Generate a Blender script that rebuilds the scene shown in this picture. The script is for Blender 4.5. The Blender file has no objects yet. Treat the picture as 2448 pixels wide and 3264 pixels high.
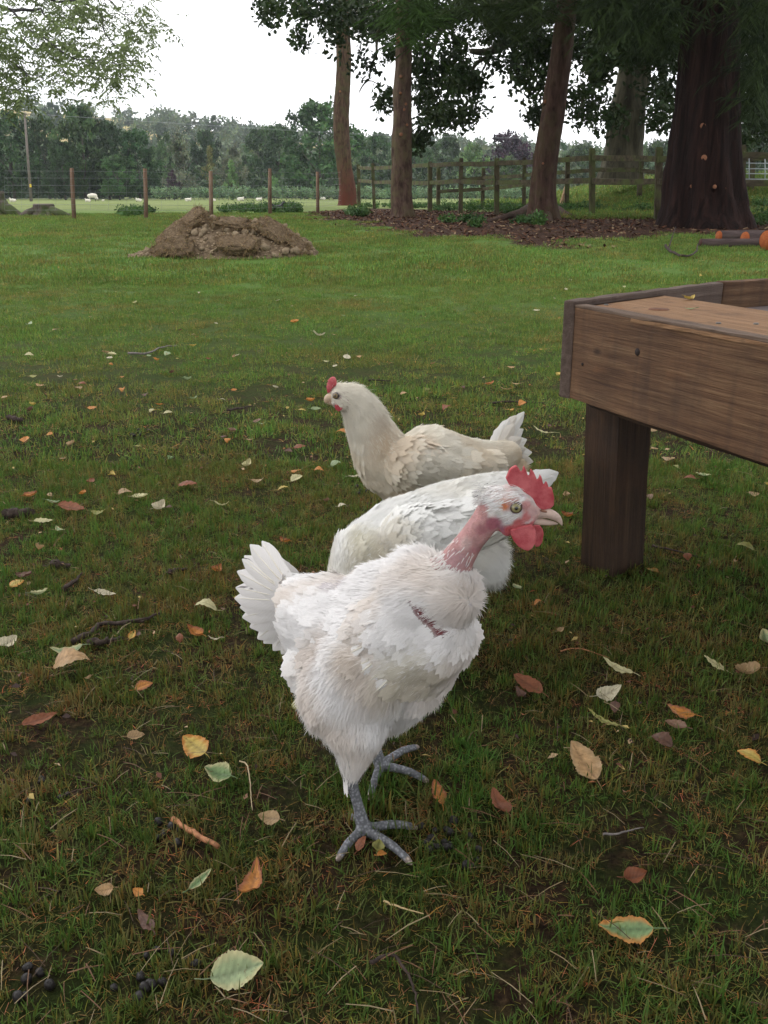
import bpy, bmesh, math, random
import numpy as np
from mathutils import Vector, Matrix, noise as mnoise

random.seed(7)
RNG = np.random.default_rng(11)
SC = bpy.context.scene
COL = SC.collection
R = math.radians

# ------------------------------------------------------------------ camera
F = 2950.0                 # focal length in photo pixels (photo 2448 x 3264)
CAMH = 0.75
PITCH = R(19.1)
cam_d = bpy.data.cameras.new('camera')
cam_d.sensor_fit = 'HORIZONTAL'
cam_d.sensor_width = 36.0
cam_d.lens = F / 2448.0 * 36.0
cam_d.clip_start = 0.05
cam_d.clip_end = 5000
cam = bpy.data.objects.new('camera', cam_d)
COL.objects.link(cam)
cam.location = (0, 0, CAMH)
cam.rotation_euler = (math.pi / 2 - PITCH, 0, 0)
SC.camera = cam

# ------------------------------------------------------------------ sky and sun
SUN_EL, SUN_AZ = 48.0, -70.0      # degrees; azimuth measured from +Y towards +X
w = bpy.data.worlds.new('World')
SC.world = w
w.use_nodes = True
nt = w.node_tree
nt.nodes.clear()
wo = nt.nodes.new('ShaderNodeOutputWorld')
bg = nt.nodes.new('ShaderNodeBackground')
sky = nt.nodes.new('ShaderNodeTexSky')
sky.sky_type = 'NISHITA'
sky.sun_disc = False
sky.sun_elevation = R(SUN_EL)
sky.sun_rotation = R(SUN_AZ)
sky.air_density = 1.0
sky.dust_density = 2.0
tc = nt.nodes.new('ShaderNodeTexCoord')
mp = nt.nodes.new('ShaderNodeMapping')
mp.inputs['Scale'].default_value = (1.0, 1.0, 3.2)
mp.inputs['Location'].default_value = (0.35, 0.2, 0.1)
nz = nt.nodes.new('ShaderNodeTexNoise')
nz.inputs['Scale'].default_value = 2.2
nz.inputs['Detail'].default_value = 5
nz.inputs['Roughness'].default_value = 0.55
ramp = nt.nodes.new('ShaderNodeValToRGB')
ramp.color_ramp.elements[0].position = 0.34
ramp.color_ramp.elements[0].color = (0.35, 0.35, 0.35, 1)
ramp.color_ramp.elements[1].position = 0.47
ramp.color_ramp.elements[1].color = (1, 1, 1, 1)
mix = nt.nodes.new('ShaderNodeMixRGB')
mix.inputs['Color2'].default_value = (11.2, 11.2, 11.5, 1)     # overcast cloud
nt.links.new(tc.outputs['Generated'], mp.inputs['Vector'])
nt.links.new(mp.outputs['Vector'], nz.inputs['Vector'])
nt.links.new(nz.outputs['Fac'], ramp.inputs['Fac'])
nt.links.new(ramp.outputs['Color'], mix.inputs['Fac'])
nt.links.new(sky.outputs['Color'], mix.inputs['Color1'])
nt.links.new(mix.outputs['Color'], bg.inputs['Color'])
bg.inputs['Strength'].default_value = 0.115
nt.links.new(bg.outputs['Background'], wo.inputs['Surface'])

sun_d = bpy.data.lights.new('sun', 'SUN')
sun_d.energy = 0.7
sun_d.angle = R(25)
sun_d.color = (1.0, 0.97, 0.93)
sun = bpy.data.objects.new('sun', sun_d)
COL.objects.link(sun)
_az, _el = R(SUN_AZ), R(SUN_EL)
sdir = Vector((math.sin(_az) * math.cos(_el), math.cos(_az) * math.cos(_el), math.sin(_el)))
sun.rotation_euler = sdir.to_track_quat('Z', 'Y').to_euler()
sun.location = sdir * 50

SC.view_settings.view_transform = 'Standard'
SC.view_settings.look = 'None'
SC.view_settings.gamma = 1.0
SC.view_settings.exposure = 0.62
SC.cycles.max_bounces = 6
SC.cycles.diffuse_bounces = 3
SC.cycles.transparent_max_bounces = 6
SC.cycles.volume_bounces = 0
SC.cycles.use_denoising = True

# ------------------------------------------------------------------ helpers
def sstep(a, b, x):
    t = np.clip((x - a) / (b - a), 0, 1)
    return t * t * (3 - 2 * t)

def vnoise(x, y, s=1.0, seed=0):
    """cheap smooth value noise, vectorised, 0..1"""
    x = np.asarray(x, float) * s; y = np.asarray(y, float) * s
    xi = np.floor(x).astype(np.int64); yi = np.floor(y).astype(np.int64)
    xf = x - xi; yf = y - yi
    def h(a, b):
        n = (a * 374761393 + b * 668265263 + seed * 974634777) & 0xffffffff
        n = ((n ^ (n >> 13)) * 1274126177) & 0xffffffff
        return ((n ^ (n >> 16)) & 0xffff) / 65535.0
    u = xf * xf * (3 - 2 * xf); v = yf * yf * (3 - 2 * yf)
    return (h(xi, yi) * (1 - u) + h(xi + 1, yi) * u) * (1 - v) + (h(xi, yi + 1) * (1 - u) + h(xi + 1, yi + 1) * u) * v

def gz(x, y):
    """height of the ground"""
    x = np.asarray(x, float); y = np.asarray(y, float)
    z = 0.2 * sstep(7, 20, y) - 0.55 * sstep(22, 135, y) * 1.0
    z = z + 1.0 * sstep(4.0, 9.5, x - (y - 22) * .12) * sstep(21.5, 31, y) * (1 - sstep(60, 110, y))
    z = z + (vnoise(x, y, 3.1, 1) - .5) * 0.012 + (vnoise(x, y, 0.6, 2) - .5) * 0.03 * sstep(2, 6, y)
    return z

FW = np.array([0, math.cos(PITCH), -math.sin(PITCH)])
UP = np.array([0, math.sin(PITCH), math.cos(PITCH)])
def ray(u, v):
    return FW + (u - 1224) / F * np.array([1., 0, 0]) + (1632 - v) / F * UP
def P(u, v, Y):
    d = ray(u, v)
    return Vector(d / d[1] * Y + np.array([0, 0, CAMH]))
K = 2448 / 1659.0
def D(u, v, Y):
    return P(u * K, v * K, Y)
def G(u, v, dz=0.0):
    d = ray(u, v); z = 0.0
    for _ in range(40):
        t = (CAMH - z) / -d[2] if d[2] < 0 else 300 / d[1]
        t = min(t, 400 / d[1])
        p = d * t
        z = z * .5 + float(gz(p[0], p[1])) * .5
    return Vector((p[0], p[1], float(gz(p[0], p[1])) + dz))
def GD(u, v, dz=0.0):
    return G(u * K, v * K, dz)
def zc(p):
    return float(np.dot(np.array(p) - np.array([0, 0, CAMH]), FW))

def link(o, parent=None):
    COL.objects.link(o)
    if parent is not None:
        o.parent = parent
    return o

def tag(o, label=None, cat=None, group=None, kind=None):
    if label: o['label'] = label
    if cat: o['category'] = cat
    if group: o['group'] = group
    if kind: o['kind'] = kind
    return o

def empty(name, loc=(0, 0, 0), label=None, cat=None, group=None):
    o = bpy.data.objects.new(name, None)
    o.empty_display_size = 0.1
    o.location = loc
    link(o)
    return tag(o, label, cat, group)

def raw_mesh(name, V, Fc, mats=None, smooth=True, col=None, uv=None):
    """V (n,3), Fc: (m,k) array or list of such arrays (different k)"""
    me = bpy.data.meshes.new(name)
    V = np.asarray(V, np.float32)
    if not isinstance(Fc, (list, tuple)):
        Fc = [Fc]
    Fc = [np.asarray(f, np.int32) for f in Fc if len(f)]
    nl = sum(f.size for f in Fc); npol = sum(len(f) for f in Fc)
    me.vertices.add(len(V)); me.vertices.foreach_set('co', V.ravel())
    me.loops.add(nl); me.loops.foreach_set('vertex_index', np.concatenate([f.ravel() for f in Fc]))
    me.polygons.add(npol)
    st = []; tot = []; o = 0
    for f in Fc:
        k = f.shape[1]
        st.append(np.arange(len(f)) * k + o); tot.append(np.full(len(f), k)); o += f.size
    me.polygons.foreach_set('loop_start', np.concatenate(st).astype(np.int32))
    me.polygons.foreach_set('loop_total', np.concatenate(tot).astype(np.int32))
    me.polygons.foreach_set('use_smooth', np.full(npol, smooth))
    if col is not None:
        c = np.ones((len(V), 4), np.float32); c[:, :3] = col
        a = me.color_attributes.new('col', 'FLOAT_COLOR', 'POINT')
        a.data.foreach_set('color', c.ravel())
    if uv is not None:
        a = me.attributes.new('st', 'FLOAT_VECTOR', 'POINT')
        u3 = np.zeros((len(V), 3), np.float32); u3[:, :2] = uv
        a.data.foreach_set('vector', u3.ravel())
    me.update(calc_edges=True)
    for m in (mats if isinstance(mats, (list, tuple)) else [mats]):
        if m: me.materials.append(m)
    return me

def mesh_obj(name, V, Fc, mat, parent=None, smooth=True, col=None, uv=None, loc=None):
    me = raw_mesh(name, V, Fc, mat, smooth, col, uv)
    o = bpy.data.objects.new(name, me)
    if loc is not None: o.location = loc
    return link(o, parent)

def set_normals(o, N):
    """shade a layer of feathers with the roundness of the body it lies on"""
    o.data.normals_split_custom_set_from_vertices(nrm(np.asarray(N, float)).tolist())

def bm_obj(name, bm, mat, parent=None, smooth=False):
    me = bpy.data.meshes.new(name)
    bm.normal_update()
    bm.to_mesh(me); bm.free()
    for p in me.polygons: p.use_smooth = smooth
    if mat: me.materials.append(mat)
    o = bpy.data.objects.new(name, me)
    return link(o, parent)

def nrm(a):
    return a / np.maximum(np.linalg.norm(a, axis=-1, keepdims=True), 1e-9)

def scatter(T, TF, C, X, N, L, Wd, col=None, bendz=None, tuv=None):
    """place template T (k,3: x along, y across, z out) at C with axis X, normal N. returns V,F,col,uv"""
    C = np.asarray(C, float); n = len(C); k = len(T)
    X = nrm(np.asarray(X, float)); N = np.asarray(N, float)
    N = nrm(N - (N * X).sum(1, keepdims=True) * X)
    Yv = np.cross(N, X)
    L = np.broadcast_to(L, (n,)); Wd = np.broadcast_to(Wd, (n,))
    bz = np.ones(n) if bendz is None else np.broadcast_to(bendz, (n,))
    V = (C[:, None, :] + X[:, None, :] * (T[None, :, 0:1] * L[:, None, None])
         + Yv[:, None, :] * (T[None, :, 1:2] * Wd[:, None, None])
         + N[:, None, :] * (T[None, :, 2:3] * (L * bz)[:, None, None])).reshape(-1, 3)
    FF = []
    for f in (TF if isinstance(TF, list) else [TF]):
        f = np.asarray(f)
        FF.append((f[None] + (np.arange(n) * k)[:, None, None]).reshape(-1, f.shape[1]))
    cc = None
    if col is not None:
        cc = np.repeat(np.asarray(col, float), k, axis=0)
    uu = np.tile(tuv, (n, 1)) if tuv is not None else None
    return V, FF, cc, uu

class MB:
    """collects pieces into one mesh"""
    def __init__(s):
        s.V = []; s.F = {}; s.C = []; s.U = []; s.n = 0
    def add(s, V, FF, col=None, uv=None):
        V = np.asarray(V, float)
        for f in (FF if isinstance(FF, list) else [FF]):
            f = np.asarray(f)
            if len(f): s.F.setdefault(f.shape[1], []).append(f + s.n)
        s.V.append(V); s.n += len(V)
        s.C.append(np.broadcast_to(np.asarray(col if col is not None else (1, 1, 1), float), (len(V), 3)))
        s.U.append(uv if uv is not None else np.zeros((len(V), 2)))
        return s
    def tube(s, pts, rad, seg=8, col=None, jag=0.0, caps=True):
        pts = [np.array(p, float) for p in pts]
        n = len(pts); rad = np.broadcast_to(rad, (n,)) if np.ndim(rad) == 0 else np.array(rad)
        T = [nrm(pts[min(i + 1, n - 1)] - pts[max(i - 1, 0)]) for i in range(n)]
        a = np.array([1., 0, 0]) if abs(T[0][0]) < .9 else np.array([0, 1., 0])
        V = []
        for i in range(n):
            a = nrm(a - T[i] * a.dot(T[i])); b = np.cross(T[i], a)
            for j in range(seg):
                th = 2 * math.pi * j / seg
                r = rad[i] * (1 + (random.uniform(-jag, jag) if jag else 0))
                V.append(pts[i] + (a * math.cos(th) + b * math.sin(th)) * r)
        Q = []
        for i in range(n - 1):
            for j in range(seg):
                Q.append((i * seg + j, i * seg + (j + 1) % seg, (i + 1) * seg + (j + 1) % seg, (i + 1) * seg + j))
        FF = [np.array(Q)]
        if caps:
            V.append(pts[0]); V.append(pts[-1])
            T3 = [(n * seg, (j + 1) % seg, j) for j in range(seg)] + [(n * seg + 1, (n - 1) * seg + j, (n - 1) * seg + (j + 1) % seg) for j in range(seg)]
            FF.append(np.array(T3))
        return s.add(np.array(V), FF, col)
    def build(s, name, mat, parent=None, smooth=True, mesh_only=False):
        V = np.concatenate(s.V); FF = [np.concatenate(v) for v in s.F.values()]
        me = raw_mesh(name, V, FF, mat, smooth, np.concatenate(s.C), np.concatenate(s.U))
        if mesh_only: return me
        return link(bpy.data.objects.new(name, me), parent)

def spline(pts, n):
    """catmull-rom through points (k,d) -> (n,d)"""
    p = np.array([list(q) for q in pts], float)
    p = np.vstack([2 * p[0] - p[1], p, 2 * p[-1] - p[-2]])
    out = []
    m = len(p) - 3
    for t in np.linspace(0, m - 1e-6, n):
        i = int(t); f = t - i
        a, b, c, d = p[i:i + 4]
        out.append(.5 * ((2 * b) + (-a + c) * f + (2 * a - 5 * b + 4 * c - d) * f * f + (-a + 3 * b - 3 * c + d) * f ** 3))
    return np.array(out)

# ------------------------------------------------------------------ materials
class NT:
    def __init__(s, name):
        s.m = bpy.data.materials.new(name); s.m.use_nodes = True
        s.t = s.m.node_tree; s.t.nodes.clear()
        s.out = s.n('ShaderNodeOutputMaterial')
    def n(s, ty, **kw):
        nd = s.t.nodes.new(ty)
        for k, v in kw.items():
            if k.startswith('_'): setattr(nd, k[1:], v)
            else: nd.inputs[k.replace('__', ' ')].default_value = v
        return nd
    def l(s, a, b): s.t.links.new(a, b)
    def noise(s, vec, scale, detail=4, rough=.6, sc=None, dist=0.0):
        nd = s.n('ShaderNodeTexNoise', Scale=scale, Detail=detail, Roughness=rough, Distortion=dist)
        if sc is not None:
            m = s.n('ShaderNodeMapping', Scale=sc); s.l(vec, m.inputs['Vector']); vec = m.outputs['Vector']
        s.l(vec, nd.inputs['Vector']); return nd.outputs['Fac']
    def ramp(s, fac, stops):
        r = s.n('ShaderNodeValToRGB'); e = r.color_ramp.elements
        while len(e) < len(stops): e.new(.5)
        for i, (p, c) in enumerate(stops):
            e[i].position = p; c = (c, c, c) if np.ndim(c) == 0 else c
            e[i].color = (*c, 1)
        s.l(fac, r.inputs['Fac']); return r.outputs['Color']
    def mixc(s, fac, a, b, mode='MIX'):
        m = s.n('ShaderNodeMixRGB', _blend_type=mode)
        for sock, v in (('Fac', fac), ('Color1', a), ('Color2', b)):
            if isinstance(v, bpy.types.NodeSocket): s.l(v, m.inputs[sock])
            elif sock == 'Fac': m.inputs[sock].default_value = v
            else: m.inputs[sock].default_value = (*v, 1) if len(v) == 3 else v
        return m.outputs['Color']
    def bump(s, h, dist=.01, strength=1.0):
        b = s.n('ShaderNodeBump', Distance=dist, Strength=strength); s.l(h, b.inputs['Height']); return b.outputs['Normal']
    def prin(s, color, rough=.8, spec=.3, normal=None, transl=0.0, tcol=None, sss=0, sssr=(.01, .004, .003)):
        p = s.n('ShaderNodeBsdfPrincipled', Roughness=rough if not isinstance(rough, bpy.types.NodeSocket) else .5)
        p.inputs['Specular IOR Level'].default_value = spec
        if isinstance(rough, bpy.types.NodeSocket): s.l(rough, p.inputs['Roughness'])
        if isinstance(color, bpy.types.NodeSocket): s.l(color, p.inputs['Base Color'])
        else: p.inputs['Base Color'].default_value = (*color, 1)
        if normal is not None: s.l(normal, p.inputs['Normal'])
        if sss:
            p.inputs['Subsurface Weight'].default_value = sss
            p.inputs['Subsurface Radius'].default_value = sssr
            p.inputs['Subsurface Scale'].default_value = 1.0
        res = p.outputs['BSDF']
        if transl:
            t = s.n('ShaderNodeBsdfTranslucent')
            c = tcol if tcol is not None else color
            if isinstance(c, bpy.types.NodeSocket): s.l(c, t.inputs['Color'])
            else: t.inputs['Color'].default_value = (*c, 1)
            mx = s.n('ShaderNodeMixShader', Fac=transl)
            s.l(res, mx.inputs[1]); s.l(t.outputs['BSDF'], mx.inputs[2]); res = mx.outputs['Shader']
        s.l(res, s.out.inputs['Surface'])
        return s.m
    @property
    def obj(s): return s.n('ShaderNodeTexCoord').outputs['Object']
    @property
    def pos(s): return s.n('ShaderNodeNewGeometry').outputs['Position']
    @property
    def attr(s): return s.n('ShaderNodeAttribute', _attribute_name='col').outputs['Color']
    @property
    def rnd(s): return s.n('ShaderNodeObjectInfo').outputs['Random']

def m_leafy(name, c1, c2, scale=.8, transl=.25, rough=.6, spec=.3, objrand=None):
    s = NT(name)
    n = s.noise(s.pos, scale, 3)
    c = s.ramp(n, [(.35, c1), (.65, c2)])
    c = s.mixc(1.0, c, s.attr, 'MULTIPLY')
    if objrand:
        hs = s.n('ShaderNodeHueSaturation')
        mr = s.n('ShaderNodeMapRange'); mr.inputs['To Min'].default_value = 1 - objrand; mr.inputs['To Max'].default_value = 1 + objrand
        s.l(s.rnd, mr.inputs['Value']); s.l(mr.outputs['Result'], hs.inputs['Value'])
        mr2 = s.n('ShaderNodeMapRange'); mr2.inputs['To Min'].default_value = .485; mr2.inputs['To Max'].default_value = .52
        mu = s.n('ShaderNodeMath', _operation='FRACT'); m7 = s.n('ShaderNodeMath', _operation='MULTIPLY'); m7.inputs[1].default_value = 7.3
        s.l(s.rnd, m7.inputs[0]); s.l(m7.outputs[0], mu.inputs[0]); s.l(mu.outputs[0], mr2.inputs['Value']); s.l(mr2.outputs['Result'], hs.inputs['Hue'])
        s.l(c, hs.inputs['Color']); c = hs.outputs['Color']
    return s.prin(c, rough, spec, transl=transl)

def m_bark(name, stops, vscale=5, stretch=(1, 1, .12), bumpd=.03, base=None, moss=None):
    s = NT(name); o = s.obj
    n = s.noise(o, vscale, 7, .65, stretch, .6)
    n2 = s.noise(o, vscale * .35, 4, .6)
    c = s.ramp(n, stops)
    if moss:
        c = s.mixc(s.ramp(n2, [(.45, 0.), (.62, .75)]), c, moss)
    if base:   # (z0, z1, colour) rusty foot of the trunk
        sep = s.n('ShaderNodeSeparateXYZ'); s.l(o, sep.inputs[0])
        mr = s.n('ShaderNodeMapRange'); mr.inputs['From Min'].default_value = base[1]; mr.inputs['From Max'].default_value = base[0]
        s.l(sep.outputs['Z'], mr.inputs['Value'])
        mm = s.n('ShaderNodeMath', _operation='MULTIPLY'); s.l(mr.outputs['Result'], mm.inputs[0])
        s.l(s.ramp(n, [(.3, .3), (.6, 1.)]), mm.inputs[1])
        c = s.mixc(mm.outputs[0], c, base[2])
    return s.prin(c, .9, .15, s.bump(n, bumpd))

def m_plain(name, col, rough=.7, spec=.3, var=.25, scale=30, bumpd=0):
    s = NT(name); n = s.noise(s.obj, scale, 5)
    a = tuple(x * (1 - var) for x in col); b = tuple(min(1, x * (1 + var)) for x in col)
    return s.prin(s.ramp(n, [(.3, a), (.7, b)]), rough, spec, s.bump(n, bumpd) if bumpd else None)

def m_attr(name, rough=.8, spec=.2, transl=0, bumpd=0, scale=200, var=.15, sss=0):
    s = NT(name); n = s.noise(s.pos, scale, 4)
    c = s.mixc(1.0, s.attr, s.ramp(n, [(.3, 1 - var), (.7, 1.0)]), 'MULTIPLY')
    return s.prin(c, rough, spec, s.bump(n, bumpd) if bumpd else None, transl=transl, sss=sss)

def in_poly(x, y, poly):
    x = np.asarray(x, float); y = np.asarray(y, float); r = np.zeros(x.shape, bool)
    n = len(poly); j = n - 1
    for i in range(n):
        xi, yi = poly[i][0], poly[i][1]; xj, yj = poly[j][0], poly[j][1]
        c = ((yi > y) != (yj > y)) & (x < (xj - xi) * (y - yi) / (yj - yi + 1e-12) + xi)
        r ^= c; j = i
    return r

# ------------------------------------------------------------------ ground
def polyD(pts):
    return [tuple(GD(u, v))[:2] for u, v in pts]
MULCH = polyD([(640, 466), (700, 458), (745, 452), (800, 450), (900, 452), (1010, 456), (1240, 462), (1420, 466), (1640, 470), (1900, 468),
               (1900, 520), (1659, 517), (1500, 512), (1400, 522), (1250, 527), (1080, 527), (1000, 518), (900, 507), (800, 492), (740, 480), (660, 476)])
SOILSPOT = polyD([(560, 455), (600, 448), (735, 452), (790, 470), (640, 475)])
def mulch_at(x, y):
    wx = (vnoise(x, y, 1.4, 5) - .5) * 1.2; wy = (vnoise(x, y, 1.4, 6) - .5) * 2.2
    return in_poly(np.asarray(x) + wx, np.asarray(y) + wy, MULCH)

def soft_mulch(x, y):
    """0..1 averaged, so that the edge of the bark litter is ragged but soft"""
    a = np.zeros(np.shape(x))
    for dx, dy in ((0, 0), (.2, 0), (-.2, 0), (0, .35), (0, -.35), (.35, .5), (-.35, -.5)):
        a += mulch_at(np.asarray(x) + dx, np.asarray(y) + dy)
    return a / 7

def mat_ground():
    s = NT('ground'); p = s.pos
    fine = s.noise(p, 90, 6, .7); mid = s.noise(p, 9, 5, .65); big = s.noise(p, .9, 4, .6)
    soil = s.ramp(fine, [(.3, (.012, .007, .005)), (.5, (.040, .024, .013)), (.7, (.095, .060, .030))])
    moss = s.ramp(fine, [(.3, (0.013, 0.018, 0.004)), (.55, (0.033, 0.045, 0.010)), (.75, (0.066, 0.078, 0.020))])
    near = s.mixc(s.ramp(mid, [(.40, 0.), (.58, 1.)]), soil, moss)
    lawn = s.ramp(s.noise(p, 40, 6, .75), [(.3, (0.057, 0.114, 0.022)), (.55, (0.109, 0.202, 0.041)), (.75, (0.166, 0.269, 0.063))])
    lawn = s.mixc(s.ramp(big, [(.4, 0.), (.65, .5)]), lawn, (.120, .150, .052))
    sep = s.n('ShaderNodeSeparateXYZ'); s.l(p, sep.inputs[0])
    mr = s.n('ShaderNodeMapRange'); mr.inputs['From Min'].default_value = 3; mr.inputs['From Max'].default_value = 8
    s.l(sep.outputs['Y'], mr.inputs['Value'])
    c = s.mixc(mr.outputs['Result'], near, lawn)
    fld = s.ramp(s.noise(p, .5, 5, .7, (1, .25, 1)), [(.3, (.12, .16, .05)), (.7, (.20, .23, .085))])
    mr2 = s.n('ShaderNodeMapRange'); mr2.inputs['From Min'].default_value = 24; mr2.inputs['From Max'].default_value = 34
    s.l(sep.outputs['Y'], mr2.inputs['Value'])
    sa = s.n('ShaderNodeSeparateColor'); s.l(s.attr, sa.inputs[0])
    fm = s.n('ShaderNodeMath', _operation='SUBTRACT', _use_clamp=True); s.l(mr2.outputs['Result'], fm.inputs[0]); s.l(sa.outputs['Green'], fm.inputs[1])
    c = s.mixc(fm.outputs[0], c, fld); gm = s.n('ShaderNodeMath', _operation='MULTIPLY'); gm.inputs[1].default_value = .85; s.l(sa.outputs['Green'], gm.inputs[0])
    c = s.mixc(gm.outputs[0], c, s.ramp(mid, [(.3, (.028, .055, .016)), (.7, (.060, .115, .032))]))
    mul = s.ramp(s.noise(p, 26, 7, .8), [(.3, (.016, .009, .007)), (.5, (.048, .025, .016)), (.68, (.10, .055, .033)), (.8, (.19, .13, .08))])
    mf = s.n('ShaderNodeMath', _operation='ADD'); s.l(sa.outputs['Red'], mf.inputs[0])
    mm = s.n('ShaderNodeMath', _operation='MULTIPLY_ADD'); s.l(s.noise(p, 5, 5, .7), mm.inputs[0]); mm.inputs[1].default_value = .9; mm.inputs[2].default_value = -.45
    s.l(mm.outputs[0], mf.inputs[1])
    c = s.mixc(s.ramp(mf.outputs[0], [(.38, 0.), (.62, 1.)]), c, mul)
    h = s.n('ShaderNodeMath', _operation='ADD'); s.l(fine, h.inputs[0]); s.l(s.noise(p, 14, 5, .7), h.inputs[1])
    return s.prin(c, .95, .1, s.bump(h.outputs[0], .02))
MAT_G = mat_ground()

ys = np.concatenate([np.linspace(-14, .2, 16), .35 * 1.0215 ** np.arange(0, 395)])
ys = ys[ys < 1300]
tx = np.concatenate([-np.geomspace(12, 1.0, 14), np.linspace(-.98, .98, 170), np.geomspace(1.0, 12, 14)])
Xg = tx[None, :] * np.maximum(ys, 4)[:, None] * .62
Yg = np.repeat(ys[:, None], len(tx), 1)
Zg = gz(Xg, Yg)
cg = np.zeros((Xg.size, 3)); cg[:, 0] = soft_mulch(Xg.ravel(), Yg.ravel()); cg[:, 1] = sstep(1.5, 4.5, Xg.ravel() - (Yg.ravel() - 22) * .12) * (1 - sstep(100, 128, Yg.ravel())) * sstep(19, 24, Yg.ravel())
nr, nc = Xg.shape
idx = np.arange(nr * nc).reshape(nr, nc)
Q = np.stack([idx[:-1, :-1], idx[:-1, 1:], idx[1:, 1:], idx[1:, :-1]], -1).reshape(-1, 4)
g = mesh_obj('ground', np.stack([Xg.ravel(), Yg.ravel(), Zg.ravel()], 1), Q, MAT_G, col=cg)
tag(g, 'lawn and paddock ground running back to the far field', 'ground', kind='structure')

# hill behind the field
def hillz(x, y):
    x = np.asarray(x, float); y = np.asarray(y, float)
    ridge = np.interp(x, [-500, -250, -150, -60, 0, 80, 250, 500], [56, 52, 43, 32, 26, 24, 20, 19])
    t = np.clip((y - 210) / 400, 0, 1)
    return -1.6 + ridge * (t ** 1.25) + (vnoise(x, y, .012, 9) - .5) * 5 * t
hx, hy = np.meshgrid(np.linspace(-520, 520, 90), np.linspace(205, 900, 50))
hz = hillz(hx, hy)
idx = np.arange(hx.size).reshape(hx.shape)
Q = np.stack([idx[:-1, :-1], idx[:-1, 1:], idx[1:, 1:], idx[1:, :-1]], -1).reshape(-1, 4)
s = NT('hill'); pp = s.pos
hc = s.ramp(s.noise(pp, .012, 3, .5), [(.40, (.05, .085, .025)), (.50, (.12, .16, .05)), (.53, (.42, .34, .15)), (.7, (.50, .40, .19))])
hc = s.mixc(1.0, hc, s.ramp(s.noise(pp, .3, 5, .7), [(.3, .7), (.7, 1.)]), 'MULTIPLY')
o = mesh_obj('hillside', np.stack([hx.ravel(), hy.ravel(), hz.ravel()], 1), Q, s.prin(hc, .95, .05))
tag(o, 'wooded hillside with ripe fields rising behind the sheep paddock', 'hill', kind='structure')

# ------------------------------------------------------------------ instancer for stuff
def instancer(name, protos, pts, eul, scl, idx, label, cat):
    pc = bpy.data.collections.new(name + '_pieces')
    for i, me in enumerate(protos):
        po = bpy.data.objects.new('piece_%02d' % i, me); pc.objects.link(po)
    me = bpy.data.meshes.new(name)
    me.vertices.add(len(pts)); me.vertices.foreach_set('co', np.asarray(pts, np.float32).ravel())
    a = me.attributes.new('eul', 'FLOAT_VECTOR', 'POINT'); a.data.foreach_set('vector', np.asarray(eul, np.float32).ravel())
    s3 = np.asarray(scl, np.float32)
    if s3.ndim == 1: s3 = np.repeat(s3[:, None], 3, 1)
    a = me.attributes.new('scl', 'FLOAT_VECTOR', 'POINT'); a.data.foreach_set('vector', s3.ravel())
    a = me.attributes.new('pick', 'INT', 'POINT'); a.data.foreach_set('value', np.asarray(idx, np.int32))
    o = link(bpy.data.objects.new(name, me))
    ng = bpy.data.node_groups.new(name + '_scatter', 'GeometryNodeTree')
    ng.interface.new_socket('Geometry', in_out='INPUT', socket_type='NodeSocketGeometry')
    ng.interface.new_socket('Geometry', in_out='OUTPUT', socket_type='NodeSocketGeometry')
    N = ng.nodes; L = ng.links
    gi = N.new('NodeGroupInput'); go = N.new('NodeGroupOutput')
    ci = N.new('GeometryNodeCollectionInfo'); ci.inputs['Collection'].default_value = pc
    ci.inputs['Separate Children'].default_value = True; ci.inputs['Reset Children'].default_value = True
    ip = N.new('GeometryNodeInstanceOnPoints'); ip.inputs['Pick Instance'].default_value = True
    def at(nm, ty):
        x = N.new('GeometryNodeInputNamedAttribute'); x.data_type = ty; x.inputs['Name'].default_value = nm
        return [q for q in x.outputs if q.enabled][0]
    L.new(gi.outputs[0], ip.inputs['Points']); L.new(ci.outputs[0], ip.inputs['Instance'])
    L.new(at('pick', 'INT'), ip.inputs['Instance Index'])
    e2r = N.new('FunctionNodeEulerToRotation'); L.new(at('eul', 'FLOAT_VECTOR'), e2r.inputs[0])
    L.new(e2r.outputs[0], ip.inputs['Rotation']); L.new(at('scl', 'FLOAT_VECTOR'), ip.inputs['Scale'])
    L.new(ip.outputs[0], go.inputs[0])
    md = o.modifiers.new('scatter', 'NODES'); md.node_group = ng
    tag(o, label, cat, kind='stuff')
    return o

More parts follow.
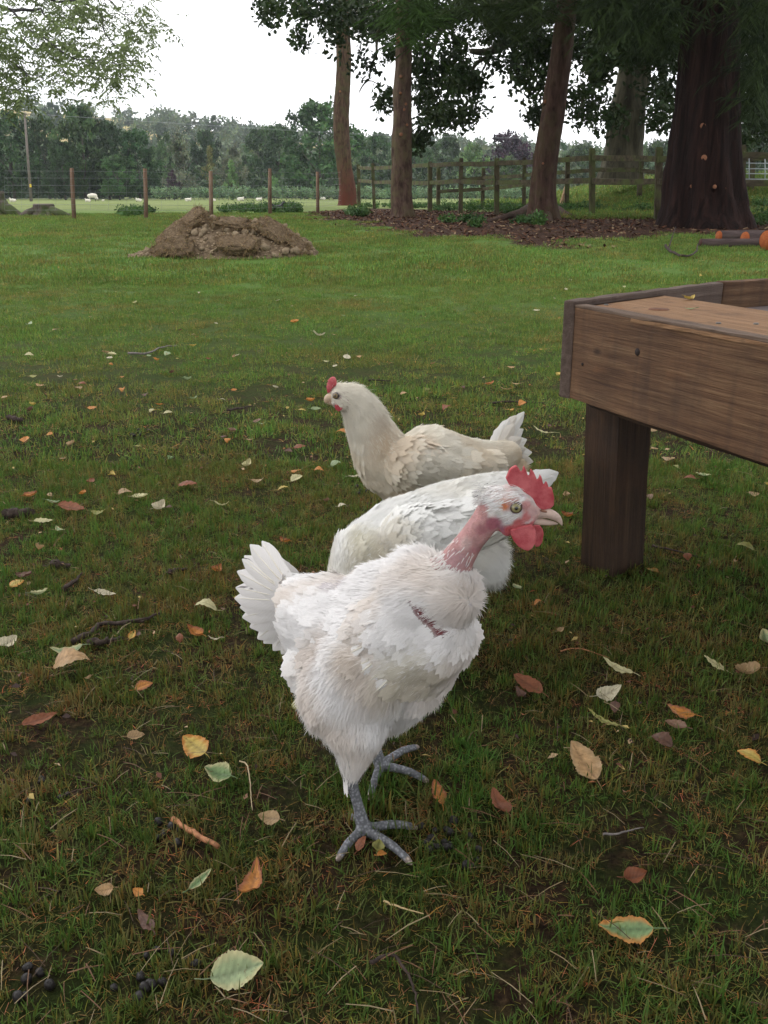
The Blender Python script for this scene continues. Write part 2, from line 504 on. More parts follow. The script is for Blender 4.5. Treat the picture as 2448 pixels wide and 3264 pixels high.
# ------------------------------------------------------------------ grass
def mat_grass():
    s = NT('grass_blade'); p = s.pos
    n1 = s.noise(p, 1.3, 4, .6); n2 = s.noise(p, 14, 4, .7)
    c = s.ramp(n1, [(.30, (0.129, 0.110, 0.034)), (.48, (0.084, 0.147, 0.030)), (.68, (0.078, 0.194, 0.034))])  # near blades: browner, and also darkened in place of the overhead tree's shade
    lush = s.ramp(n1, [(.28, (0.179, 0.186, 0.055)), (.48, (0.117, 0.203, 0.044)), (.7, (0.105, 0.237, 0.046))])
    sy = s.n('ShaderNodeSeparateXYZ'); s.l(p, sy.inputs[0]); my = s.n('ShaderNodeMapRange'); my.inputs['From Min'].default_value = 1.2; my.inputs['From Max'].default_value = 3.2
    s.l(sy.outputs['Y'], my.inputs['Value']); c = s.mixc(my.outputs['Result'], c, lush)
    dry = s.ramp(n2, [(.46, 0.), (.64, .7)])
    dm = s.n('ShaderNodeMapRange'); dm.inputs['From Min'].default_value = 1.4; dm.inputs['From Max'].default_value = 5; dm.inputs['To Min'].default_value = 1; dm.inputs['To Max'].default_value = .35
    s.l(sy.outputs['Y'], dm.inputs['Value']); c = s.mixc(s.mixc(1.0, dry, dm.outputs['Result'], 'MULTIPLY'), c, (.24, .165, .075))
    c = s.mixc(1.0, c, s.attr, 'MULTIPLY')
    hs = s.n('ShaderNodeHueSaturation'); mr = s.n('ShaderNodeMapRange')
    mr.inputs['To Min'].default_value = .7; mr.inputs['To Max'].default_value = 1.3
    s.l(s.rnd, mr.inputs['Value']); s.l(mr.outputs['Result'], hs.inputs['Value']); s.l(c, hs.inputs['Color'])
    return s.prin(hs.outputs['Color'], .55, .18, transl=.35)
M_GRASS = mat_grass()
BT = np.array([[0, -.5, 0], [0, .5, 0], [.4, -.45, .0], [.4, .45, .0], [.75, -.3, 0], [.75, .3, 0], [1, 0, 0]])
BTF = [np.array([[0, 1, 3, 2], [2, 3, 5, 4]]), np.array([[4, 5, 6]])]
def tuft(nb, rad, l0, l1, w0, w1, lean=.8, dead=.2, needles=0.0):
    """one patch of blades as mesh data"""
    r = rad * np.sqrt(RNG.random(nb)); a = RNG.random(nb) * 2 * np.pi
    C = np.stack([r * np.cos(a), r * np.sin(a), np.full(nb, -.003)], 1)
    az = RNG.random(nb) * 2 * np.pi; el = np.pi / 2 - np.abs(RNG.normal(0, lean, nb)); el = np.clip(el, .06, 1.5)
    isd = RNG.random(nb) < dead
    el = np.where(isd, el * .35, el)
    X = np.stack([np.cos(az) * np.cos(el), np.sin(az) * np.cos(el), np.sin(el)], 1)
    N = np.cross(X, np.stack([-np.sin(az), np.cos(az), np.zeros(nb)], 1)); N = -N
    N = N + RNG.normal(0, .25, (nb, 3))
    L = RNG.uniform(l0, l1, nb); W = RNG.uniform(w0, w1, nb)
    W = np.where(isd, W * .7, W)
    V, FF, _, _ = scatter(BT, BTF, C, X, N, L, W)
    # droop
    k = len(BT); Vr = V.reshape(nb, k, 3)
    t = BT[:, 0][None, :]
    Vr[:, :, 2] -= (t ** 2) * (L * RNG.uniform(.15, .5, nb) * np.cos(el))[:, None]
    ddx = RNG.normal(0, .18, nb) * L
    Vr[:, :, 0] += (t ** 2) * ddx[:, None]
    Vr[:, :, 2] = np.maximum(Vr[:, :, 2], -.004)
    base = np.stack([RNG.uniform(.65, 1.25, nb)] * 3, 1)
    hue = RNG.random(nb)
    base[:, 0] *= 1 + .5 * (hue > .75); base[:, 2] *= 1 - .2 * hue
    dc = np.stack([RNG.uniform(2.2, 4.2, nb), RNG.uniform(1.0, 1.9, nb), RNG.uniform(1.2, 2.2, nb)], 1)
    col = np.where(isd[:, None], dc, base)
    return raw_mesh('tuft', V, FF, M_GRASS, True, np.repeat(col, k, axis=0))

def wedge(n, y0, y1, margin=1.35):
    y = np.sqrt(RNG.random(n) * (y1 ** 2 - y0 ** 2) + y0 ** 2)
    x = (RNG.random(n) * 2 - 1) * (y * .42 + .05) * margin
    return x, y

def grass_zone(name, protos, n, y0, y1, s0, s1, label, bare=.33, freq=3.0):
    x, y = wedge(n, y0, y1)
    m = soft_mulch(x, y)
    keep = RNG.random(n) > m * 1.15
    d = vnoise(x, y, freq, 3) * .6 + vnoise(x, y, freq * 3.7, 4) * .4
    keep &= (d > bare) | (RNG.random(n) < .35)
    x, y, d = x[keep], y[keep], d[keep]
    z = gz(x, y)
    n = len(x)
    sc = RNG.uniform(s0, s1, n) * (.65 + .7 * d)
    eul = np.stack([RNG.normal(0, .08, n), RNG.normal(0, .08, n), RNG.random(n) * 6.28], 1)
    instancer(name, protos, np.stack([x, y, z], 1), eul, sc, RNG.integers(0, len(protos), n), label, 'grass')

near_p = [tuft(13, .016, .014, .036, .0014, .0026, .75, .22) for _ in range(8)] + [tuft(9, .012, .025, .055, .002, .0034, .6, .1) for _ in range(3)] \
    + [tuft(16, .03, .015, .04, .0008, .0016, 1.3, .85) for _ in range(6)]
grass_zone('grass', near_p, 40000, .5, 2.6, .42, .85, 'short tufty grass, moss and dead stems around the hens', .30, 7.0)
mid_p = [tuft(60, .06, .014, .034, .0018, .0032, .8, .25) for _ in range(8)]
grass_zone('grass', mid_p, 12500, 2.5, 8.5, .7, 1.15, 'trodden lawn grass behind the hens', .30, 2.0)
far_p = [tuft(110, .20, .02, .05, .004, .008, .7, .12) for _ in range(6)]
grass_zone('grass', far_p, 13000, 8.0, 25, .8, 1.3, 'smooth green lawn grass reaching back to the fences', .22, .7)

# flat dead needles and straws on the near lawn: uncountable litter
def litter():
    s = NT('litter'); c = s.mixc(1, s.attr, s.ramp(s.noise(s.pos, 120, 3), [(.3, .6), (.7, 1.)]), 'MULTIPLY')
    mt = s.prin(c, .7, .3)
    n = 1500
    y = .55 + 3.2 * RNG.random(n) ** 1.4; x = (RNG.random(n) * 2 - 1) * (y * .42 + .05) * 1.3
    z = gz(x, y) + RNG.uniform(.006, .02, n)
    az = RNG.random(n) * 6.28; el = RNG.normal(0, .12, n)
    X = np.stack([np.cos(az) * np.cos(el), np.sin(az) * np.cos(el), np.sin(el)], 1)
    N = np.stack([RNG.normal(0, .2, n), RNG.normal(0, .2, n), np.ones(n)], 1)
    L = RNG.uniform(.015, .055, n)
    T = np.array([[0, -.5, 0], [0, .5, 0], [.5, -.5, .06], [.5, .5, .06], [1, -.3, 0], [1, .3, 0]])
    V, FF, cc, _ = scatter(T, np.array([[0, 1, 3, 2], [2, 3, 5, 4]]), np.stack([x, y, z], 1), X, N, L, RNG.uniform(.0007, .0014, n),
                           col=np.array([(.15, .075, .035), (.21, .15, .075), (.08, .045, .025), (.26, .20, .11)])[RNG.integers(0, 4, n)])
    o = mesh_obj('grass_litter', V, FF, mt, col=cc)
    tag(o, 'brown pine needles and dry straws lying in the grass', 'litter', kind='stuff')
litter()
def crumbs_of_leaves():
    n = 900
    y = 1.0 + 8 * RNG.random(n) ** 1.1; x = (RNG.random(n) * 2 - 1) * (y * .42 + .05) * 1.25
    z = gz(x, y) + RNG.uniform(.008, .02, n); az = RNG.random(n) * 6.28
    X = np.stack([np.cos(az), np.sin(az), RNG.normal(0, .3, n)], 1)
    T = np.array([[0, 0, 0], [.35, .5, .1], [1, .1, -.05], [.5, -.5, .08]])
    V, FF, cc, _ = scatter(T, np.array([[0, 1, 2, 3]]), np.stack([x, y, z], 1), X, np.stack([RNG.normal(0, .5, n), RNG.normal(0, .5, n), np.ones(n)], 1), RNG.uniform(.006, .017, n), RNG.uniform(.004, .010, n),
                           col=np.array([(.30, .12, .05), (.40, .28, .16), (.12, .05, .03), (.45, .33, .12), (.05, .03, .025), (.22, .12, .07)])[RNG.integers(0, 6, n)])
    tag(mesh_obj('leaf_litter', V, FF, m_attr('leaf_bits', .7, .2), col=cc), 'tiny torn bits of dead leaf caught in the grass', 'litter', kind='stuff')
crumbs_of_leaves()

# wood chip litter and weeds of the mulch bed
def chips():
    n = 9000
    mt = m_attr('bark_chip', .9, .1)
    x, y = wedge(n * 4, 10, 30, 1.25)
    k = mulch_at(x, y); x, y = x[k][:n], y[k][:n]; n = len(x)
    az = RNG.random(n) * 6.28
    X = np.stack([np.cos(az), np.sin(az), RNG.normal(0, .3, n)], 1)
    N = np.stack([RNG.normal(0, .5, n), RNG.normal(0, .5, n), np.ones(n)], 1)
    T = np.array([[0, -.5, 0], [0, .5, 0], [1, .4, .1], [1, -.4, .1]])
    V, FF, cc, _ = scatter(T, np.array([[0, 1, 2, 3]]), np.stack([x, y, gz(x, y) + .012], 1), X, N, RNG.uniform(.03, .09, n), RNG.uniform(.015, .035, n),
                           col=np.array([(.09, .045, .028), (.15, .085, .05), (.045, .022, .016), (.24, .17, .10), (.11, .05, .03)])[RNG.integers(0, 5, n)])
    tag(mesh_obj('bark_chips', V, FF, mt, col=cc), 'reddish brown bark chips and needles spread under the big trees', 'mulch', kind='stuff')
chips()

# ------------------------------------------------------------------ trees
OAKLEAF = np.array([[0, 0, 0], [.3, .42, .06], [.72, .36, .05], [1, 0, -.06], [.72, -.36, .05], [.3, -.42, .06]])
OAKF = [np.array([[0, 1, 2, 3], [0, 3, 4, 5]])]
def leaf_cloud(C, Rr, n, L, W, up=.35, flat=1.0, drop=0.0, cmin=.55, cmax=1.25, shell=.55):
    """leaves round each clump centre: C (k,3), Rr (k,), n leaves each"""
    C = np.asarray(C, float); k = len(C)
    d = nrm(RNG.normal(0, 1, (k * n, 3)))
    rr = RNG.random(k * n) ** shell
    off = d * rr[:, None] * np.repeat(Rr, n)[:, None]
    off[:, 2] *= flat
    Pn = np.repeat(C, n, 0) + off
    N = d * .7 + RNG.normal(0, .55, (k * n, 3)); N[:, 2] += up
    X = RNG.normal(0, 1, (k * n, 3)); X[:, 2] -= drop
    cl = np.repeat(RNG.uniform(cmin, cmax, k), n) * RNG.uniform(.8, 1.2, k * n)
    col = np.stack([cl * RNG.uniform(.85, 1.25, k * n), cl, cl * RNG.uniform(.7, 1.1, k * n)], 1)
    return scatter(OAKLEAF, OAKF, Pn, X, N, RNG.uniform(.7, 1.3, k * n) * L, RNG.uniform(.7, 1.3, k * n) * W, col=col)

MB_DARK = m_bark('bark_far', [(.3, (.035, .03, .025)), (.7, (.12, .105, .085))], 4)
def crown_mesh(name, mat, kind, seed):
    """far tree crown about 1 x 1 x 1 (base at z=0, top at 1)"""
    r = np.random.default_rng(seed)
    cs = []; rs = []
    n = {'oak': 95, 'poplar': 80, 'round': 70, 'cone': 60}[kind]
    for i in range(n):
        th = r.random() * 6.283; t = r.random()
        if kind == 'oak':
            z = .10 + .80 * t; prof = .47 * math.sin(math.pi * min(1, (t * .82 + .16))) ** .55
        elif kind == 'poplar':
            z = .14 + .80 * t; prof = .40 * (1 - t) ** .45 * (.55 + .45 * math.sin(t * 9 + seed))
        elif kind == 'round':
            z = .12 + .78 * t; prof = .44 * math.sin(math.pi * min(1, (t * .75 + .22))) ** .7
        else:
            z = .05 + .88 * t; prof = .45 * (1 - t) ** .8
        prof *= 1 + .25 * math.sin(th * 3 + seed) * r.random()
        rad = prof * (r.random() ** .35)
        cs.append((rad * math.cos(th), rad * math.sin(th), z)); rs.append(r.uniform(.055, .115))
    V, FF, c, _ = leaf_cloud(cs, np.array(rs), 62, .040, .030, up=.6, flat=.75, cmin=.40, cmax=1.45)
    return raw_mesh(name, V, FF, mat, False, c)

def trunk_mesh_far(seed, h=.5):
    m = MB(); r = random.Random(seed)
    m.tube([(0, 0, -.02), (r.uniform(-.01, .01), 0, .15), (r.uniform(-.03, .03), 0, .35), (r.uniform(-.04, .04), 0, h + .2)], [.022, .018, .014, .006], 7)
    for k in range(5):
        a = r.random() * 6.28; z = r.uniform(.15, .45)
        m.tube([(0, 0, z), (.12 * math.cos(a), .12 * math.sin(a), z + .15), (.25 * math.cos(a), .25 * math.sin(a), z + .28)], [.010, .006, .002], 5)
    return m.build('trunk', MB_DARK, mesh_only=True)

LF = {
    'dark': m_leafy('leaves_dark', (0.023, 0.055, 0.019), (0.045, 0.092, 0.030), .35, .2, objrand=.25),
    'mid': m_leafy('leaves_mid', (0.039, 0.084, 0.027), (0.070, 0.126, 0.044), .35, .2, objrand=.2),
    'light': m_leafy('leaves_light', (.10, .19, .065), (.16, .28, .10), .5, .2, objrand=.1),
    'grey': m_leafy('leaves_grey', (.13, .165, .11), (.19, .225, .155), .5, .2, objrand=.1),
    'purple': m_leafy('leaves_purple', (.032, .018, .032), (.062, .036, .056), .5, .1, objrand=.05),
    'olive': m_leafy('leaves_olive', (.15, .17, .06), (.22, .24, .09), .5, .2, objrand=.1),
}
_cr = {}
def far_tree(u, vtop, hw, Y, mat, kind, label, vb=None, group='trees along the far edge of the paddock', name='tree', seed=None, trunk=True):
    key = (mat, kind, (len(_cr) % 3) if seed is None else seed)
    ks = [k for k in _cr if k[0] == mat and k[1] == kind]
    if len(ks) >= 2: key = random.choice(ks)
    if key not in _cr: _cr[key] = crown_mesh('crown', LF[mat], kind, 3 + len(_cr))
    top = D(u, vtop, Y)
    zb = float(gz(top.x, Y)) if Y < 205 else float(hillz(top.x, Y))
    if vb is not None: zb = D(u, vb, Y).z
    h = top.z - zb
    wd = hw * 2 * K * (Y * math.cos(PITCH)) / F
    t = empty(name, (top.x, Y, zb), label, 'tree', group)
    c = link(bpy.data.objects.new('crown', _cr[key]), t)
    c.scale = (wd / .92, wd / .92, h / .97); c.rotation_euler = (0, 0, random.random() * 6.28)
    if trunk:
        tm = _cr.setdefault(('trunk', len(_cr) % 4), None) or trunk_mesh_far(len(_cr))
        b = link(bpy.data.objects.new('trunk', tm), t); b.scale = (h * .8, h * .8, h * .8)
    return t

_cr_tr = [trunk_mesh_far(i) for i in range(4)]
def far_tree_(*a, **k):
    k['trunk'] = False
    t = far_tree(*a, **k)
    h = t.children[0].scale[2]
    b = link(bpy.data.objects.new('trunk', random.choice(_cr_tr)), t); b.scale = (h * .9, h * .9, h * .9)
    b.rotation_euler = (0, 0, random.random() * 6.28)
    return t

for a in [
    (8, 232, 66, 138, 'dark', 'oak', 'tall dark green tree at the far left edge, left of the utility pole'),
    (88, 246, 48, 150, 'dark', 'oak', 'dark tree standing just right of the utility pole behind the paddock'),
    (165, 221, 62, 136, 'mid', 'oak', 'broad tree with the highest domed top of the left row, behind the leftmost netting post'),
    (222, 254, 55, 139, 'dark', 'oak', 'dark rounded tree joining the highest domed tree on its right side'),
    (290, 274, 52, 136, 'dark', 'oak', 'last dark tree at the right end of the left row, above the second netting post'),
    (128, 300, 40, 132, 'dark', 'oak', 'lower dark tree in front of the left row, between utility pole and leftmost netting post'),
    (250, 330, 42, 131, 'mid', 'oak', 'lower bushy tree with spreading skirt just left of the second netting post'),
    (386, 288, 46, 152, 'grey', 'poplar', 'pale grey green poplar with loose open crown left of the third netting post'),
    (498, 314, 37, 156, 'grey', 'round', 'rounded grey green willow above the small bright conical tree'),
    (498, 343, 25, 133, 'light', 'cone', 'small bright green conical tree standing behind the young hedge'),
    (452, 318, 26, 170, 'olive', 'poplar', 'thin yellowish tree between the grey poplar and the rounded willow'),
    (688, 213, 92, 150, 'mid', 'oak', 'big spreading oak beside the leaning leftmost trunk, tallest tree of the far edge'),
    (600, 262, 58, 185, 'dark', 'oak', 'dark tree with lumpy crown at the left shoulder of the big spreading oak'),
    (556, 268, 46, 200, 'dark', 'round', 'dark rounded tree above the fourth netting post, behind the willow'),
    (440, 276, 40, 205, 'dark', 'oak', 'dark tree rising above the pale poplar and thin yellowish tree'),
    (352, 280, 36, 195, 'mid', 'round', 'mid green tree in the dip between the left row and the poplar'),
    (816, 283, 44, 190, 'mid', 'oak', 'mid green tree seen between the leaning trunk and the knotty trunk'),
    (905, 290, 40, 185, 'mid', 'round', 'mid green tree seen just right of the knotty trunk'),
    (966, 286, 44, 200, 'mid', 'oak', 'mid green tree left of the purple copper beech'),
    (1022, 300, 36, 178, 'light', 'round', 'lighter green tree touching the left side of the copper beech'),
    (1100, 279, 62, 180, 'purple', 'round', 'dark purple copper beech with a broad rounded crown'),
    (1092, 332, 42, 140, 'mid', 'round', 'low green bushy tree in front of the copper beech'),
    (1262, 308, 46, 190, 'mid', 'oak', 'mid green tree seen between the third trunk and the huge mossy trunk'),
    (1235, 345, 26, 120, 'grey', 'round', 'small silvery bush tree right of the leaning trunk with buttress roots'),
    (1425, 297, 50, 170, 'mid', 'oak', 'mid green tree seen in the gap between the mossy trunk and the massive redwood'),
    (1640, 260, 60, 120, 'dark', 'oak', 'dark tree behind the metal gate at the right edge'),
]:
    far_tree_(*a)
far_tree_(372, 365, 16, 128, 'purple', 'round', 'small dark purple shrub under the pale grey poplar')
far_tree_(590, 378, 16, 128, 'light', 'round', 'small bright bush between the fourth and fifth netting posts')
# single trees breaking the ridge line
for (u, v, hw) in [(108, 218, 24), (300, 250, 0), (345, 262, 14), (406, 262, 12), (461, 246, 17), (330, 248, 0)]:
    if hw:
        far_tree_(u, v, hw, 430, 'dark', 'round', {108: 'dark tree on the skyline above the utility pole', 345: 'leftmost small dark tree of the ridge gap, above the poplar left side',
                  406: 'small dark tree on the ridge just left of the highest ridge tree', 461: 'highest dark tree standing up from the middle of the ridge'}[u], vb=v + hw * 2.4, group='trees standing up along the ridge')

# far wood on the hill: reads as one mass
def far_wood():
    cs = []; rs = []
    for i in range(900):
        y = RNG.uniform(215, 640); x = RNG.uniform(-1, 1) * y * .55
        cl = float(vnoise(x, y, .012, 21))
        if cl < .28 and y > 260: continue
        s_ = RNG.uniform(5, 9)
        z = float(hillz(x, y))
        for k in range(4):
            cs.append((x + RNG.normal(0, s_ * .4), y + RNG.normal(0, s_ * .4), z + s_ * RNG.uniform(.2, .95))); rs.append(s_ * RNG.uniform(.4, .6))
    V, FF, c, _ = leaf_cloud(cs, np.array(rs), 34, 2.0, 1.6, up=.6, flat=.8)
    mt = m_leafy('wood_leaves', (.045, .085, .036), (.110, .160, .070), .035, .2)
    tag(mesh_obj('woodland', V, FF, mt, col=c, smooth=False), 'wooded ridge far behind the paddock', 'woodland', kind='stuff')
    cs = []; rs = []
    for i in range(420):
        x = RNG.uniform(-95, 95); y = RNG.uniform(148, 205)
        if -.30 < x / y < -.02 and RNG.random() < .55: continue
        h = RNG.uniform(3, 6.5) if x / y < .05 else RNG.uniform(2.5, 5)
        for k in range(4):
            cs.append((x + RNG.normal(0, 2), y + RNG.normal(0, 2), -1.2 + h * RNG.uniform(.1, .9))); rs.append(RNG.uniform(1.5, 2.6))
    V, FF, c, _ = leaf_cloud(cs, np.array(rs), 46, .8, .6, up=.6, flat=.85)
    mt = m_leafy('undertree_leaves', (.016, .036, .014), (.050, .090, .034), .12, .15)
    tag(mesh_obj('woodland', V, FF, mt, col=c, smooth=False), 'dense belt of trees and scrub behind the paddock', 'woodland', kind='stuff')
far_wood()

# young hedge along the end of the paddock
def hedge():
    m = MB(); cs = []; rs = []
    x0 = D(330, 420, 126).x; x1 = D(1720, 420, 126).x
    x = x0
    while x < x1:
        y = 126 + RNG.normal(0, .25); z = float(gz(x, y)); h = RNG.uniform(1.35, 1.75) + (.5 if RNG.random() < .03 else 0)
        for k in range(5):
            cs.append((x + RNG.normal(0, .15), y + RNG.normal(0, .3), z + .45 + (h - .5) * (k + .5) / 5)); rs.append(RNG.uniform(.28, .42))
        x += RNG.uniform(.28, .5)
    V, FF, c, _ = leaf_cloud(cs, np.array(rs), 26, .2, .13, up=.5)
    t = empty('hedge', ((x0 + x1) / 2, 131, float(gz(0, 131))), 'long low hedge of young shrubs along the far end of the sheep paddock', 'hedge')
    o = mesh_obj('foliage', V - np.array([(x0 + x1) / 2, 131, float(gz(0, 131))]), FF, m_leafy('hedge_leaves', (.14, .24, .14), (.22, .33, .19), .6, .3), t, col=c, smooth=False)
    x = x0
    while x < x1:
        m.tube([(x - (x0 + x1) / 2, 0, -.1), (x - (x0 + x1) / 2 + RNG.normal(0, .05), 0, .7)], [.03, .02], 4); x += RNG.uniform(.4, .8)
    tag(m.build('stems', MB_DARK, t), kind='stuff')
hedge()

# ------------------------------------------------------------------ near tree trunks
def trunk(name_parent, prof, Y, mat, flutes=0, fdepth=.0, roots=(), stubs=(), seg=28, jag=.03, above=(9.0, .5), lean=None):
    """prof: list of (u, v, width) in photo px from the base upwards. returns trunk object"""
    t = name_parent; base = np.array(t.location)
    pts = []; rad = []
    for (u, v, wpx) in prof:
        p = P(u, v, Y); pts.append(np.array(p)); rad.append(wpx / 2 * zc(p) / F)
    pts[0][2] = base[2] - .12
    last = pts[-1]; dirv = nrm(pts[-1] - pts[-2])
    pts.append(last + dirv * above[0] * .5); rad.append(rad[-1] * (1 + above[1]) / 2)
    pts.append(last + dirv * above[0] + np.array([.2, 0, 0])); rad.append(rad[-2] * above[1] * .6)
    A = spline([np.append(p, r) for p, r in zip(pts, rad)], 84)
    # denser towards the base
    V = []; n = len(A)
    for i in range(n):
        c = A[i, :3] - base; r = max(A[i, 3], .02); h = c[2]
        for j in range(seg):
            th = 2 * math.pi * j / seg
            f = 1.0
            if flutes:
                fd = fdepth * math.exp(-max(h, 0) / 2.2) + fdepth * .25
                f += fd * (abs(math.sin(flutes * th / 2 + .6 * math.sin(h * .9) + 1.0)) - .5) * 1.6 + fd * .5 * math.sin(th * 3 + 1 + h * .3)
            f += jag * (mnoise.noise(Vector((math.cos(th) * 2, math.sin(th) * 2, h * 1.6 + Y))) * 2 + mnoise.noise(Vector((math.cos(th) * 6, math.sin(th) * 6, h * 5))) * .8)
            V.append((c[0] + math.cos(th) * r * f, c[1] + math.sin(th) * r * f, c[2]))
    i = np.arange(n * seg).reshape(n, seg)
    Q = np.stack([i[:-1], np.roll(i[:-1], -1, 1), np.roll(i[1:], -1, 1), i[1:]], -1).reshape(-1, 4)
    m = MB(); m.add(np.array(V), [Q])
    for (pl, r0, r1) in roots:
        q = spline([np.array(G(u, v, dz)) - base for (u, v, dz) in pl], 14)
        m.tube(q, np.linspace(r0, r1, 14), 10, jag=.08)
    o = m.build('trunk', mat, t)
    cut = m_plain('cut_wood', (.22, .10, .055), .8, .2, .25, 60)
    for (u, v, rs) in stubs:
        p = np.array(P(u, v, Y))
        # where the axis is at that height
        k = int(np.argmin(np.abs(A[:, 2] - p[2]))); r = A[k, 3]
        dx = np.clip(p[0] - A[k, 0], -r * .95, r * .95)
        s = np.array([A[k, 0] + dx, A[k, 1] - math.sqrt(max(r * r - dx * dx, 0)) + .02, p[2]]) - base
        m2 = MB(); m2.tube([s + np.array([0, .05, -.04]), s, s + np.array([0, -.04, .01])], [rs * 1.5, rs * 1.25, rs], 10, jag=.08, caps=False)
        so = m2.build('branch_stub', mat, t)
        m3 = MB(); m3.tube([s + np.array([0, -.039, .01]), s + np.array([0, -.046, .01])], [rs, rs * .92], 10)
        m3.build('cut_face', cut, so)
    return o, A

def z2(x, y, wd=None):
    a = (1000 + x / 1.1457, y / 1.1457)
    return a if wd is None else (*a, wd / 1.1457)

BK1 = m_bark('bark_pine', [(.28, (0.016, 0.009, 0.007)), (.45, (0.055, 0.032, 0.022)), (.62, (0.106, 0.068, 0.047)), (.8, (0.062, 0.027, 0.018))], 9, (1, 1, .25), .03, base=(.3, 2.2, (0.097, 0.026, 0.017)), moss=(0.075, 0.068, 0.032))
BK2 = m_bark('bark_knotty', [(.3, (0.025, 0.014, 0.011)), (.5, (0.077, 0.048, 0.036)), (.75, (0.150, 0.104, 0.080))], 11, (1, 1, .3), .03, moss=(0.097, 0.080, 0.042))
BK3 = m_bark('bark_red', [(.3, (0.019, 0.011, 0.009)), (.5, (0.062, 0.035, 0.026)), (.75, (0.106, 0.068, 0.052))], 10, (1, 1, .25), .035, moss=(0.066, 0.050, 0.027))
BK4 = m_bark('bark_oak', [(.3, (.025, .022, .015)), (.5, (.070, .064, .042)), (.75, (.12, .11, .072))], 5, (1, 1, .2), .05)
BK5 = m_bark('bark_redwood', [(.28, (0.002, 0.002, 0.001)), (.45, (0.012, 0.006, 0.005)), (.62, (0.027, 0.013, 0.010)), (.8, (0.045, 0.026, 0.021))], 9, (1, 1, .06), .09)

def near_tree(u, v, label, name='tree'):
    return empty(name, tuple(G(u, v)), label, 'tree', 'big trees beside the rail fence')

T1 = near_tree(1094, 655, 'leaning mossy conifer trunk with a rusty red foot, leftmost of the big trees')
Y1 = T1.location.y
o1, A1 = trunk(T1, [z2(122, 755, 82), z2(124, 735, 68), z2(122, 680, 60), z2(114, 620, 56), z2(106, 550, 58), z2(101, 480, 60), z2(101, 400, 58), z2(106, 320, 55), z2(110, 240, 54), z2(108, 150, 54), z2(103, 60, 52), z2(100, -40, 50)],
               Y1, BK1, stubs=[(1085, 295, .05)], jag=.05, above=(10, .6))
T2 = near_tree(1283, 692, 'straight knotty trunk with sawn branch stubs, second big tree from the left')
Y2 = T2.location.y
o2, A2 = trunk(T2, [z2(326, 800, 105), z2(324, 770, 84), z2(320, 700, 78), z2(320, 600, 74), z2(322, 500, 70), z2(324, 420, 66), z2(323, 340, 66), z2(327, 250, 60), z2(328, 160, 58), z2(326, 60, 55), z2(326, -40, 52)],
               Y2, BK2, stubs=[z2(318, 285, ) + (.035,), z2(316, 345) + (.03,), z2(330, 405) + (.03,), z2(318, 495) + (.04,), z2(336, 385) + (.03,), z2(312, 150) + (.06,), z2(340, 460) + (.03,)], jag=.07, above=(9, .6))
T3 = near_tree(1733, 700, 'leaning reddish trunk with spreading buttress roots, third big tree from the left')
Y3 = T3.location.y
def g2(x, y, dz=.02): return (*z2(x, y), dz)
o3, A3 = trunk(T3, [z2(836, 812, 150), z2(836, 780, 118), z2(834, 730, 96), z2(838, 660, 86), z2(846, 580, 84), z2(858, 500, 84), z2(872, 420, 82), z2(884, 330, 80), z2(898, 240, 78), z2(910, 150, 76), z2(920, 60, 74), z2(930, -40, 72)],
               Y3, BK3, flutes=6, fdepth=.10, jag=.05, above=(9, .6), stubs=[z2(842, 375) + (.04,), z2(830, 600) + (.025,)],
               roots=[([g2(800, 775, .18), g2(760, 790, .10), g2(700, 803, .05), g2(620, 812, -.04)], .13, .04),
                      ([g2(880, 780, .14), g2(920, 795, .06), g2(990, 800, -.03)], .12, .04),
                      ([g2(820, 800, .12), g2(790, 812, .05), g2(740, 822, -.04)], .10, .03),
                      ([g2(850, 800, .12), g2(870, 815, -.03)], .10, .04)])
T4 = empty('tree', tuple(P(*z2(1120, 660), 31)), 'huge mossy oak trunk standing behind the rail fence', 'tree', 'big trees beside the rail fence')
o4, A4 = trunk(T4, [z2(1118, 672, 185), z2(1120, 640, 160), z2(1128, 580, 138), z2(1138, 480, 128), z2(1150, 380, 122), z2(1168, 280, 118), z2(1185, 180, 122), z2(1190, 80, 120), z2(1190, -40, 110)],
               31, BK4, flutes=7, fdepth=.06, jag=.05, above=(9, .5))
T5 = near_tree(2243, 722, 'massive dark reddish redwood trunk with fluted base, biggest of the big trees', 'redwood_tree')
Y5 = T5.location.y
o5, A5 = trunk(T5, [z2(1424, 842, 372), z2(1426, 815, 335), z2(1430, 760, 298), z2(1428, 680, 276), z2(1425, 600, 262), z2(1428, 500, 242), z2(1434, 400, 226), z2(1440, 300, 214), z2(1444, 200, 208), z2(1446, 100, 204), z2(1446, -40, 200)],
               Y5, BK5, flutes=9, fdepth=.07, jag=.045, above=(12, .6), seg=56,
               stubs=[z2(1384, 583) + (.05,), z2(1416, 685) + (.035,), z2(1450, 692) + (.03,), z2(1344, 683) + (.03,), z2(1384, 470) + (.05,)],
               roots=[([g2(1540, 800, .22), g2(1580, 812, .10), g2(1620, 818, -.02)], .14, .05), ([g2(1550, 810, .2), g2(1575, 825, -.02)], .12, .05), ([g2(1290, 800, .25), g2(1262, 822, .0)], .16, .08)])

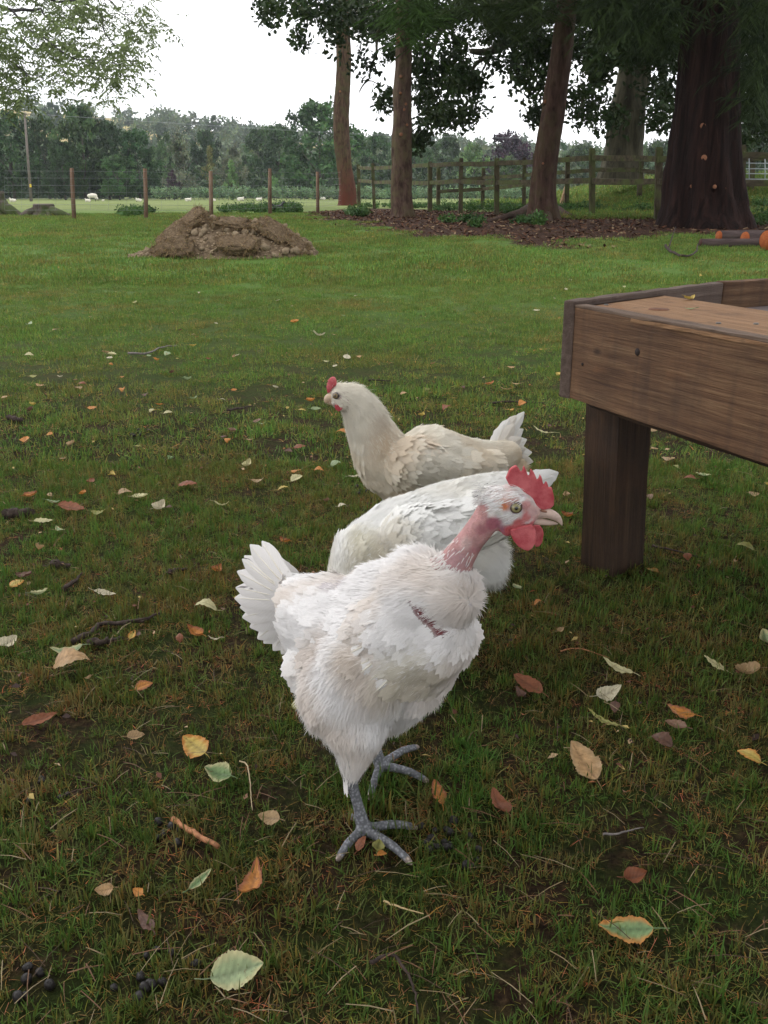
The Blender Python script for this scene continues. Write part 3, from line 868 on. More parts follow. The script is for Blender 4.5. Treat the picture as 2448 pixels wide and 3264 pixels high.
# crowns ---------------------------------------------------------------
def poly_px(pts, sc, ox, oy): return [(ox + x / sc, oy + y / sc) for x, y in pts]
def sample_poly(poly, n):
    xs = [p[0] for p in poly]; ys_ = [p[1] for p in poly]; out = []
    while len(out) < n:
        x = RNG.uniform(min(xs), max(xs), 400); y = RNG.uniform(min(ys_), max(ys_), 400)
        k = in_poly(x, y, poly); out += list(zip(x[k], y[k]))
    return out[:n]
def poly_area(p):
    return abs(sum(p[i][0] * p[i - 1][1] - p[i - 1][0] * p[i][1] for i in range(len(p)))) / 2
def canopy(parent, polys, Y0, Y1, mat, L, W, rad, per_area, nleaf, name='crown', extra=None, drop=0.0, flat=.9):
    cs = []; rs = []
    for pl, dens in polys:
        n = max(2, int(poly_area(pl) * per_area * dens))
        for (u, v) in sample_poly(pl, n):
            cs.append(np.array(P(u, v, RNG.uniform(Y0, Y1)))); rs.append(rad * RNG.uniform(.55, 1.2))
    if extra:
        for c, r in extra: cs.append(np.array(c)); rs.append(r)
    V, FF, c, _ = leaf_cloud(cs, np.array(rs), nleaf, L, W, up=.3, drop=drop, flat=flat)
    b = np.array(parent.location)
    return mesh_obj(name, V - b, FF, mat, parent, smooth=False, col=c), cs

LO = m_leafy('oak_leaves', (0.016, 0.032, 0.010), (0.036, 0.064, 0.018), .5, .22)
LC = m_leafy('conifer_sprays', (.018, .040, .010), (.055, .11, .022), .6, .2)
z5 = lambda pts: poly_px(pts, 2.212, 1050, 0)
zz = lambda pts: poly_px(pts, 1.1457, 1000, 0)
oakpolys = [
    (poly_px([(575, -20), (578, 60), (598, 105), (628, 120), (640, 100), (655, 70), (690, 62), (722, 92), (738, 105), (745, -20)], 1 / K, 0, 0), .75),
    (poly_px([(745, -20), (750, 125), (765, 148), (785, 152), (800, 128), (850, 125), (850, -20)], 1 / K, 0, 0), .8),
    (z5([(365, 735), (400, 650), (450, 620), (450, 740)]), .9),
    (z5([(580, 280), (600, 560), (590, 880), (640, 950), (730, 985), (780, 930), (840, 870), (930, 880), (960, 840), (1000, 780), (1080, 820), (1120, 735), (1070, 640), (1060, 560), (1000, 520), (960, 480), (940, 380), (900, 330), (700, 250)]), 1.15),
    (z5([(600, 960), (650, 960), (660, 1010), (610, 1050)]), .8),
    (z5([(560, -30), (560, 320), (900, 330), (1000, 260), (1050, 330), (1120, 370), (1130, 470), (1200, 545), (1290, 545), (1300, 630), (1370, 600), (1400, 710), (1450, 840), (1490, 870), (1540, 600), (1620, -30)]), .95),
    (zz([(935, -20), (930, 270), (925, 340), (955, 380), (945, 430), (965, 485), (995, 465), (990, 425), (1030, 430), (1060, 470), (1090, 490), (1110, 380), (1150, -20)]), 1.0),
    (zz([(1180, -20), (1215, 300), (1225, 420), (1255, 485), (1300, 485), (1330, 300), (1340, -20)]), 1.1),
    (zz([(1000, -20), (1000, 180), (1340, 230), (1340, -20)]), 1.8),
    (zz([(1540, -20), (1545, 540), (1600, 560), (1700, 540), (1700, 400), (1640, 330), (1700, 260), (1700, -20)]), 1.5),
]
ex = []
for i in range(170):     # the part of the oak's crown above the picture
    a = RNG.random() * 6.28; r_ = 11 * math.sqrt(RNG.random())
    ex.append(((T4.location.x - 2 + r_ * math.cos(a) * 1.2, 28 + r_ * math.sin(a) * .7, RNG.uniform(8.6, 15)), RNG.uniform(.8, 1.4)))
o4c, oc = canopy(T4, oakpolys, 24, 31, LO, .145, .10, .55, 1 / 2000, 125, extra=ex)
for T_, n_, (xa, xb), (ya, yb), (za, zb_) in ((T5, 150, (.5, 10), (8, 19), (4.8, 10)), (T3, 60, (-2, 5), (14, 22), (6.2, 11)), (T2, 50, (-4, 2), (15, 23), (6.6, 11))):  # unseen leaf clumps above the frame, added to shade the trunks and lawn
    cs = np.stack([RNG.uniform(xa, xb, n_), RNG.uniform(ya, yb, n_), RNG.uniform(za, zb_, n_)], 1)
    V, FF, c, _ = leaf_cloud(cs, RNG.uniform(.7, 1.3, n_), 60, .24, .13, up=.4)
    mesh_obj('canopy', V - np.array(T_.location), FF, LC, T_, smooth=False, col=c)
def limb(pts, r0, r1, n=16, base=None):
    q = spline(pts, n)
    return q - (np.array(base) if base is not None else 0), np.linspace(r0, r1, n)
def limbs(parent, mat, plist, name='limb'):
    b = np.array(parent.location)
    m = MB()
    for pl, r0, r1 in plist:
        q, rr = limb(pl, r0, r1, base=b); m.tube(q, rr, 8, jag=.05)
    return m.build(name, mat, parent)
def p5(x, y, Y): return np.array(P(1050 + x / 2.212, y / 2.212, Y))
limbs(T4, BK4, [
    ([np.array(P(*z2(1180, 120), 31)), p5(1700, 100, 30), p5(1450, 150, 29), p5(1250, 300, 28), p5(1120, 365, 28), p5(1000, 360, 27.5)], .26, .07),
    ([p5(1140, 390, 28), p5(1060, 430, 28), p5(1015, 480, 28), p5(1010, 520, 28), p5(950, 525, 27.8)], .06, .03),
    ([p5(1110, 410, 28), p5(1095, 470, 28), p5(1070, 510, 28)], .035, .02),
    ([np.array(P(*z2(1190, 60), 31)), p5(1500, -40, 29), p5(1100, 60, 28), p5(800, 200, 27), p5(700, 500, 26.5)], .22, .03),
    ([p5(330, 400, 27), p5(290, 470, 27), p5(285, 540, 27), p5(270, 570, 27)], .03, .018),
    ([p5(270, 570, 27), p5(240, 600, 27), p5(205, 660, 27)], .018, .008),
    ([p5(270, 570, 27), p5(310, 575, 27), p5(365, 612, 27)], .018, .007),
    ([p5(315, 580, 27), p5(300, 640, 27), p5(290, 700, 27)], .010, .004),
    ([p5(240, 590, 27), p5(212, 640, 27), p5(210, 690, 27)], .010, .004),
    ([p5(600, -60, 27), p5(480, 60, 27), p5(350, 200, 27), p5(330, 400, 27)], .08, .03),
    ([np.array(P(*z2(1185, 150), 31)), np.array(P(*z2(1080, 250), 29)), np.array(P(*z2(1000, 330), 28)), np.array(P(*z2(960, 440), 27))], .12, .02),
    ([np.array(P(*z2(1200, 160), 31)), np.array(P(*z2(1280, 280), 29)), np.array(P(*z2(1270, 430), 28))], .12, .02),
])
# dead and live twig sprays of the conifers
def sprays(parent, polys, Y0, Y1, n, mat, L0, L1, c0, c1, name='crown', hang=.5, wd=.012, leafy=7):
    m = MB(); b = np.array(parent.location)
    Cs = []; Xs = []; cols = []; Ls = []
    for pl, k in polys:
        for (u, v) in sample_poly(pl, int(n * k)):
            p = np.array(P(u, v, RNG.uniform(Y0, Y1)))
            a = RNG.random() * 6.28; x = np.array([math.cos(a), .6 * math.sin(a), -hang * RNG.random() * 1.6 + .1])
            x = nrm(x); L = RNG.uniform(L0, L1)
            cc = np.array(c0) + (np.array(c1) - np.array(c0)) * RNG.random()
            Cs.append(p); Xs.append(x); Ls.append(L); cols.append(cc)
            for j in range(leafy):
                t = RNG.random(); side = nrm(np.cross(x, [0, 0, 1.])) * RNG.choice([-1, 1])
                Cs.append(p + x * L * t); Xs.append(nrm(x * .8 + side * .7 + np.array([0, 0, -hang * .5 * RNG.random()]))); Ls.append(L * RNG.uniform(.25, .5)); cols.append(cc * RNG.uniform(.7, 1.3))
    n_ = len(Cs)
    T = np.array([[0, -.5, 0], [0, .5, 0], [.5, -.5, -.02], [.5, .5, -.02], [1, -.15, -.1], [1, .15, -.1]])
    V, FF, c, _ = scatter(T, np.array([[0, 1, 3, 2], [2, 3, 5, 4]]), np.array(Cs) - b, np.array(Xs), RNG.normal(0, .5, (n_, 3)) + np.array([0, -.5, .6]), np.array(Ls), wd * RNG.uniform(.6, 1.6, n_), col=np.array(cols))
    return mesh_obj(name, V, FF, mat, parent, smooth=False, col=c)
M_ATT = m_attr('twig_attr', .85, .15, transl=.15, scale=3)
def extra_poly(x0, x1): return [(x0, -900), (x1, -900), (x1, -30), (x0, -30)]
sprays(T1, [(z5([(-60, -80), (-80, 60), (60, 90), (130, 200), (330, 180), (440, 60), (440, -80)]), 1), (extra_poly(900, 1350), 1.6)], Y1 - 5, Y1 + 3, 240, M_ATT, .5, 1.3, (.09, .045, .03), (.15, .09, .05), hang=.35, wd=.016)
sprays(T2, [(z5([(380, -80), (420, 120), (480, 240), (560, 300), (700, 260), (760, 120), (820, -80)]), 1), (extra_poly(1150, 1500), 1.6)], Y2 - 3, Y2 + 2, 260, M_ATT, .3, .8, (.03, .055, .012), (.06, .115, .026), hang=.5, wd=.014, leafy=12)
sprays(T3, [(z5([(900, -80), (1000, 120), (1300, 160), (1620, 140), (1700, -80)]), 1), (extra_poly(1550, 2000), 1.6)], Y3 - 3, Y3 + 3, 260, M_ATT, .3, .9, (.02, .035, .010), (.04, .06, .018), hang=.5, wd=.012, leafy=12)
sprays(T5, [(zz([(1000, -60), (1010, 60), (1120, 110), (1300, 200), (1335, 60), (1335, -60)]), .7), (zz([(1545, -60), (1550, 330), (1600, 420), (1700, 250), (1700, -60)]), 1.1),
            (zz([(1330, -60), (1335, 30), (1550, 20), (1550, -60)]), .2), (extra_poly(1900, 2600), 2.5)], Y5 - 1.6, Y5 + 3.5, 420, M_ATT, .25, .7, (.014, .024, .010), (.040, .062, .018), hang=1.0, wd=.009, leafy=16)

# ------------------------------------------------------------------ hanging branches, top left; its crown shades the near lawn
def left_tree():
    base = Vector((-4.6, 3.2, 0)); base.z = float(gz(base.x, base.y))
    t = empty('ash_tree', tuple(base), 'fine leaved branches hanging into the sky at the top left', 'tree')
    b = np.array(base)
    bark = m_bark('bark_ash', [(.3, (.03, .028, .03)), (.7, (.085, .08, .08))], 12)
    m = MB(); m.tube([(0, 0, -.1), (.05, 0, 1.5), (.1, .1, 3.4), (.3, 0, 6.0), (.4, 0, 8.5)], [.33, .26, .22, .15, .06], 14, jag=.05)
    m.build('trunk', bark, t)
    q = lambda x, y, Y: np.array(P(x / 2.765, y / 2.765, Y)) - b
    L = [([(-700, -150, 6.0), (-300, 20, 7.2), (-60, 40, 7.6), (0, 55, 7.6), (100, 90, 7.6), (200, 85, 7.7), (290, 90, 7.8), (360, 75, 7.9)], 22, 9),
         ([(110, 95, 7.6), (190, 190, 7.5), (260, 265, 7.4), (370, 320, 7.3), (440, 375, 7.2), (540, 450, 7.1), (680, 525, 7.0), (760, 525, 7.0), (830, 570, 7.0)], 10, 3),
         ([(360, 75, 7.9), (390, 130, 7.9), (480, 210, 7.9), (530, 300, 7.8), (600, 380, 7.7), (700, 480, 7.6), (780, 540, 7.5)], 9, 3),
         ([(-300, -250, 7), (200, -100, 8.4), (460, 0, 8.4), (520, 15, 8.4), (640, 5, 8.4), (740, 30, 8.4), (840, 80, 8.4), (900, 150, 8.3), (910, 250, 8.2), (960, 340, 8.1), (1050, 430, 8.0), (1170, 460, 8.0), (1250, 500, 8.0)], 14, 2.2),
         ([(550, 20, 8.4), (650, 100, 8.3), (740, 180, 8.2)], 6, 3), ([(520, 20, 8.4), (520, 110, 8.3), (570, 190, 8.2), (610, 225, 8.2)], 5, 2.5),
         ([(260, 265, 7.4), (220, 340, 7.4), (200, 400, 7.4), (120, 480, 7.4)], 6, 3), ([(265, 300, 7.4), (310, 400, 7.3), (380, 480, 7.3)], 4, 2),
         ([(-200, 300, 6.8), (-30, 460, 7.2), (20, 490, 7.2), (90, 540, 7.2), (160, 590, 7.2), (230, 650, 7.2), (235, 780, 7.2), (250, 880, 7.2)], 8, 3),
         ([(700, -150, 9), (960, 0, 8.8), (1000, 30, 8.8), (1060, 110, 8.8), (1150, 130, 8.8), (1250, 100, 8.8)], 6, 2.5),
         ([(340, 670, 7.2), (420, 720, 7.2), (560, 740, 7.2)], 3, 2), ([(230, 650, 7.2), (340, 670, 7.2)], 4, 3), ([(760, 525, 7.0), (930, 540, 7.0), (1050, 570, 7.0), (1090, 545, 7.0)], 4, 2),
         ([(830, 570, 7), (900, 640, 7), (930, 760, 7), (950, 860, 7)], 3, 1.5), ([(1060, 110, 8.8), (1250, 230, 8.7), (1400, 200, 8.7), (1500, 240, 8.7)], 4, 2), ([(620, 600, 7), (560, 660, 7), (470, 740, 7)], 3, 2),
         ([(90, 540, 7.2), (60, 640, 7.2), (60, 740, 7.2), (100, 850, 7.2)], 3, 1.5), ([(200, 440, 7.3), (200, 540, 7.3), (220, 600, 7.3)], 3, 2), ([(300, 380, 7.3), (430, 440, 7.2), (490, 500, 7.2)], 3, 2)]
    m = MB()
    for pl, r0, r1 in L:
        s_ = 7.6 / F / 2.765
        pts = spline([q(*p) for p in pl], 5 * len(pl)); m.tube(pts, np.linspace(r0, r1, len(pts)) * s_, 7, jag=.08)
    # limbs joining the hanging branches to the trunk
    for pl, r0, _ in L:
        if pl[0][0] < -100 or pl[0][1] < -120:
            a = q(*pl[0]); m.tube(spline([(.2, 0, 4.2), tuple((a + np.array([.2, 0, 4.6])) / 2 + np.array([0, 0, .5])), tuple(a)], 10), np.linspace(.09, r0 * .001, 10), 8)
    m.build('branches', bark, t)
    poly = [(-60, -80), (1050, -80), (1300, 0), (1330, 60), (1335, 150), (1500, 230), (1490, 250), (1400, 330), (1250, 390), (1190, 480), (1190, 640), (1120, 660), (1000, 640), (1070, 720), (1020, 760), (965, 780), (985, 890), (930, 880), (880, 800),
            (800, 740), (780, 640), (720, 690), (610, 680), (600, 770), (560, 840), (500, 770), (400, 815), (330, 780), (250, 840), (160, 840), (130, 870), (60, 890), (-60, 850)]
    segs = np.concatenate([spline([p for p in pl], 6 * len(pl)) for pl, _, _ in L])
    Cs = []; Xs = []; Ls = []; Cl = []
    k = 0
    while k < 195:
        x = RNG.uniform(-60, 1520); y = RNG.uniform(-80, 900)
        if not in_poly(np.array([x]), np.array([y]), poly)[0]: continue
        gap = float(vnoise(x, y, 1 / 105., 31))
        if gap < .43: continue
        d = np.hypot(segs[:, 0] - x, segs[:, 1] - y); i = int(np.argmin(d))
        if d[i] > 130 and RNG.random() < .6: continue
        k += 1
        Yd = segs[i, 2] + RNG.normal(0, .3)
        c = q(x, y, Yd); shade = RNG.uniform(.6, 1.3)
        for r_ in range(6):          # compound leaves
            a = RNG.random() * 6.28
            d3 = nrm(np.array([math.cos(a), math.sin(a), RNG.uniform(-1.1, .2)])); LL = RNG.uniform(.08, .17)
            o_ = c + RNG.normal(0, .06, 3); side = nrm(np.cross(d3, [0, 0, 1.]))
            for j in range(9):
                tt = (j // 2 + 1) / 5.
                sgn = (1 if j % 2 else -1) if j < 8 else 0
                Cs.append(o_ + d3 * LL * tt); Xs.append(nrm(d3 * .5 + side * sgn + np.array([0, 0, -.35]))); Ls.append(RNG.uniform(.026, .042)); Cl.append(shade * RNG.uniform(.8, 1.2))
    n = len(Cs); Cl = np.array(Cl)[:, None] * np.array([[1.05, 1, 1]])
    V, FF, cc, _ = scatter(OAKLEAF, OAKF, np.array(Cs), np.array(Xs), RNG.normal(0, .5, (n, 3)) + np.array([0, 0, .8]), np.array(Ls), np.array(Ls) * .42, col=Cl)
    mt = m_leafy('ash_leaves', (.11, .15, .06), (.18, .24, .10), 2.5, .5)
    mesh_obj('foliage', V, FF, mt, t, smooth=False, col=cc)
    # the crown overhead, above and behind the picture: this is what darkens the foreground
    cs = []; rs = []
    for i in range(400):
        x = RNG.uniform(-4.5, 6.0); y = RNG.uniform(-5.0, 1.5); z = RNG.uniform(2.9, 5.5)
        if y > .2 and RNG.random() < .35: continue
        cs.append((x, y, z)); rs.append(RNG.uniform(.45, .8))
    V, FF, c, _ = leaf_cloud(cs, np.array(rs), 70, .13, .09, up=.5)
    mesh_obj('crown', V - b, FF, mt, t, smooth=False, col=c)
left_tree()

# ------------------------------------------------------------------ hens
# feather template: a fan of barbs from a central shaft, so edges are soft
_fv = []; _fu = []; _ff = []
_NB = 15
for i in range(_NB):
    for sg in (-1, 1):
        t0 = .02 + .80 * i / (_NB - 1)
        wdt = .5 * (.40 + .60 * math.sin(math.pi * min(t0 * .80 + .14, 1)) ** .7)
        lng = .30 * (1 - .35 * t0); jt = ((i * 7 + (sg > 0) * 3) % 5 - 2) * .007
        a0 = (t0, 0.0, .03 - .10 * (t0 - .45) ** 2)
        b0 = (t0 + .085, 0.0, .03 - .10 * (t0 - .45) ** 2)
        c0 = (t0 + lng * .75 + jt + .07, sg * wdt * .70, .015 - .10 * (t0 - .35) ** 2)
        d0 = (t0 + lng * .62 + jt, sg * wdt * .78, .010 - .10 * (t0 - .35) ** 2)
        e0 = (t0 + lng + jt * 2, sg * wdt * (1.02 if t0 < .7 else .80), -.012 - .10 * (t0 - .3) ** 2)
        a0, b0, c0, d0, e0 = [(q_[0], q_[1], q_[2] * .55) for q_ in (a0, b0, c0, d0, e0)]
        k = len(_fv); _fv += [a0, b0, c0, d0, e0]; _fu += [(t0, 0), (t0, 0), (t0 + .1, sg * .5), (t0 + .1, sg * .5), (t0 + .2, sg)]
        _ff.append(((k, k + 1, k + 2, k + 3), (k + 3, k + 2, k + 4)) if sg > 0 else ((k, k + 3, k + 2, k + 1), (k + 3, k + 4, k + 2)))
FEA = np.array(_fv); FEAU = np.array(_fu)
FEAF = [np.array([f[0] for f in _ff]), np.array([f[1] for f in _ff])]
STR = np.array([[0, -.5, 0], [0, .5, 0], [.35, -.42, .05], [.35, .42, .05], [.7, -.25, .03], [.7, .25, .03], [1, 0, -.06]])
STRF = [np.array([[0, 2, 3, 1], [2, 4, 5, 3]]), np.array([[4, 6, 5]])]

def mat_feather(name, transl=.22):
    s = NT(name)
    a = s.n('ShaderNodeAttribute', _attribute_name='st'); sp = s.n('ShaderNodeSeparateXYZ'); s.l(a.outputs['Vector'], sp.inputs[0])
    # barbs: fine slanted lines on both sides of the shaft
    ab = s.n('ShaderNodeMath', _operation='ABSOLUTE'); s.l(sp.outputs['Y'], ab.inputs[0])
    m1 = s.n('ShaderNodeMath', _operation='MULTIPLY_ADD'); s.l(sp.outputs['X'], m1.inputs[0]); m1.inputs[1].default_value = 1.0
    mm = s.n('ShaderNodeMath', _operation='MULTIPLY'); s.l(ab.outputs[0], mm.inputs[0]); mm.inputs[1].default_value = -.35
    s.l(mm.outputs[0], m1.inputs[2])
    cb = s.n('ShaderNodeCombineXYZ'); s.l(m1.outputs[0], cb.inputs['X'])
    n = s.noise(cb.outputs[0], 60, 2, .5)
    c = s.mixc(1.0, s.attr, s.ramp(n, [(.35, .86), (.6, 1.)]), 'MULTIPLY')
    return s.prin(c, .85, .15, s.bump(n, .0006, .5), transl=transl)
M_FEA = mat_feather('feather')
M_DOWN = m_attr('down', .9, .1, transl=.22, scale=60, var=.06)
def mat_skin():
    s = NT('hen_skin')
    n = s.noise(s.pos, 330, 5, .7); n2 = s.noise(s.pos, 90, 5, .7)
    c = s.mixc(1.0, s.attr, s.ramp(n2, [(.3, .72), (.7, 1.1)]), 'MULTIPLY')
    return s.prin(c, .65, .2, s.bump(n, .0025, 1.0), sss=.25, sssr=(.006, .002, .001))
M_SKIN = mat_skin()
def mat_comb():
    s = NT('comb_flesh')
    n = s.noise(s.pos, 700, 3, .7); n2 = s.noise(s.pos, 55, 3, .6)
    c = s.ramp(n2, [(.35, (.45, .060, .075)), (.65, (.64, .17, .18))])
    return s.prin(c, .6, .25, s.bump(n, .0016, 1.0), sss=.2, sssr=(.006, .0015, .001))
M_COMB = mat_comb()
def mat_scale():
    s = NT('leg_scales')
    v = s.n('ShaderNodeTexVoronoi', Scale=260); s.l(s.pos, v.inputs['Vector'])
    c = s.mixc(1.0, s.attr, s.ramp(v.outputs['Distance'], [(.15, 1.1), (.6, .45)]), 'MULTIPLY')
    return s.prin(c, .55, .35, s.bump(v.outputs['Distance'], .0012, -.8))

M_SCALE = mat_scale()
def sphere_cloud(bones):
    """overlapping spheres along each bone -> one mesh to be fused"""
    bm = bmesh.new(); bmesh.ops.create_icosphere(bm, subdivisions=2, radius=1)
    bm.verts.ensure_lookup_table()
    SV = np.array([v.co for v in bm.verts]); SF = np.array([[v.index for v in f.verts] for f in bm.faces]); bm.free()
    m = MB()
    for b in bones:
        p0, p1 = np.array(b['p0'], float), np.array(b['p1'], float); r0, r1 = b['r0'], b['r1']
        d = np.linalg.norm(p1 - p0); n = max(2, int(d / (min(r0, r1) * .22)) + 1)
        for t in np.linspace(0, 1, n):
            m.add(SV * (r0 + (r1 - r0) * t) + p0 + (p1 - p0) * t, [SF])
    return m

def fuse(bones, voxel, smooth_it):
    me = sphere_cloud(bones).build('tmp', None, mesh_only=True)
    o = bpy.data.objects.new('tmp', me); COL.objects.link(o)
    r = o.modifiers.new('r', 'REMESH'); r.mode = 'VOXEL'; r.voxel_size = voxel
    sm = o.modifiers.new('s', 'SMOOTH'); sm.iterations = smooth_it; sm.factor = .5
    dg = bpy.context.evaluated_depsgraph_get(); dg.update()
    ev = o.evaluated_get(dg); em = ev.to_mesh()
    n = len(em.vertices); V = np.zeros(n * 3, np.float32); em.vertices.foreach_get('co', V); V = V.reshape(-1, 3).astype(float)
    nn = np.zeros(n * 3, np.float32); em.vertices.foreach_get('normal', nn); nn = nn.reshape(-1, 3).astype(float)
    lt = np.zeros(len(em.polygons), np.int32); em.polygons.foreach_get('loop_total', lt)
    vi = np.zeros(len(em.loops), np.int32); em.loops.foreach_get('vertex_index', vi)
    st = np.concatenate([[0], np.cumsum(lt)[:-1]])
    Q = [vi[np.add.outer(st[lt == k], np.arange(k))] for k in (3, 4) if (lt == k).any()]
    ev.to_mesh_clear(); bpy.data.objects.remove(o); bpy.data.meshes.remove(me)
    return V, nn, Q

def nearest_bone(Pt, bones):
    best = np.full(len(Pt), 1e9); idx = np.zeros(len(Pt), int); tt = np.zeros(len(Pt))
    for i, b in enumerate(bones):
        p0, p1 = np.array(b['p0'], float), np.array(b['p1'], float); d = p1 - p0; L2 = max(d.dot(d), 1e-9)
        t = np.clip(((Pt - p0) @ d) / L2, 0, 1)
        dist = np.linalg.norm(Pt - (p0 + t[:, None] * d), axis=1) - (b['r0'] + (b['r1'] - b['r0']) * t)
        k = dist < best; best[k] = dist[k]; idx[k] = i; tt[k] = t[k]
    return idx, tt, best

def bone(p0, r0, p1, r1, col=(.8, .78, .74), f=1.0, fl=.034, flow=None, down=0.0):
    return dict(p0=np.array(p0), p1=np.array(p1), r0=r0, r1=r1, col=np.array(col, float), f=f, fl=fl, flow=flow, down=down)

def poly_solid(name, pts, thick, mat, parent, base, vox=.0012, smooth=5, axis=None):
    """closed outline (world points, roughly coplanar) -> rounded fleshy sheet"""
    P3 = np.array([list(p) for p in pts]); c = P3.mean(0)
    u, s_, vt = np.linalg.svd(P3 - c); nrmv = vt[2] if axis is None else np.array(axis, float)
    bm = bmesh.new()
    a = [bm.verts.new(p - nrmv * thick / 2) for p in P3]; b = [bm.verts.new(p + nrmv * thick / 2) for p in P3]
    n = len(a)
    bm.faces.new(a); bm.faces.new(b[::-1])
    for i in range(n): bm.faces.new((a[i], b[i], b[(i + 1) % n], a[(i + 1) % n]))
    bmesh.ops.recalc_face_normals(bm, faces=bm.faces)
    bmesh.ops.triangulate(bm, faces=bm.faces)
    me = bpy.data.meshes.new('t'); bm.to_mesh(me); bm.free()
    o = bpy.data.objects.new('t', me); COL.objects.link(o)
    r = o.modifiers.new('r', 'REMESH'); r.mode = 'VOXEL'; r.voxel_size = vox
    sm = o.modifiers.new('s', 'SMOOTH'); sm.iterations = smooth; sm.factor = .5
    dg = bpy.context.evaluated_depsgraph_get(); dg.update()
    me2 = bpy.data.meshes.new_from_object(o.evaluated_get(dg)); bpy.data.objects.remove(o)
    me2.transform(Matrix.Translation(-Vector(base)))
    me2.name = name; me2.materials.clear(); me2.materials.append(mat)
    for p in me2.polygons: p.use_smooth = True
    return link(bpy.data.objects.new(name, me2), parent)

def eye_obj(parent, c, r, out, base, iris=(.28, .25, .12), seg=24):
    out = nrm(np.array(out, float)); a = nrm(np.cross(out, [0, 0, 1.])); b = np.cross(out, a)
    V = []; Cc = []; n = 16
    for i in range(n + 1):
        ph = math.pi * i / n
        for j in range(seg):
            th = 2 * math.pi * j / seg
            V.append(np.array(c) - np.array(base) + r * (out * math.cos(ph) + (a * math.cos(th) + b * math.sin(th)) * math.sin(ph)))
            Cc.append((.006, .006, .006) if ph < .36 else (iris if ph < .78 else ((.10, .075, .05) if ph < .86 else (.045, .03, .028))))
    i = np.arange((n + 1) * seg).reshape(n + 1, seg)
    Q = np.stack([i[:-1], np.roll(i[:-1], -1, 1), np.roll(i[1:], -1, 1), i[1:]], -1).reshape(-1, 4)
    s = NT('eye'); mt = s.prin(s.attr, .08, .6)
    return mesh_obj('eye', np.array(V), Q, mt, parent, col=np.array(Cc))

def long_feather(name, p0, p1, width, parent, base, col, out, bend=.12, mat=None, dark=None, droop=0.0, n=16):
    """one quill feather as a curved vane with a shaft"""
    p0 = np.array(p0); p1 = np.array(p1); x = p1 - p0; L = np.linalg.norm(x); x = x / L
    out = np.array(out, float); out = nrm(out - x * out.dot(x)); yv = np.cross(out, x)
    V = []; C_ = []; U = []; ny = 9
    jag = [random.uniform(-1, 1) for _ in range(40)]
    for i in range(n + 1):
        t = i / n
        w_ = width * (.35 + .65 * min(1, t * 2.2)) * (1 if t < .72 else math.sqrt(max(.012, 1 - ((t - .72) / .28) ** 2)))
        c = p0 + x * L * t + yv * bend * L * (t * t) * 1.0 + out * L * (-.10 * t * t) + np.array([0, 0, -droop * L * t * t])
        for j in range(ny):
            q = (j / (ny - 1) - .5) * 2
            fr = 1 + .08 * jag[(i * 2 + (q > 0)) % 40] * abs(q)
            V.append(c + yv * q * w_ / 2 * fr - x * abs(q) * w_ * .25 * (t > .1) + out * (-.10 * q * q * w_) - base)
            cc = np.array(col, float) * (1.0 if abs(q) > .15 else 1.05)
            if dark is not None and dark(t, q): cc = cc * np.array([.12, .11, .12])
            C_.append(cc); U.append((t, q))
    F_ = [(i * ny + j, i * ny + j + 1, (i + 1) * ny + j + 1, (i + 1) * ny + j) for i in range(n) for j in range(ny - 1)]
    m = MB(); m.add(np.array(V), [np.array(F_)], np.array(C_), np.array(U))
    m.tube([p0 - base, p0 + x * L * .5 + yv * bend * L * .25 - out * L * .025 - base + out * .0006, p0 + x * L * .93 + yv * bend * L * .86 - out * L * .086 - base + out * .0006], [.0013, .0009, .0003], 5, col=(.85, .8, .7))
    return m.build(name, mat or M_FEA, parent)

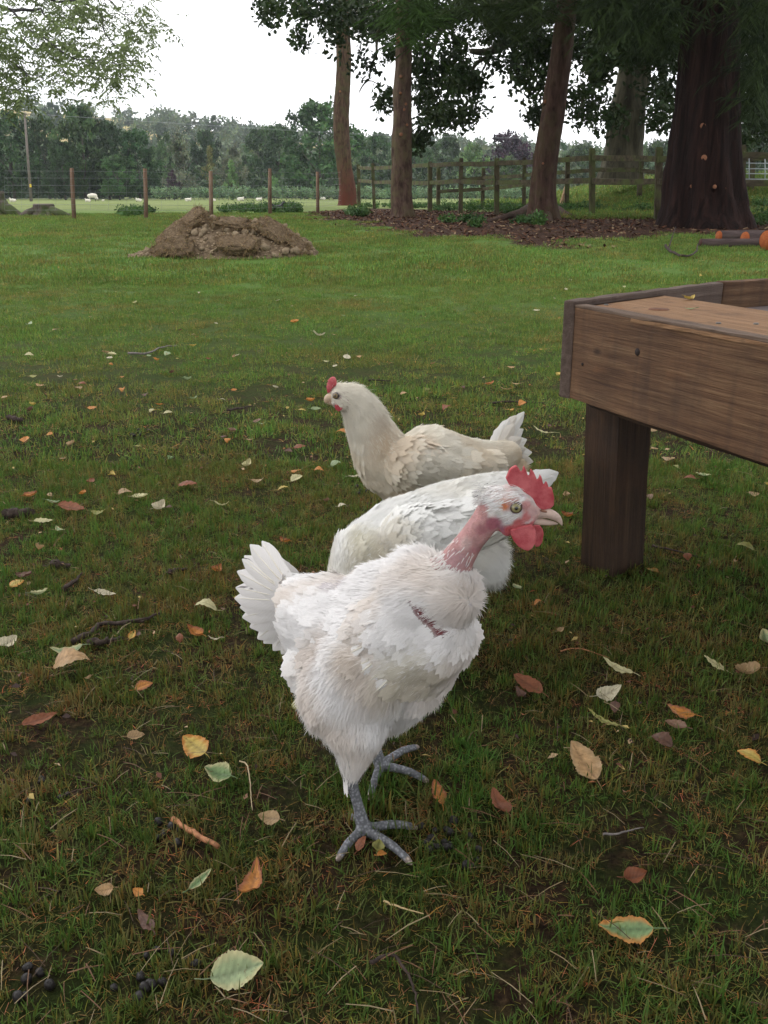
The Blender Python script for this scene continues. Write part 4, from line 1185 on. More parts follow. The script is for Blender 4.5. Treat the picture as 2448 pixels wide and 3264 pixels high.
def build_hen(root, bones, paint, voxel=.0035, smooth=6, nfea=2600, ndown=9000, tint=((.82, .80, .78), (.76, .70, .60)), tint_sc=14, seed=1, fw=.62, lift=.14,
              foot_bones=(), bare=(), dirt=None, downlen=.014, skin_paint=None, lumps=.003, flscale=.82, clear=()):
    rng = np.random.default_rng(seed)
    base = np.array(root.location)
    V, NN, Q = fuse(bones, voxel, smooth)
    idx, tt, _ = nearest_bone(V, bones)
    fm = np.array([min(1, b['f']) for b in bones])[idx]
    lump = np.array([mnoise.noise(Vector((q[0] * 22, q[1] * 22, q[2] * 34))) + .5 * mnoise.noise(Vector(q * 60)) for q in V])
    V = V + NN * (lump * lumps * fm)[:, None]
    BC = np.array([b['col'] for b in bones]); col = BC[idx]
    for _ in range(3):       # soften the borders between zones
        pass
    for (p, r, c) in paint:
        d = np.linalg.norm(V - np.array(p), axis=1); k = np.clip(1.35 - d / r, 0, 1)[:, None]; k = np.minimum(k * 2.2, 1); col = col * (1 - k) + np.array(c) * k
    hits = []
    for (u, v, r) in bare:       # find the surface point of the breast there
        d = nrm(ray(u * K, v * K)); w_ = V - np.array([0, 0, CAMH]); al = w_ @ d; off = np.linalg.norm(w_ - al[:, None] * d, axis=1)
        c_ = np.where(off < .005)[0]
        if len(c_): hits.append((V[c_[np.argmin(al[c_])]], r))
    bare = hits
    bare_all = bare + [(np.array(q), r) for q, r in clear]
    for (p, r) in bare:
        k = np.clip(1.5 - np.linalg.norm(V - np.array(p), axis=1) / r, 0, 1)[:, None]; col = col * (1 - k) + np.array((.20, .055, .06)) * k
    body = mesh_obj('body', V - base, Q, M_SKIN, root, col=col)
    body.data.materials.append(M_SCALE)
    isleg = np.array([b['col'][2] > b['col'][0] * 1.05 or (b['r1'] < .0045 and b['f'] == 0 and b['p1'][2] < .05) for b in bones])[idx]
    mi = np.concatenate([isleg[q[:, 0]].astype(np.int32) for q in Q]); body.data.polygons.foreach_set('material_index', mi)
    # sample the surface
    tri = np.concatenate([q[:, [0, 1, 2]] for q in Q] + [q[:, [0, 2, 3]] for q in Q if q.shape[1] == 4])
    A = V[tri[:, 0]]; B = V[tri[:, 1]]; C = V[tri[:, 2]]
    cr = np.cross(B - A, C - A); ar = np.linalg.norm(cr, axis=1) / 2
    ti, _, _ = nearest_bone((A + B + C) / 3, bones)
    fd = np.array([b['f'] for b in bones])[ti]; dd = np.array([b['down'] for b in bones])[ti]
    def sample(n, wgt):
        w_ = ar * wgt; w_ = w_ / w_.sum(); k = rng.choice(len(tri), n, p=w_)
        r1 = np.sqrt(rng.random(n)); r2 = rng.random(n)
        p = A[k] * (1 - r1)[:, None] + B[k] * (r1 * (1 - r2))[:, None] + C[k] * (r1 * r2)[:, None]
        return p, nrm(cr[k])
    def flow(p, N):
        i, t, _ = nearest_bone(p, bones)
        # blend the directions of all feathered bones by distance
        X = np.zeros_like(p); W_ = np.zeros(len(p))
        for b in bones:
            if b['f'] <= 0 and b['down'] <= 0: continue
            d = b['p1'] - b['p0']; L2 = max(d.dot(d), 1e-9); t_ = np.clip(((p - b['p0']) @ d) / L2, 0, 1)
            ds = np.maximum(np.linalg.norm(p - (b['p0'] + t_[:, None] * d), axis=1) - (b['r0'] + (b['r1'] - b['r0']) * t_), 0) + .006
            w_ = 1 / ds ** 2; fl = nrm(np.array(b['flow'] if b['flow'] is not None else d, float)); X += fl * w_[:, None]
        X = nrm(X); X = X - N * (X * N).sum(1, keepdims=True); return nrm(X + 1e-6), i
    t0 = np.array(tint[0]); t1 = np.array(tint[1])
    def colour(p):
        k = np.array([mnoise.noise(Vector(q * tint_sc)) for q in p]) * 1.5 + .30 + rng.normal(0, .05, len(p))
        k = np.clip(k, 0, 1)[:, None]
        c = t0 * (1 - k) + t1 * k
        if dirt:
            for (q, r, cc) in dirt:
                w_ = np.clip(1.2 - np.linalg.norm(p - np.array(q), axis=1) / r, 0, 1)[:, None] * (rng.random(len(p)) < .85)[:, None]
                c = c * (1 - w_ * .8) + np.array(cc) * w_ * .8
        return c
    p, N = sample(nfea, fd)
    for (q, r) in bare_all:
        kk = np.linalg.norm(p - np.array(q), axis=1) > r; p = p[kk]; N = N[kk]
    X, i = flow(p, N)
    X = nrm(X + rng.normal(0, .07, X.shape))
    L = np.array([b['fl'] for b in bones])[i] * rng.uniform(.75, 1.2, len(p)) * flscale
    Xl = nrm(X + N * (lift * rng.uniform(.4, 1.4, len(p)))[:, None])
    Vf, Ff, cf, uf = scatter(FEA, FEAF, p - base - Xl * (L * .25)[:, None] - N * .0006, Xl, N + rng.normal(0, .03, N.shape), L, L * fw * rng.uniform(.85, 1.15, len(p)), col=colour(p), tuv=FEAU)
    o_ = tag(mesh_obj('plumage', Vf, Ff, M_FEA, root, col=cf, uv=uf), kind='stuff')
    kf = len(FEA); tl = np.tile(FEA[:, 0] - .5, len(p))[:, None]; ty = np.tile(FEA[:, 1], len(p))[:, None]
    set_normals(o_, np.repeat(N + rng.normal(0, .06, N.shape), kf, 0) + np.repeat(Xl, kf, 0) * tl * .2 + np.repeat(np.cross(N, Xl), kf, 0) * ty * .25)
    p, N = sample(ndown, fd * 1.0 + dd * 1.6)
    for (q, r) in bare_all:
        kk = np.linalg.norm(p - np.array(q), axis=1) > r; p = p[kk]; N = N[kk]
    X, i = flow(p, N)
    dn = np.array([b['down'] for b in bones])[i]
    X = nrm(X + rng.normal(0, .13, X.shape) * (1 + dn)[:, None] + N * (rng.uniform(-.02, .05, len(p)) + rng.uniform(0, .35, len(p)) * np.minimum(dn, 1))[:, None])
    L = downlen * (1 + dn) * rng.uniform(.5, 1.3, len(p))
    Vd, Fd_, cd, ud = scatter(STR, STRF, p - base + N * .001, X, N + rng.normal(0, .12, N.shape), L, .0010, col=colour(p), tuv=STR[:, :2])
    o_ = tag(mesh_obj('down', Vd, Fd_, M_DOWN, root, col=cd, uv=ud), kind='stuff')
    set_normals(o_, np.repeat(N + rng.normal(0, .05, N.shape), len(STR), 0))
    def hit(u, v, lift_=.003):
        d = nrm(ray(u * K, v * K)); w_ = V - np.array([0, 0, CAMH]); al = w_ @ d; off = np.linalg.norm(w_ - al[:, None] * d, axis=1)
        c_ = np.where(off < .007)[0]; j = c_[np.argmin(al[c_])]; return V[j] + NN[j] * lift_, NN[j]
    return hit

# --- front hen, naked neck, walking to the right and a little towards the camera
def front_hen():
    gb = G(1190, 2560)
    root = empty('hen', tuple(gb), 'white hen with bare pink neck walking in front of the other two', 'hen', 'white hens on the lawn')
    base = np.array(root.location)
    W1 = (.80, .77, .745); PK = (.60, .33, .32); PKd = (.50, .20, .20); LG = (.235, .24, .262)
    bn = []
    tor = [(D(650, 1292, 1.12), .030), (D(700, 1342, 1.09), .062), (D(795, 1375, 1.04), .075), (D(878, 1382, .99), .074), (D(942, 1368, .955), .049)]
    for k in range(4, 0, -1):
        bn.append(bone(tor[k][0], tor[k][1], tor[k - 1][0], tor[k - 1][1], W1, 1, .034 if k < 4 else .028))
    # neck ruff
    ruff = bone(D(978, 1256, .945), .026, D(915, 1292, .965), .050, W1, 1.0, .021, down=.6)
    bn.append(ruff)
    bn.append(bone(D(975, 1292, .937), .030, D(905, 1265, .985), .042, W1, 1.0, .022, down=.6))
    bn.append(bone(D(900, 1275, 1.0), .040, D(820, 1300, 1.04), .050, W1, 1.0, .028, down=.3))
    # rump fluff and thighs
    bn.append(bone(D(745, 1395, 1.05), .055, D(698, 1445, 1.07), .037, W1, 1, .036, down=.8))
    bn.append(bone(D(795, 1440, .985), .062, D(752, 1500, .99), .058, W1, .8, .034, down=.6, flow=(-.5, .1, -1)))
    th = [(D(768, 1495, .985), .052), (D(768, 1565, .967), .040), (D(765, 1622, .955), .0225), (D(760, 1664, .949), .0115)]
    for k in range(3):
        bn.append(bone(th[k][0], th[k][1], th[k + 1][0], th[k + 1][1], W1, .55 if k < 2 else .35, .020, down=.12))
    bn.append(bone(D(878, 1462, 1.02), .048, D(845, 1530, 1.05), .030, W1, .6, .03, down=.5))
    bn.append(bone(D(845, 1530, 1.05), .030, D(810, 1585, 1.075), .010, W1, .1, .02, down=.1))
    # wing mass lying on the near side
    wflow = nrm(np.array(D(690, 1480, 1.03)) - np.array(D(880, 1340, .94)))
    bn.append(bone(D(875, 1345, .965), .050, D(770, 1415, 1.005), .052, (.79, .76, .72), 1.0, .038, flow=wflow))
    bn.append(bone(D(770, 1415, 1.005), .052, D(690, 1440, 1.045), .038, (.79, .76, .72), 1.0, .042, flow=wflow))
    # bare neck and head
    nk = [(D(966, 1250, .955), .027), (D(988, 1209, .945), .0185), (D(1016, 1168, .935), .0152), (D(1045, 1130, .928), .0155), (D(1068, 1100, .925), .0180)]
    for k in range(4):
        bn.append(bone(nk[k + 1][0], nk[k + 1][1], nk[k][0], nk[k][1], PK, 0, .02, down=(.20 if k == 0 else (.02 if k == 1 else 0))))
    bn.append(bone(D(1128, 1090, .922), .0145, D(1102, 1084, .924), .0200, (.74, .62, .60), 0, .01, down=0))
    bn.append(bone(D(1102, 1084, .924), .0200, D(1076, 1082, .925), .0172, (.76, .68, .66), .0, .01, down=.14, flow=(-1, 0, -.3)))
    bn.append(bone(D(1128, 1098, .922), .0130, D(1160, 1106, .9215), .0070, (.70, .46, .43), 0))
    bn.append(bone(D(1100, 1112, .922), .0150, D(1128, 1112, .920), .0110, (.74, .60, .58), 0))
    S6_ = lambda x, y, Y: P(1500 + x / 4.74, 1440 + y / 4.74, Y)
    bn.append(bone(S6_(560, 1170, .918), .0085, S6_(900, 1075, .918), .0050, (.60, .17, .18), 0))
    bn.append(bone(S6_(880, 1060, .919), .0050, S6_(960, 940, .9205), .0058, (.68, .40, .38), 0))
    # legs and feet
    def foot(hub, hock, toes, hall):
        q = spline([hock, (np.array(hock) + np.array(hub)) / 2 + np.array([0, 0, .002]), np.array(hub)], 7)
        rr = [.0092, .0078, .0072, .0072, .0076, .0085, .0095]
        for a in range(6): bn.append(bone(q[a], rr[a], q[a + 1], rr[a + 1], LG, 0))
        for t_ in toes + [hall]:
            tip = np.array(t_); h = np.array(hub); md = (h * .5 + tip * .5) + np.array([0, 0, .005])
            sp_ = spline([h - np.array([0, 0, .003]), md, h * .18 + tip * .82 + np.array([0, 0, .003]), tip + np.array([0, 0, -.001])], 8)
            rt = np.array([.0078, .0066, .0060, .0060, .0054, .0054, .0044, .0012])
            for a in range(7): bn.append(bone(sp_[a], rt[a], sp_[a + 1], rt[a + 1], LG if a < 5 else (.52, .42, .36), 0))
    hub1 = G(1160, 2665, .013); hub2 = G(1212, 2462, .014)
    foot(hub1, D(757, 1684, .948), [G(1335, 2650, .005), G(1318, 2768, .004), G(1072, 2756, .004)], G(1120, 2615, .005))
    foot(hub2, D(808, 1600, 1.075), [G(1338, 2391, .006), G(1372, 2506, .005), G(1178, 2562, .004)], G(1160, 2420, .005))
    S6 = lambda x, y, Y: P(1500 + x / 4.74, 1440 + y / 4.74, Y)
    paint = [(S6(560, 900, .905), .013, (.76, .50, .42)), (S6(680, 830, .903), .0085, (.60, .36, .33)), (S6(505, 840, .905), .0042, (.72, .24, .10)),
             (S6(760, 1000, .905), .009, (.74, .70, .68)), (S6(560, 1060, .905), .011, (.76, .72, .70)), (S6(370, 930, .907), .0075, (.78, .74, .70)),
             (S6(350, 1130, .907), .0090, (.46, .16, .20)), (S6(470, 1210, .908), .0065, (.34, .14, .20)), (S6(600, 1215, .908), .0070, (.48, .10, .11)), (S6(740, 1120, .906), .0070, (.58, .15, .15)),
             (D(1000, 1180, .915), .010, (.66, .46, .44)), (D(1022, 1178, .93), .008, (.46, .20, .22)), (D(985, 1215, .925), .012, (.56, .33, .34)), (D(1040, 1150, .91), .007, (.50, .22, .24)), (S6(880, 1010, .906), .0070, (.64, .22, .22)), (S6(860, 830, .907), .0060, (.66, .34, .33)), (S6(960, 900, .91), .006, (.70, .46, .44))]
    # gap in the breast feathers
    dirt = [(D(885, 1490, .90), .05, (.62, .57, .40)), (D(900, 1500, .92), .05, (.56, .50, .40)), (D(760, 1420, .93), .035, (.58, .50, .42)), (D(700, 1400, .99), .03, (.62, .55, .50)),
            (D(955, 1545, .92), .03, (.55, .48, .38)), (D(735, 1262, 1.05), .022, (.55, .50, .52)), (D(690, 1420, 1.0), .03, (.64, .56, .50))]
    hit = build_hen(root, bn, paint, .0030, 5, 5200, 150000, ((.90, .88, .87), (.78, .71, .65)), 16, 5, .52, .008, clear=[(S6(690, 836, .905), .0085), (S6(860, 880, .905), .008)], dirt=dirt, downlen=.0105, bare=[(u, v, r) for u, v, r in ((884, 1302, .0055), (894, 1312, .007), (905, 1322, .0085), (917, 1331, .009), (930, 1339, .0095), (943, 1347, .0095), (954, 1354, .008))])
    # comb
    cpts = [(530, 400), (560, 330), (590, 260), (640, 222), (690, 205), (725, 245), (772, 328), (786, 270), (803, 205), (835, 270), (868, 372), (885, 372), (896, 310), (906, 255), (950, 300), (980, 360), (1008, 452), (1028, 400), (1048, 340),
            (1075, 390), (1098, 505), (1120, 480), (1142, 442), (1165, 490), (1178, 548), (1222, 532), (1240, 600), (1258, 680), (1255, 800), (1205, 850), (1100, 870), (1000, 850), (950, 780), (900, 700), (820, 650), (740, 575), (660, 535), (590, 510)]
    poly_solid('comb', [S6(x, y, .921) for x, y in cpts], .0052, M_COMB, root, base, .0009, 2, axis=(0, 1, 0))
    wp = [(600, 1170), (612, 1260), (650, 1340), (720, 1425), (800, 1475), (870, 1490), (930, 1450), (975, 1380), (995, 1290), (985, 1200), (960, 1130), (900, 1090), (800, 1110), (690, 1140)]
    poly_solid('wattle', [S6(x, y, .910) for x, y in wp], .0050, M_COMB, root, base, .0009, 4, axis=(.1, 1, 0))
    wp = [(950, 1100), (1040, 1105), (1085, 1160), (1100, 1230), (1080, 1360), (1030, 1425), (975, 1430), (950, 1300)]
    poly_solid('wattle', [S6(x, y, .928) for x, y in wp], .0050, M_COMB, root, base, .0009, 4, axis=(-.1, 1, 0))
    # earlobe-like fold and beak
    HB = m_plain('beak_horn', (.50, .37, .31), .5, .35, .25, 90)
    m = MB()
    up_ = spline([S6(930, 930, .9215), S6(1050, 925, .9215), S6(1180, 935, .921), S6(1290, 985, .920), S6(1350, 1045, .919), S6(1382, 1112, .918)], 16)
    m.tube(up_, [.0058, .0058, .0057, .0056, .0055, .0054, .0053, .0051, .0048, .0044, .0039, .0033, .0027, .0020, .0013, .0005], 14)
    b_ = m.build('beak', HB, root); b_.data.transform(Matrix.Translation(-Vector(base)))
    m = MB()
    lo = spline([S6(930, 1040, .9215), S6(1080, 1058, .9212), S6(1220, 1075, .9205), S6(1320, 1090, .9195)], 10)
    m.tube(lo, [.0040, .0040, .0039, .0037, .0034, .0031, .0026, .0020, .0013, .0005], 12)
    b2 = m.build('lower_beak', HB, root); b2.data.transform(Matrix.Translation(-Vector(base)))
    m = MB(); m.tube([S6(1050, 885, .9165), S6(1100, 895, .9155), S6(1150, 910, .9155)], [.0008, .0016, .0008], 8)
    b3 = m.build('nostril', m_plain('nostril', (.25, .12, .08)), b_); b3.data.transform(Matrix.Translation(-Vector(base)))
    eye_obj(root, S6(683, 836, .9085), .0070, (-.05, -1, .12), base)
    eye_obj(root, S6(700, 836, .936), .0068, (0.1, 1, .1), base)
    # tail
    tb = np.array(D(672, 1300, 1.115))
    out = np.array([-.15, -1, .35])
    tips = [(556, 1178, 1.17, .030), (534, 1192, 1.165, .034), (515, 1222, 1.16, .036), (508, 1262, 1.155, .038), (512, 1310, 1.15, .040), (530, 1352, 1.145, .042), (560, 1388, 1.14, .042), (600, 1412, 1.13, .040), (525, 1290, 1.18, .04), (545, 1335, 1.18, .04), (575, 1210, 1.18, .034)]
    tips = [tips[0]] + [tuple((np.array(tips[k]) * (1 - f) + np.array(tips[k + 1]) * f) + np.array([random.uniform(-5, 5), random.uniform(-5, 5), (.006 if f else 0), 0])) for k in range(7) for f in (.5, 1)] + tips[8:]
    for i, (u, v, Y, wd) in enumerate(tips):
        wd = wd * .82
        dk = None
        if i == 4: dk = (lambda t, q: t > .45 and q < -.55)
        if i == 6: dk = (lambda t, q: t > .62 and -.5 < q < -.15 and math.sin(t * 60) > -.3)
        long_feather('tail_feather', tb + np.array([0, (i - 5) * .0025 - .012, 0]) + (np.array(D(u, v, Y)) - tb) * .10, tb + (np.array(D(u, v, Y)) - tb) * 1.06, wd * .92, root, base, (.80, .77, .75), out, bend=.05 if v > 1260 else -.05, dark=dk)
    # wing quills lying along the flank
    for i, (u0, v0, u1, v1) in enumerate([(800, 1445, 715, 1500), (785, 1425, 690, 1478), (775, 1400, 672, 1450), (775, 1372, 662, 1418), (815, 1468, 742, 1522), (785, 1348, 672, 1385), (835, 1480, 778, 1532)]):
        (pa, na), (pb, nb_) = hit(u0, v0, .002), hit(u1, v1, .006)
        long_feather('wing_feather', pa, pb, .020, root, base, (.77, .725, .69) if i % 2 else (.82, .80, .78), na + nb_, bend=.04)
    # back of the head crest feathers
    rng = np.random.default_rng(3); n = 900
    c0 = np.array(S6(330, 720, .924)); Pn = c0 + np.stack([rng.uniform(-.018, .030, n), rng.normal(0, .008, n), rng.normal(0, .005, n)], 1)
    Pn[:, 2] += .004
    V, FF, cc, _ = scatter(STR, STRF, Pn - base, np.tile([-1, 0, -.35], (n, 1)) + rng.normal(0, .25, (n, 3)), rng.normal(0, 1, (n, 3)), rng.uniform(.004, .008, n), .0007,
                           col=np.where(rng.random(n)[:, None] < .06, .12, .72) * np.array([1, .97, .95]))
    tag(mesh_obj('crest', V, FF, M_DOWN, root, col=cc), kind='stuff')
front_hen()

# --- middle hen, head down behind the front hen, tail to the right
def middle_hen():
    gb = G(1440, 2075)
    root = empty('hen', tuple(gb), 'clean white hen between the other two with its head down and hidden', 'hen', 'white hens on the lawn')
    base = np.array(root.location); W = (.80, .79, .75); LG = (.20, .21, .24)
    bn = []
    tor = [(D(1120, 1052, 1.52), .026), (D(1055, 1082, 1.49), .048), (D(975, 1125, 1.44), .067), (D(880, 1170, 1.40), .076), (D(805, 1212, 1.36), .070), (D(772, 1262, 1.33), .050), (D(762, 1320, 1.28), .034), (D(785, 1385, 1.23), .023), (D(800, 1400, 1.21), .020)]
    for k in range(len(tor) - 1, 0, -1):
        bn.append(bone(tor[k][0], tor[k][1], tor[k - 1][0], tor[k - 1][1], W, 1, .024 if k > 4 else .028))
    bn.append(bone(D(960, 1150, 1.38), .05, D(1040, 1120, 1.42), .045, W, 1, .055, flow=(1, .15, .25)))
    bn.append(bone(D(880, 1170, 1.34), .05, D(960, 1150, 1.38), .05, W, 1, .055, flow=(1, .15, .25)))
    bn.append(bone(D(985, 1190, 1.44), .055, D(1035, 1200, 1.46), .045, W, .8, .036, down=1.0, flow=(.5, 0, -1)))
    bn.append(bone(D(1035, 1200, 1.46), .045, D(1055, 1225, 1.47), .025, W, .6, .036, down=1.4, flow=(.4, 0, -1)))
    for (u, v, Y) in ((930, 1290, 1.38), (985, 1270, 1.46)):
        hk = np.array(D(u, v, Y)); g_ = G(hk[0] / 1.5 * F / 1.0 * 0 + (1224 + hk[0] / zc(hk) * F), 2075 - (Y - 1.42) * 600, .008)
        bn.append(bone(D(930, 1200, Y), .05, hk, .012, W, .4, .03, down=.5)); bn.append(bone(hk, .009, g_, .008, LG, 0))
        for a in (-2.6, -3.2, 2.5, .2):
            bn.append(bone(np.array(g_), .007, np.array(g_) + np.array([math.cos(a) * .05, math.sin(a) * .05, -.003]), .003, LG, 0))
    hd = np.array(D(800, 1400, 1.21)); bn.append(bone(hd + np.array([-.03, -.02, -.02]), .010, hd, .019, (.6, .3, .28), 0))
    dirt = [(D(790, 1215, 1.29), .045, (.66, .60, .44)), (D(830, 1195, 1.32), .03, (.68, .60, .46)), (D(770, 1165, 1.32), .03, (.72, .68, .54))]
    hit = build_hen(root, bn, [], .0045, 6, 5500, 120000, ((.91, .90, .87), (.84, .80, .71)), 10, 9, .55, .006, dirt=dirt, downlen=.011, lumps=.002)
    tb = np.array(D(1085, 1068, 1.50))
    for i, (u, v, Y, wd) in enumerate([(1214, 1006, 1.60, .036), (1206, 1018, 1.58, .038), (1190, 1034, 1.57, .040), (1175, 1048, 1.56, .040), (1160, 1062, 1.55, .04), (1196, 1010, 1.62, .036)]):
        long_feather('tail_feather', tb, D(u, v, Y), wd, root, base, (.82, .81, .79), (0, -1, .5), bend=-.04)
    for i, (u0, v0, u1, v1) in enumerate([(925, 1190, 1045, 1140), (905, 1168, 1040, 1118), (905, 1145, 1035, 1098), (940, 1212, 1040, 1165), (880, 1180, 1000, 1150)]):
        (pa, na), (pb, nb_) = hit(u0, v0, .001), hit(u1, v1, .006)
        long_feather('wing_feather', pa, pb, .026, root, base, (.84, .82, .79) if i % 2 else (.86, .85, .83), na + nb_, bend=-.03)
    # lowered head: comb, beak and eyes
    poly_solid('comb', [Vector(hd + np.array(q)) for q in [(-.035, -.03, -.005), (-.03, -.033, .012), (-.015, -.03, .008), (-.012, -.03, .022), (0, -.028, .014), (.006, -.026, .026), (.016, -.02, .008), (-.01, -.022, -.004)]], .004, M_COMB, root, base, .0016, 2)
    m = MB(); m.tube([hd + np.array([-.038, -.028, -.026]), hd + np.array([-.058, -.036, -.044])], [.007, .001], 8); o = m.build('beak', m_plain('beak_pale', (.66, .52, .42)), root); o.data.transform(Matrix.Translation(-Vector(base)))
    eye_obj(root, hd + np.array([-.012, -.021, -.005]), .005, (-.2, -1, .2), base)
middle_hen()

# --- rear hen, cream, facing left with its tail up
def rear_hen():
    gb = G(1310, 1850)
    root = empty('hen', tuple(gb), 'cream coloured hen at the back facing left with its tail raised', 'hen', 'white hens on the lawn')
    base = np.array(root.location); W = (.74, .66, .54); Wn = (.70, .60, .46); LG = (.20, .21, .24)
    bn = []
    nk = [(D(736, 855, 1.70), .0225), (D(762, 862, 1.71), .028), (D(783, 890, 1.72), .037), (D(800, 930, 1.73), .045), (D(818, 970, 1.74), .055), (D(840, 1005, 1.75), .062)]
    for k in range(5):
        bn.append(bone(nk[k][0], nk[k][1], nk[k + 1][0], nk[k + 1][1], Wn, 1, .020 + .004 * k, down=.35 if k < 3 else .1))
    tor = [(D(840, 1005, 1.75), .062), (D(870, 1025, 1.76), .064), (D(930, 1000, 1.78), .076), (D(1000, 1012, 1.82), .066), (D(1060, 1000, 1.86), .046), (D(1090, 985, 1.88), .034)]
    for k in range(5):
        bn.append(bone(tor[k][0], tor[k][1], tor[k + 1][0], tor[k + 1][1], W, 1, .027))
    bn.append(bone(D(880, 1000, 1.71), .05, D(960, 1020, 1.75), .052, (.78, .74, .66), 1, .05, flow=(1, .1, -.05)))
    bn.append(bone(D(960, 1020, 1.75), .052, D(1040, 1010, 1.80), .038, (.78, .74, .66), 1, .055, flow=(1, .1, 0)))
    bn.append(bone(D(1040, 1030, 1.84), .045, D(1100, 1015, 1.88), .028, W, 1, .030, down=1.0))
    bn.append(bone(D(735, 862, 1.695), .018, D(722, 868, 1.69), .010, (.66, .48, .44), 0))
    for (u, Y) in ((900, 1.74), (940, 1.84)):
        hk = np.array(D(u, 1150, Y)); g_ = np.array([hk[0] - .01, hk[1] - .0, float(gz(hk[0], hk[1])) + .008])
        bn.append(bone(D(u, 1060, Y), .055, hk, .013, W, .5, .03, down=.4)); bn.append(bone(hk, .009, g_, .008, LG, 0))
        for a in (2.7, 3.3, -2.4, .2):
            bn.append(bone(g_, .007, g_ + np.array([math.cos(a) * .05, math.sin(a) * .05, -.003]), .003, LG, 0))
    S4 = lambda x, y, Y: P(1000 + x / 4.1475, 1150 + y / 4.1475, Y)
    paint = [(S4(300, 500, 1.675), .020, (.62, .48, .44)), (S4(340, 560, 1.675), .013, (.66, .52, .50)), (S4(430, 540, 1.68), .009, (.50, .27, .28)), (S4(220, 470, 1.68), .010, (.62, .34, .28))]
    dirt = [(D(900, 1035, 1.70), .012, (.42, .28, .15)), (D(955, 1035, 1.70), .012, (.40, .28, .16)), (D(860, 1060, 1.69), .02, (.62, .48, .30)), (D(835, 960, 1.68), .05, (.66, .50, .34)), (D(900, 960, 1.72), .04, (.76, .60, .44)),
            (D(830, 910, 1.68), .03, (.58, .48, .38))]
    # keep the face clear of feathers
    bn[0]['f'] = .55
    hit = build_hen(root, bn, paint, .0045, 6, 5200, 110000, ((.88, .83, .72), (.85, .70, .50)), 8, 13, .55, .006, clear=[(S4(295, 462, 1.675), .009)], dirt=dirt, downlen=.011, lumps=.002)
    cp = [(180, 425), (172, 370), (168, 330), (185, 328), (172, 295), (192, 292), (182, 250), (205, 255), (212, 222), (226, 232), (240, 208), (252, 215), (270, 208), (295, 240), (304, 290), (300, 320), (270, 345), (235, 375), (215, 420)]
    poly_solid('comb', [S4(x, y, 1.69) for x, y in cp], .006, M_COMB, root, base, .0014, 2, axis=(0, 1, 0))
    wp = [(275, 580), (285, 640), (330, 670), (370, 650), (385, 620), (350, 590), (310, 570)]
    poly_solid('wattle', [S4(x, y, 1.682) for x, y in wp], .006, M_COMB, root, base, .0014, 2, axis=(0, 1, 0))
    HB = m_plain('beak_tan', (.52, .38, .26), .5, .4)
    m = MB(); m.tube(spline([S4(235, 490, 1.69), S4(190, 500, 1.688), S4(165, 530, 1.686), S4(155, 562, 1.686)], 8), [.0095, .0095, .0085, .0075, .0062, .0048, .003, .0008], 10)
    o = m.build('beak', HB, root); o.data.transform(Matrix.Translation(-Vector(base)))
    m = MB(); m.tube(spline([S4(250, 545, 1.69), S4(205, 550, 1.688), S4(175, 560, 1.687)], 6), [.006, .006, .005, .004, .003, .001], 8)
    o = m.build('lower_beak', HB, root); o.data.transform(Matrix.Translation(-Vector(base)))
    eye_obj(root, S4(295, 462, 1.6735), .0065, (-.25, -1, .15), base, (.20, .14, .06))
    eye_obj(root, S4(280, 462, 1.716), .0062, (-.25, 1, .15), base, (.20, .14, .06))
    tb = np.array(D(1062, 985, 1.87))
    for i, (u, v, Y, wd) in enumerate([(1143, 892, 1.93, .026), (1124, 899, 1.92, .030), (1140, 930, 1.93, .026), (1118, 918, 1.90, .030), (1148, 955, 1.94, .028), (1130, 945, 1.89, .03), (1158, 978, 1.94, .028), (1143, 968, 1.92, .028), (1102, 903, 1.91, .03), (1160, 1000, 1.93, .028), (1090, 915, 1.90, .03), (1140, 1005, 1.90, .03)]):
        long_feather('tail_feather', tb, D(u, v, Y), wd, root, base, (.78, .73, .66) if i % 2 else (.82, .80, .76), (0, -1, .2), bend=.06 if i < 5 else .0)
    for i, (u0, v0, u1, v1) in enumerate([(955, 1000, 1050, 992), (945, 1020, 1045, 1010), (955, 1040, 1040, 1028), (940, 985, 1045, 975)]):
        (pa, na), (pb, nb_) = hit(u0, v0, .001), hit(u1, v1, .006)
        long_feather('wing_feather', pa, pb, .028, root, base, (.82, .78, .72) if i % 2 else (.84, .80, .74), na + nb_, bend=.03)
rear_hen()

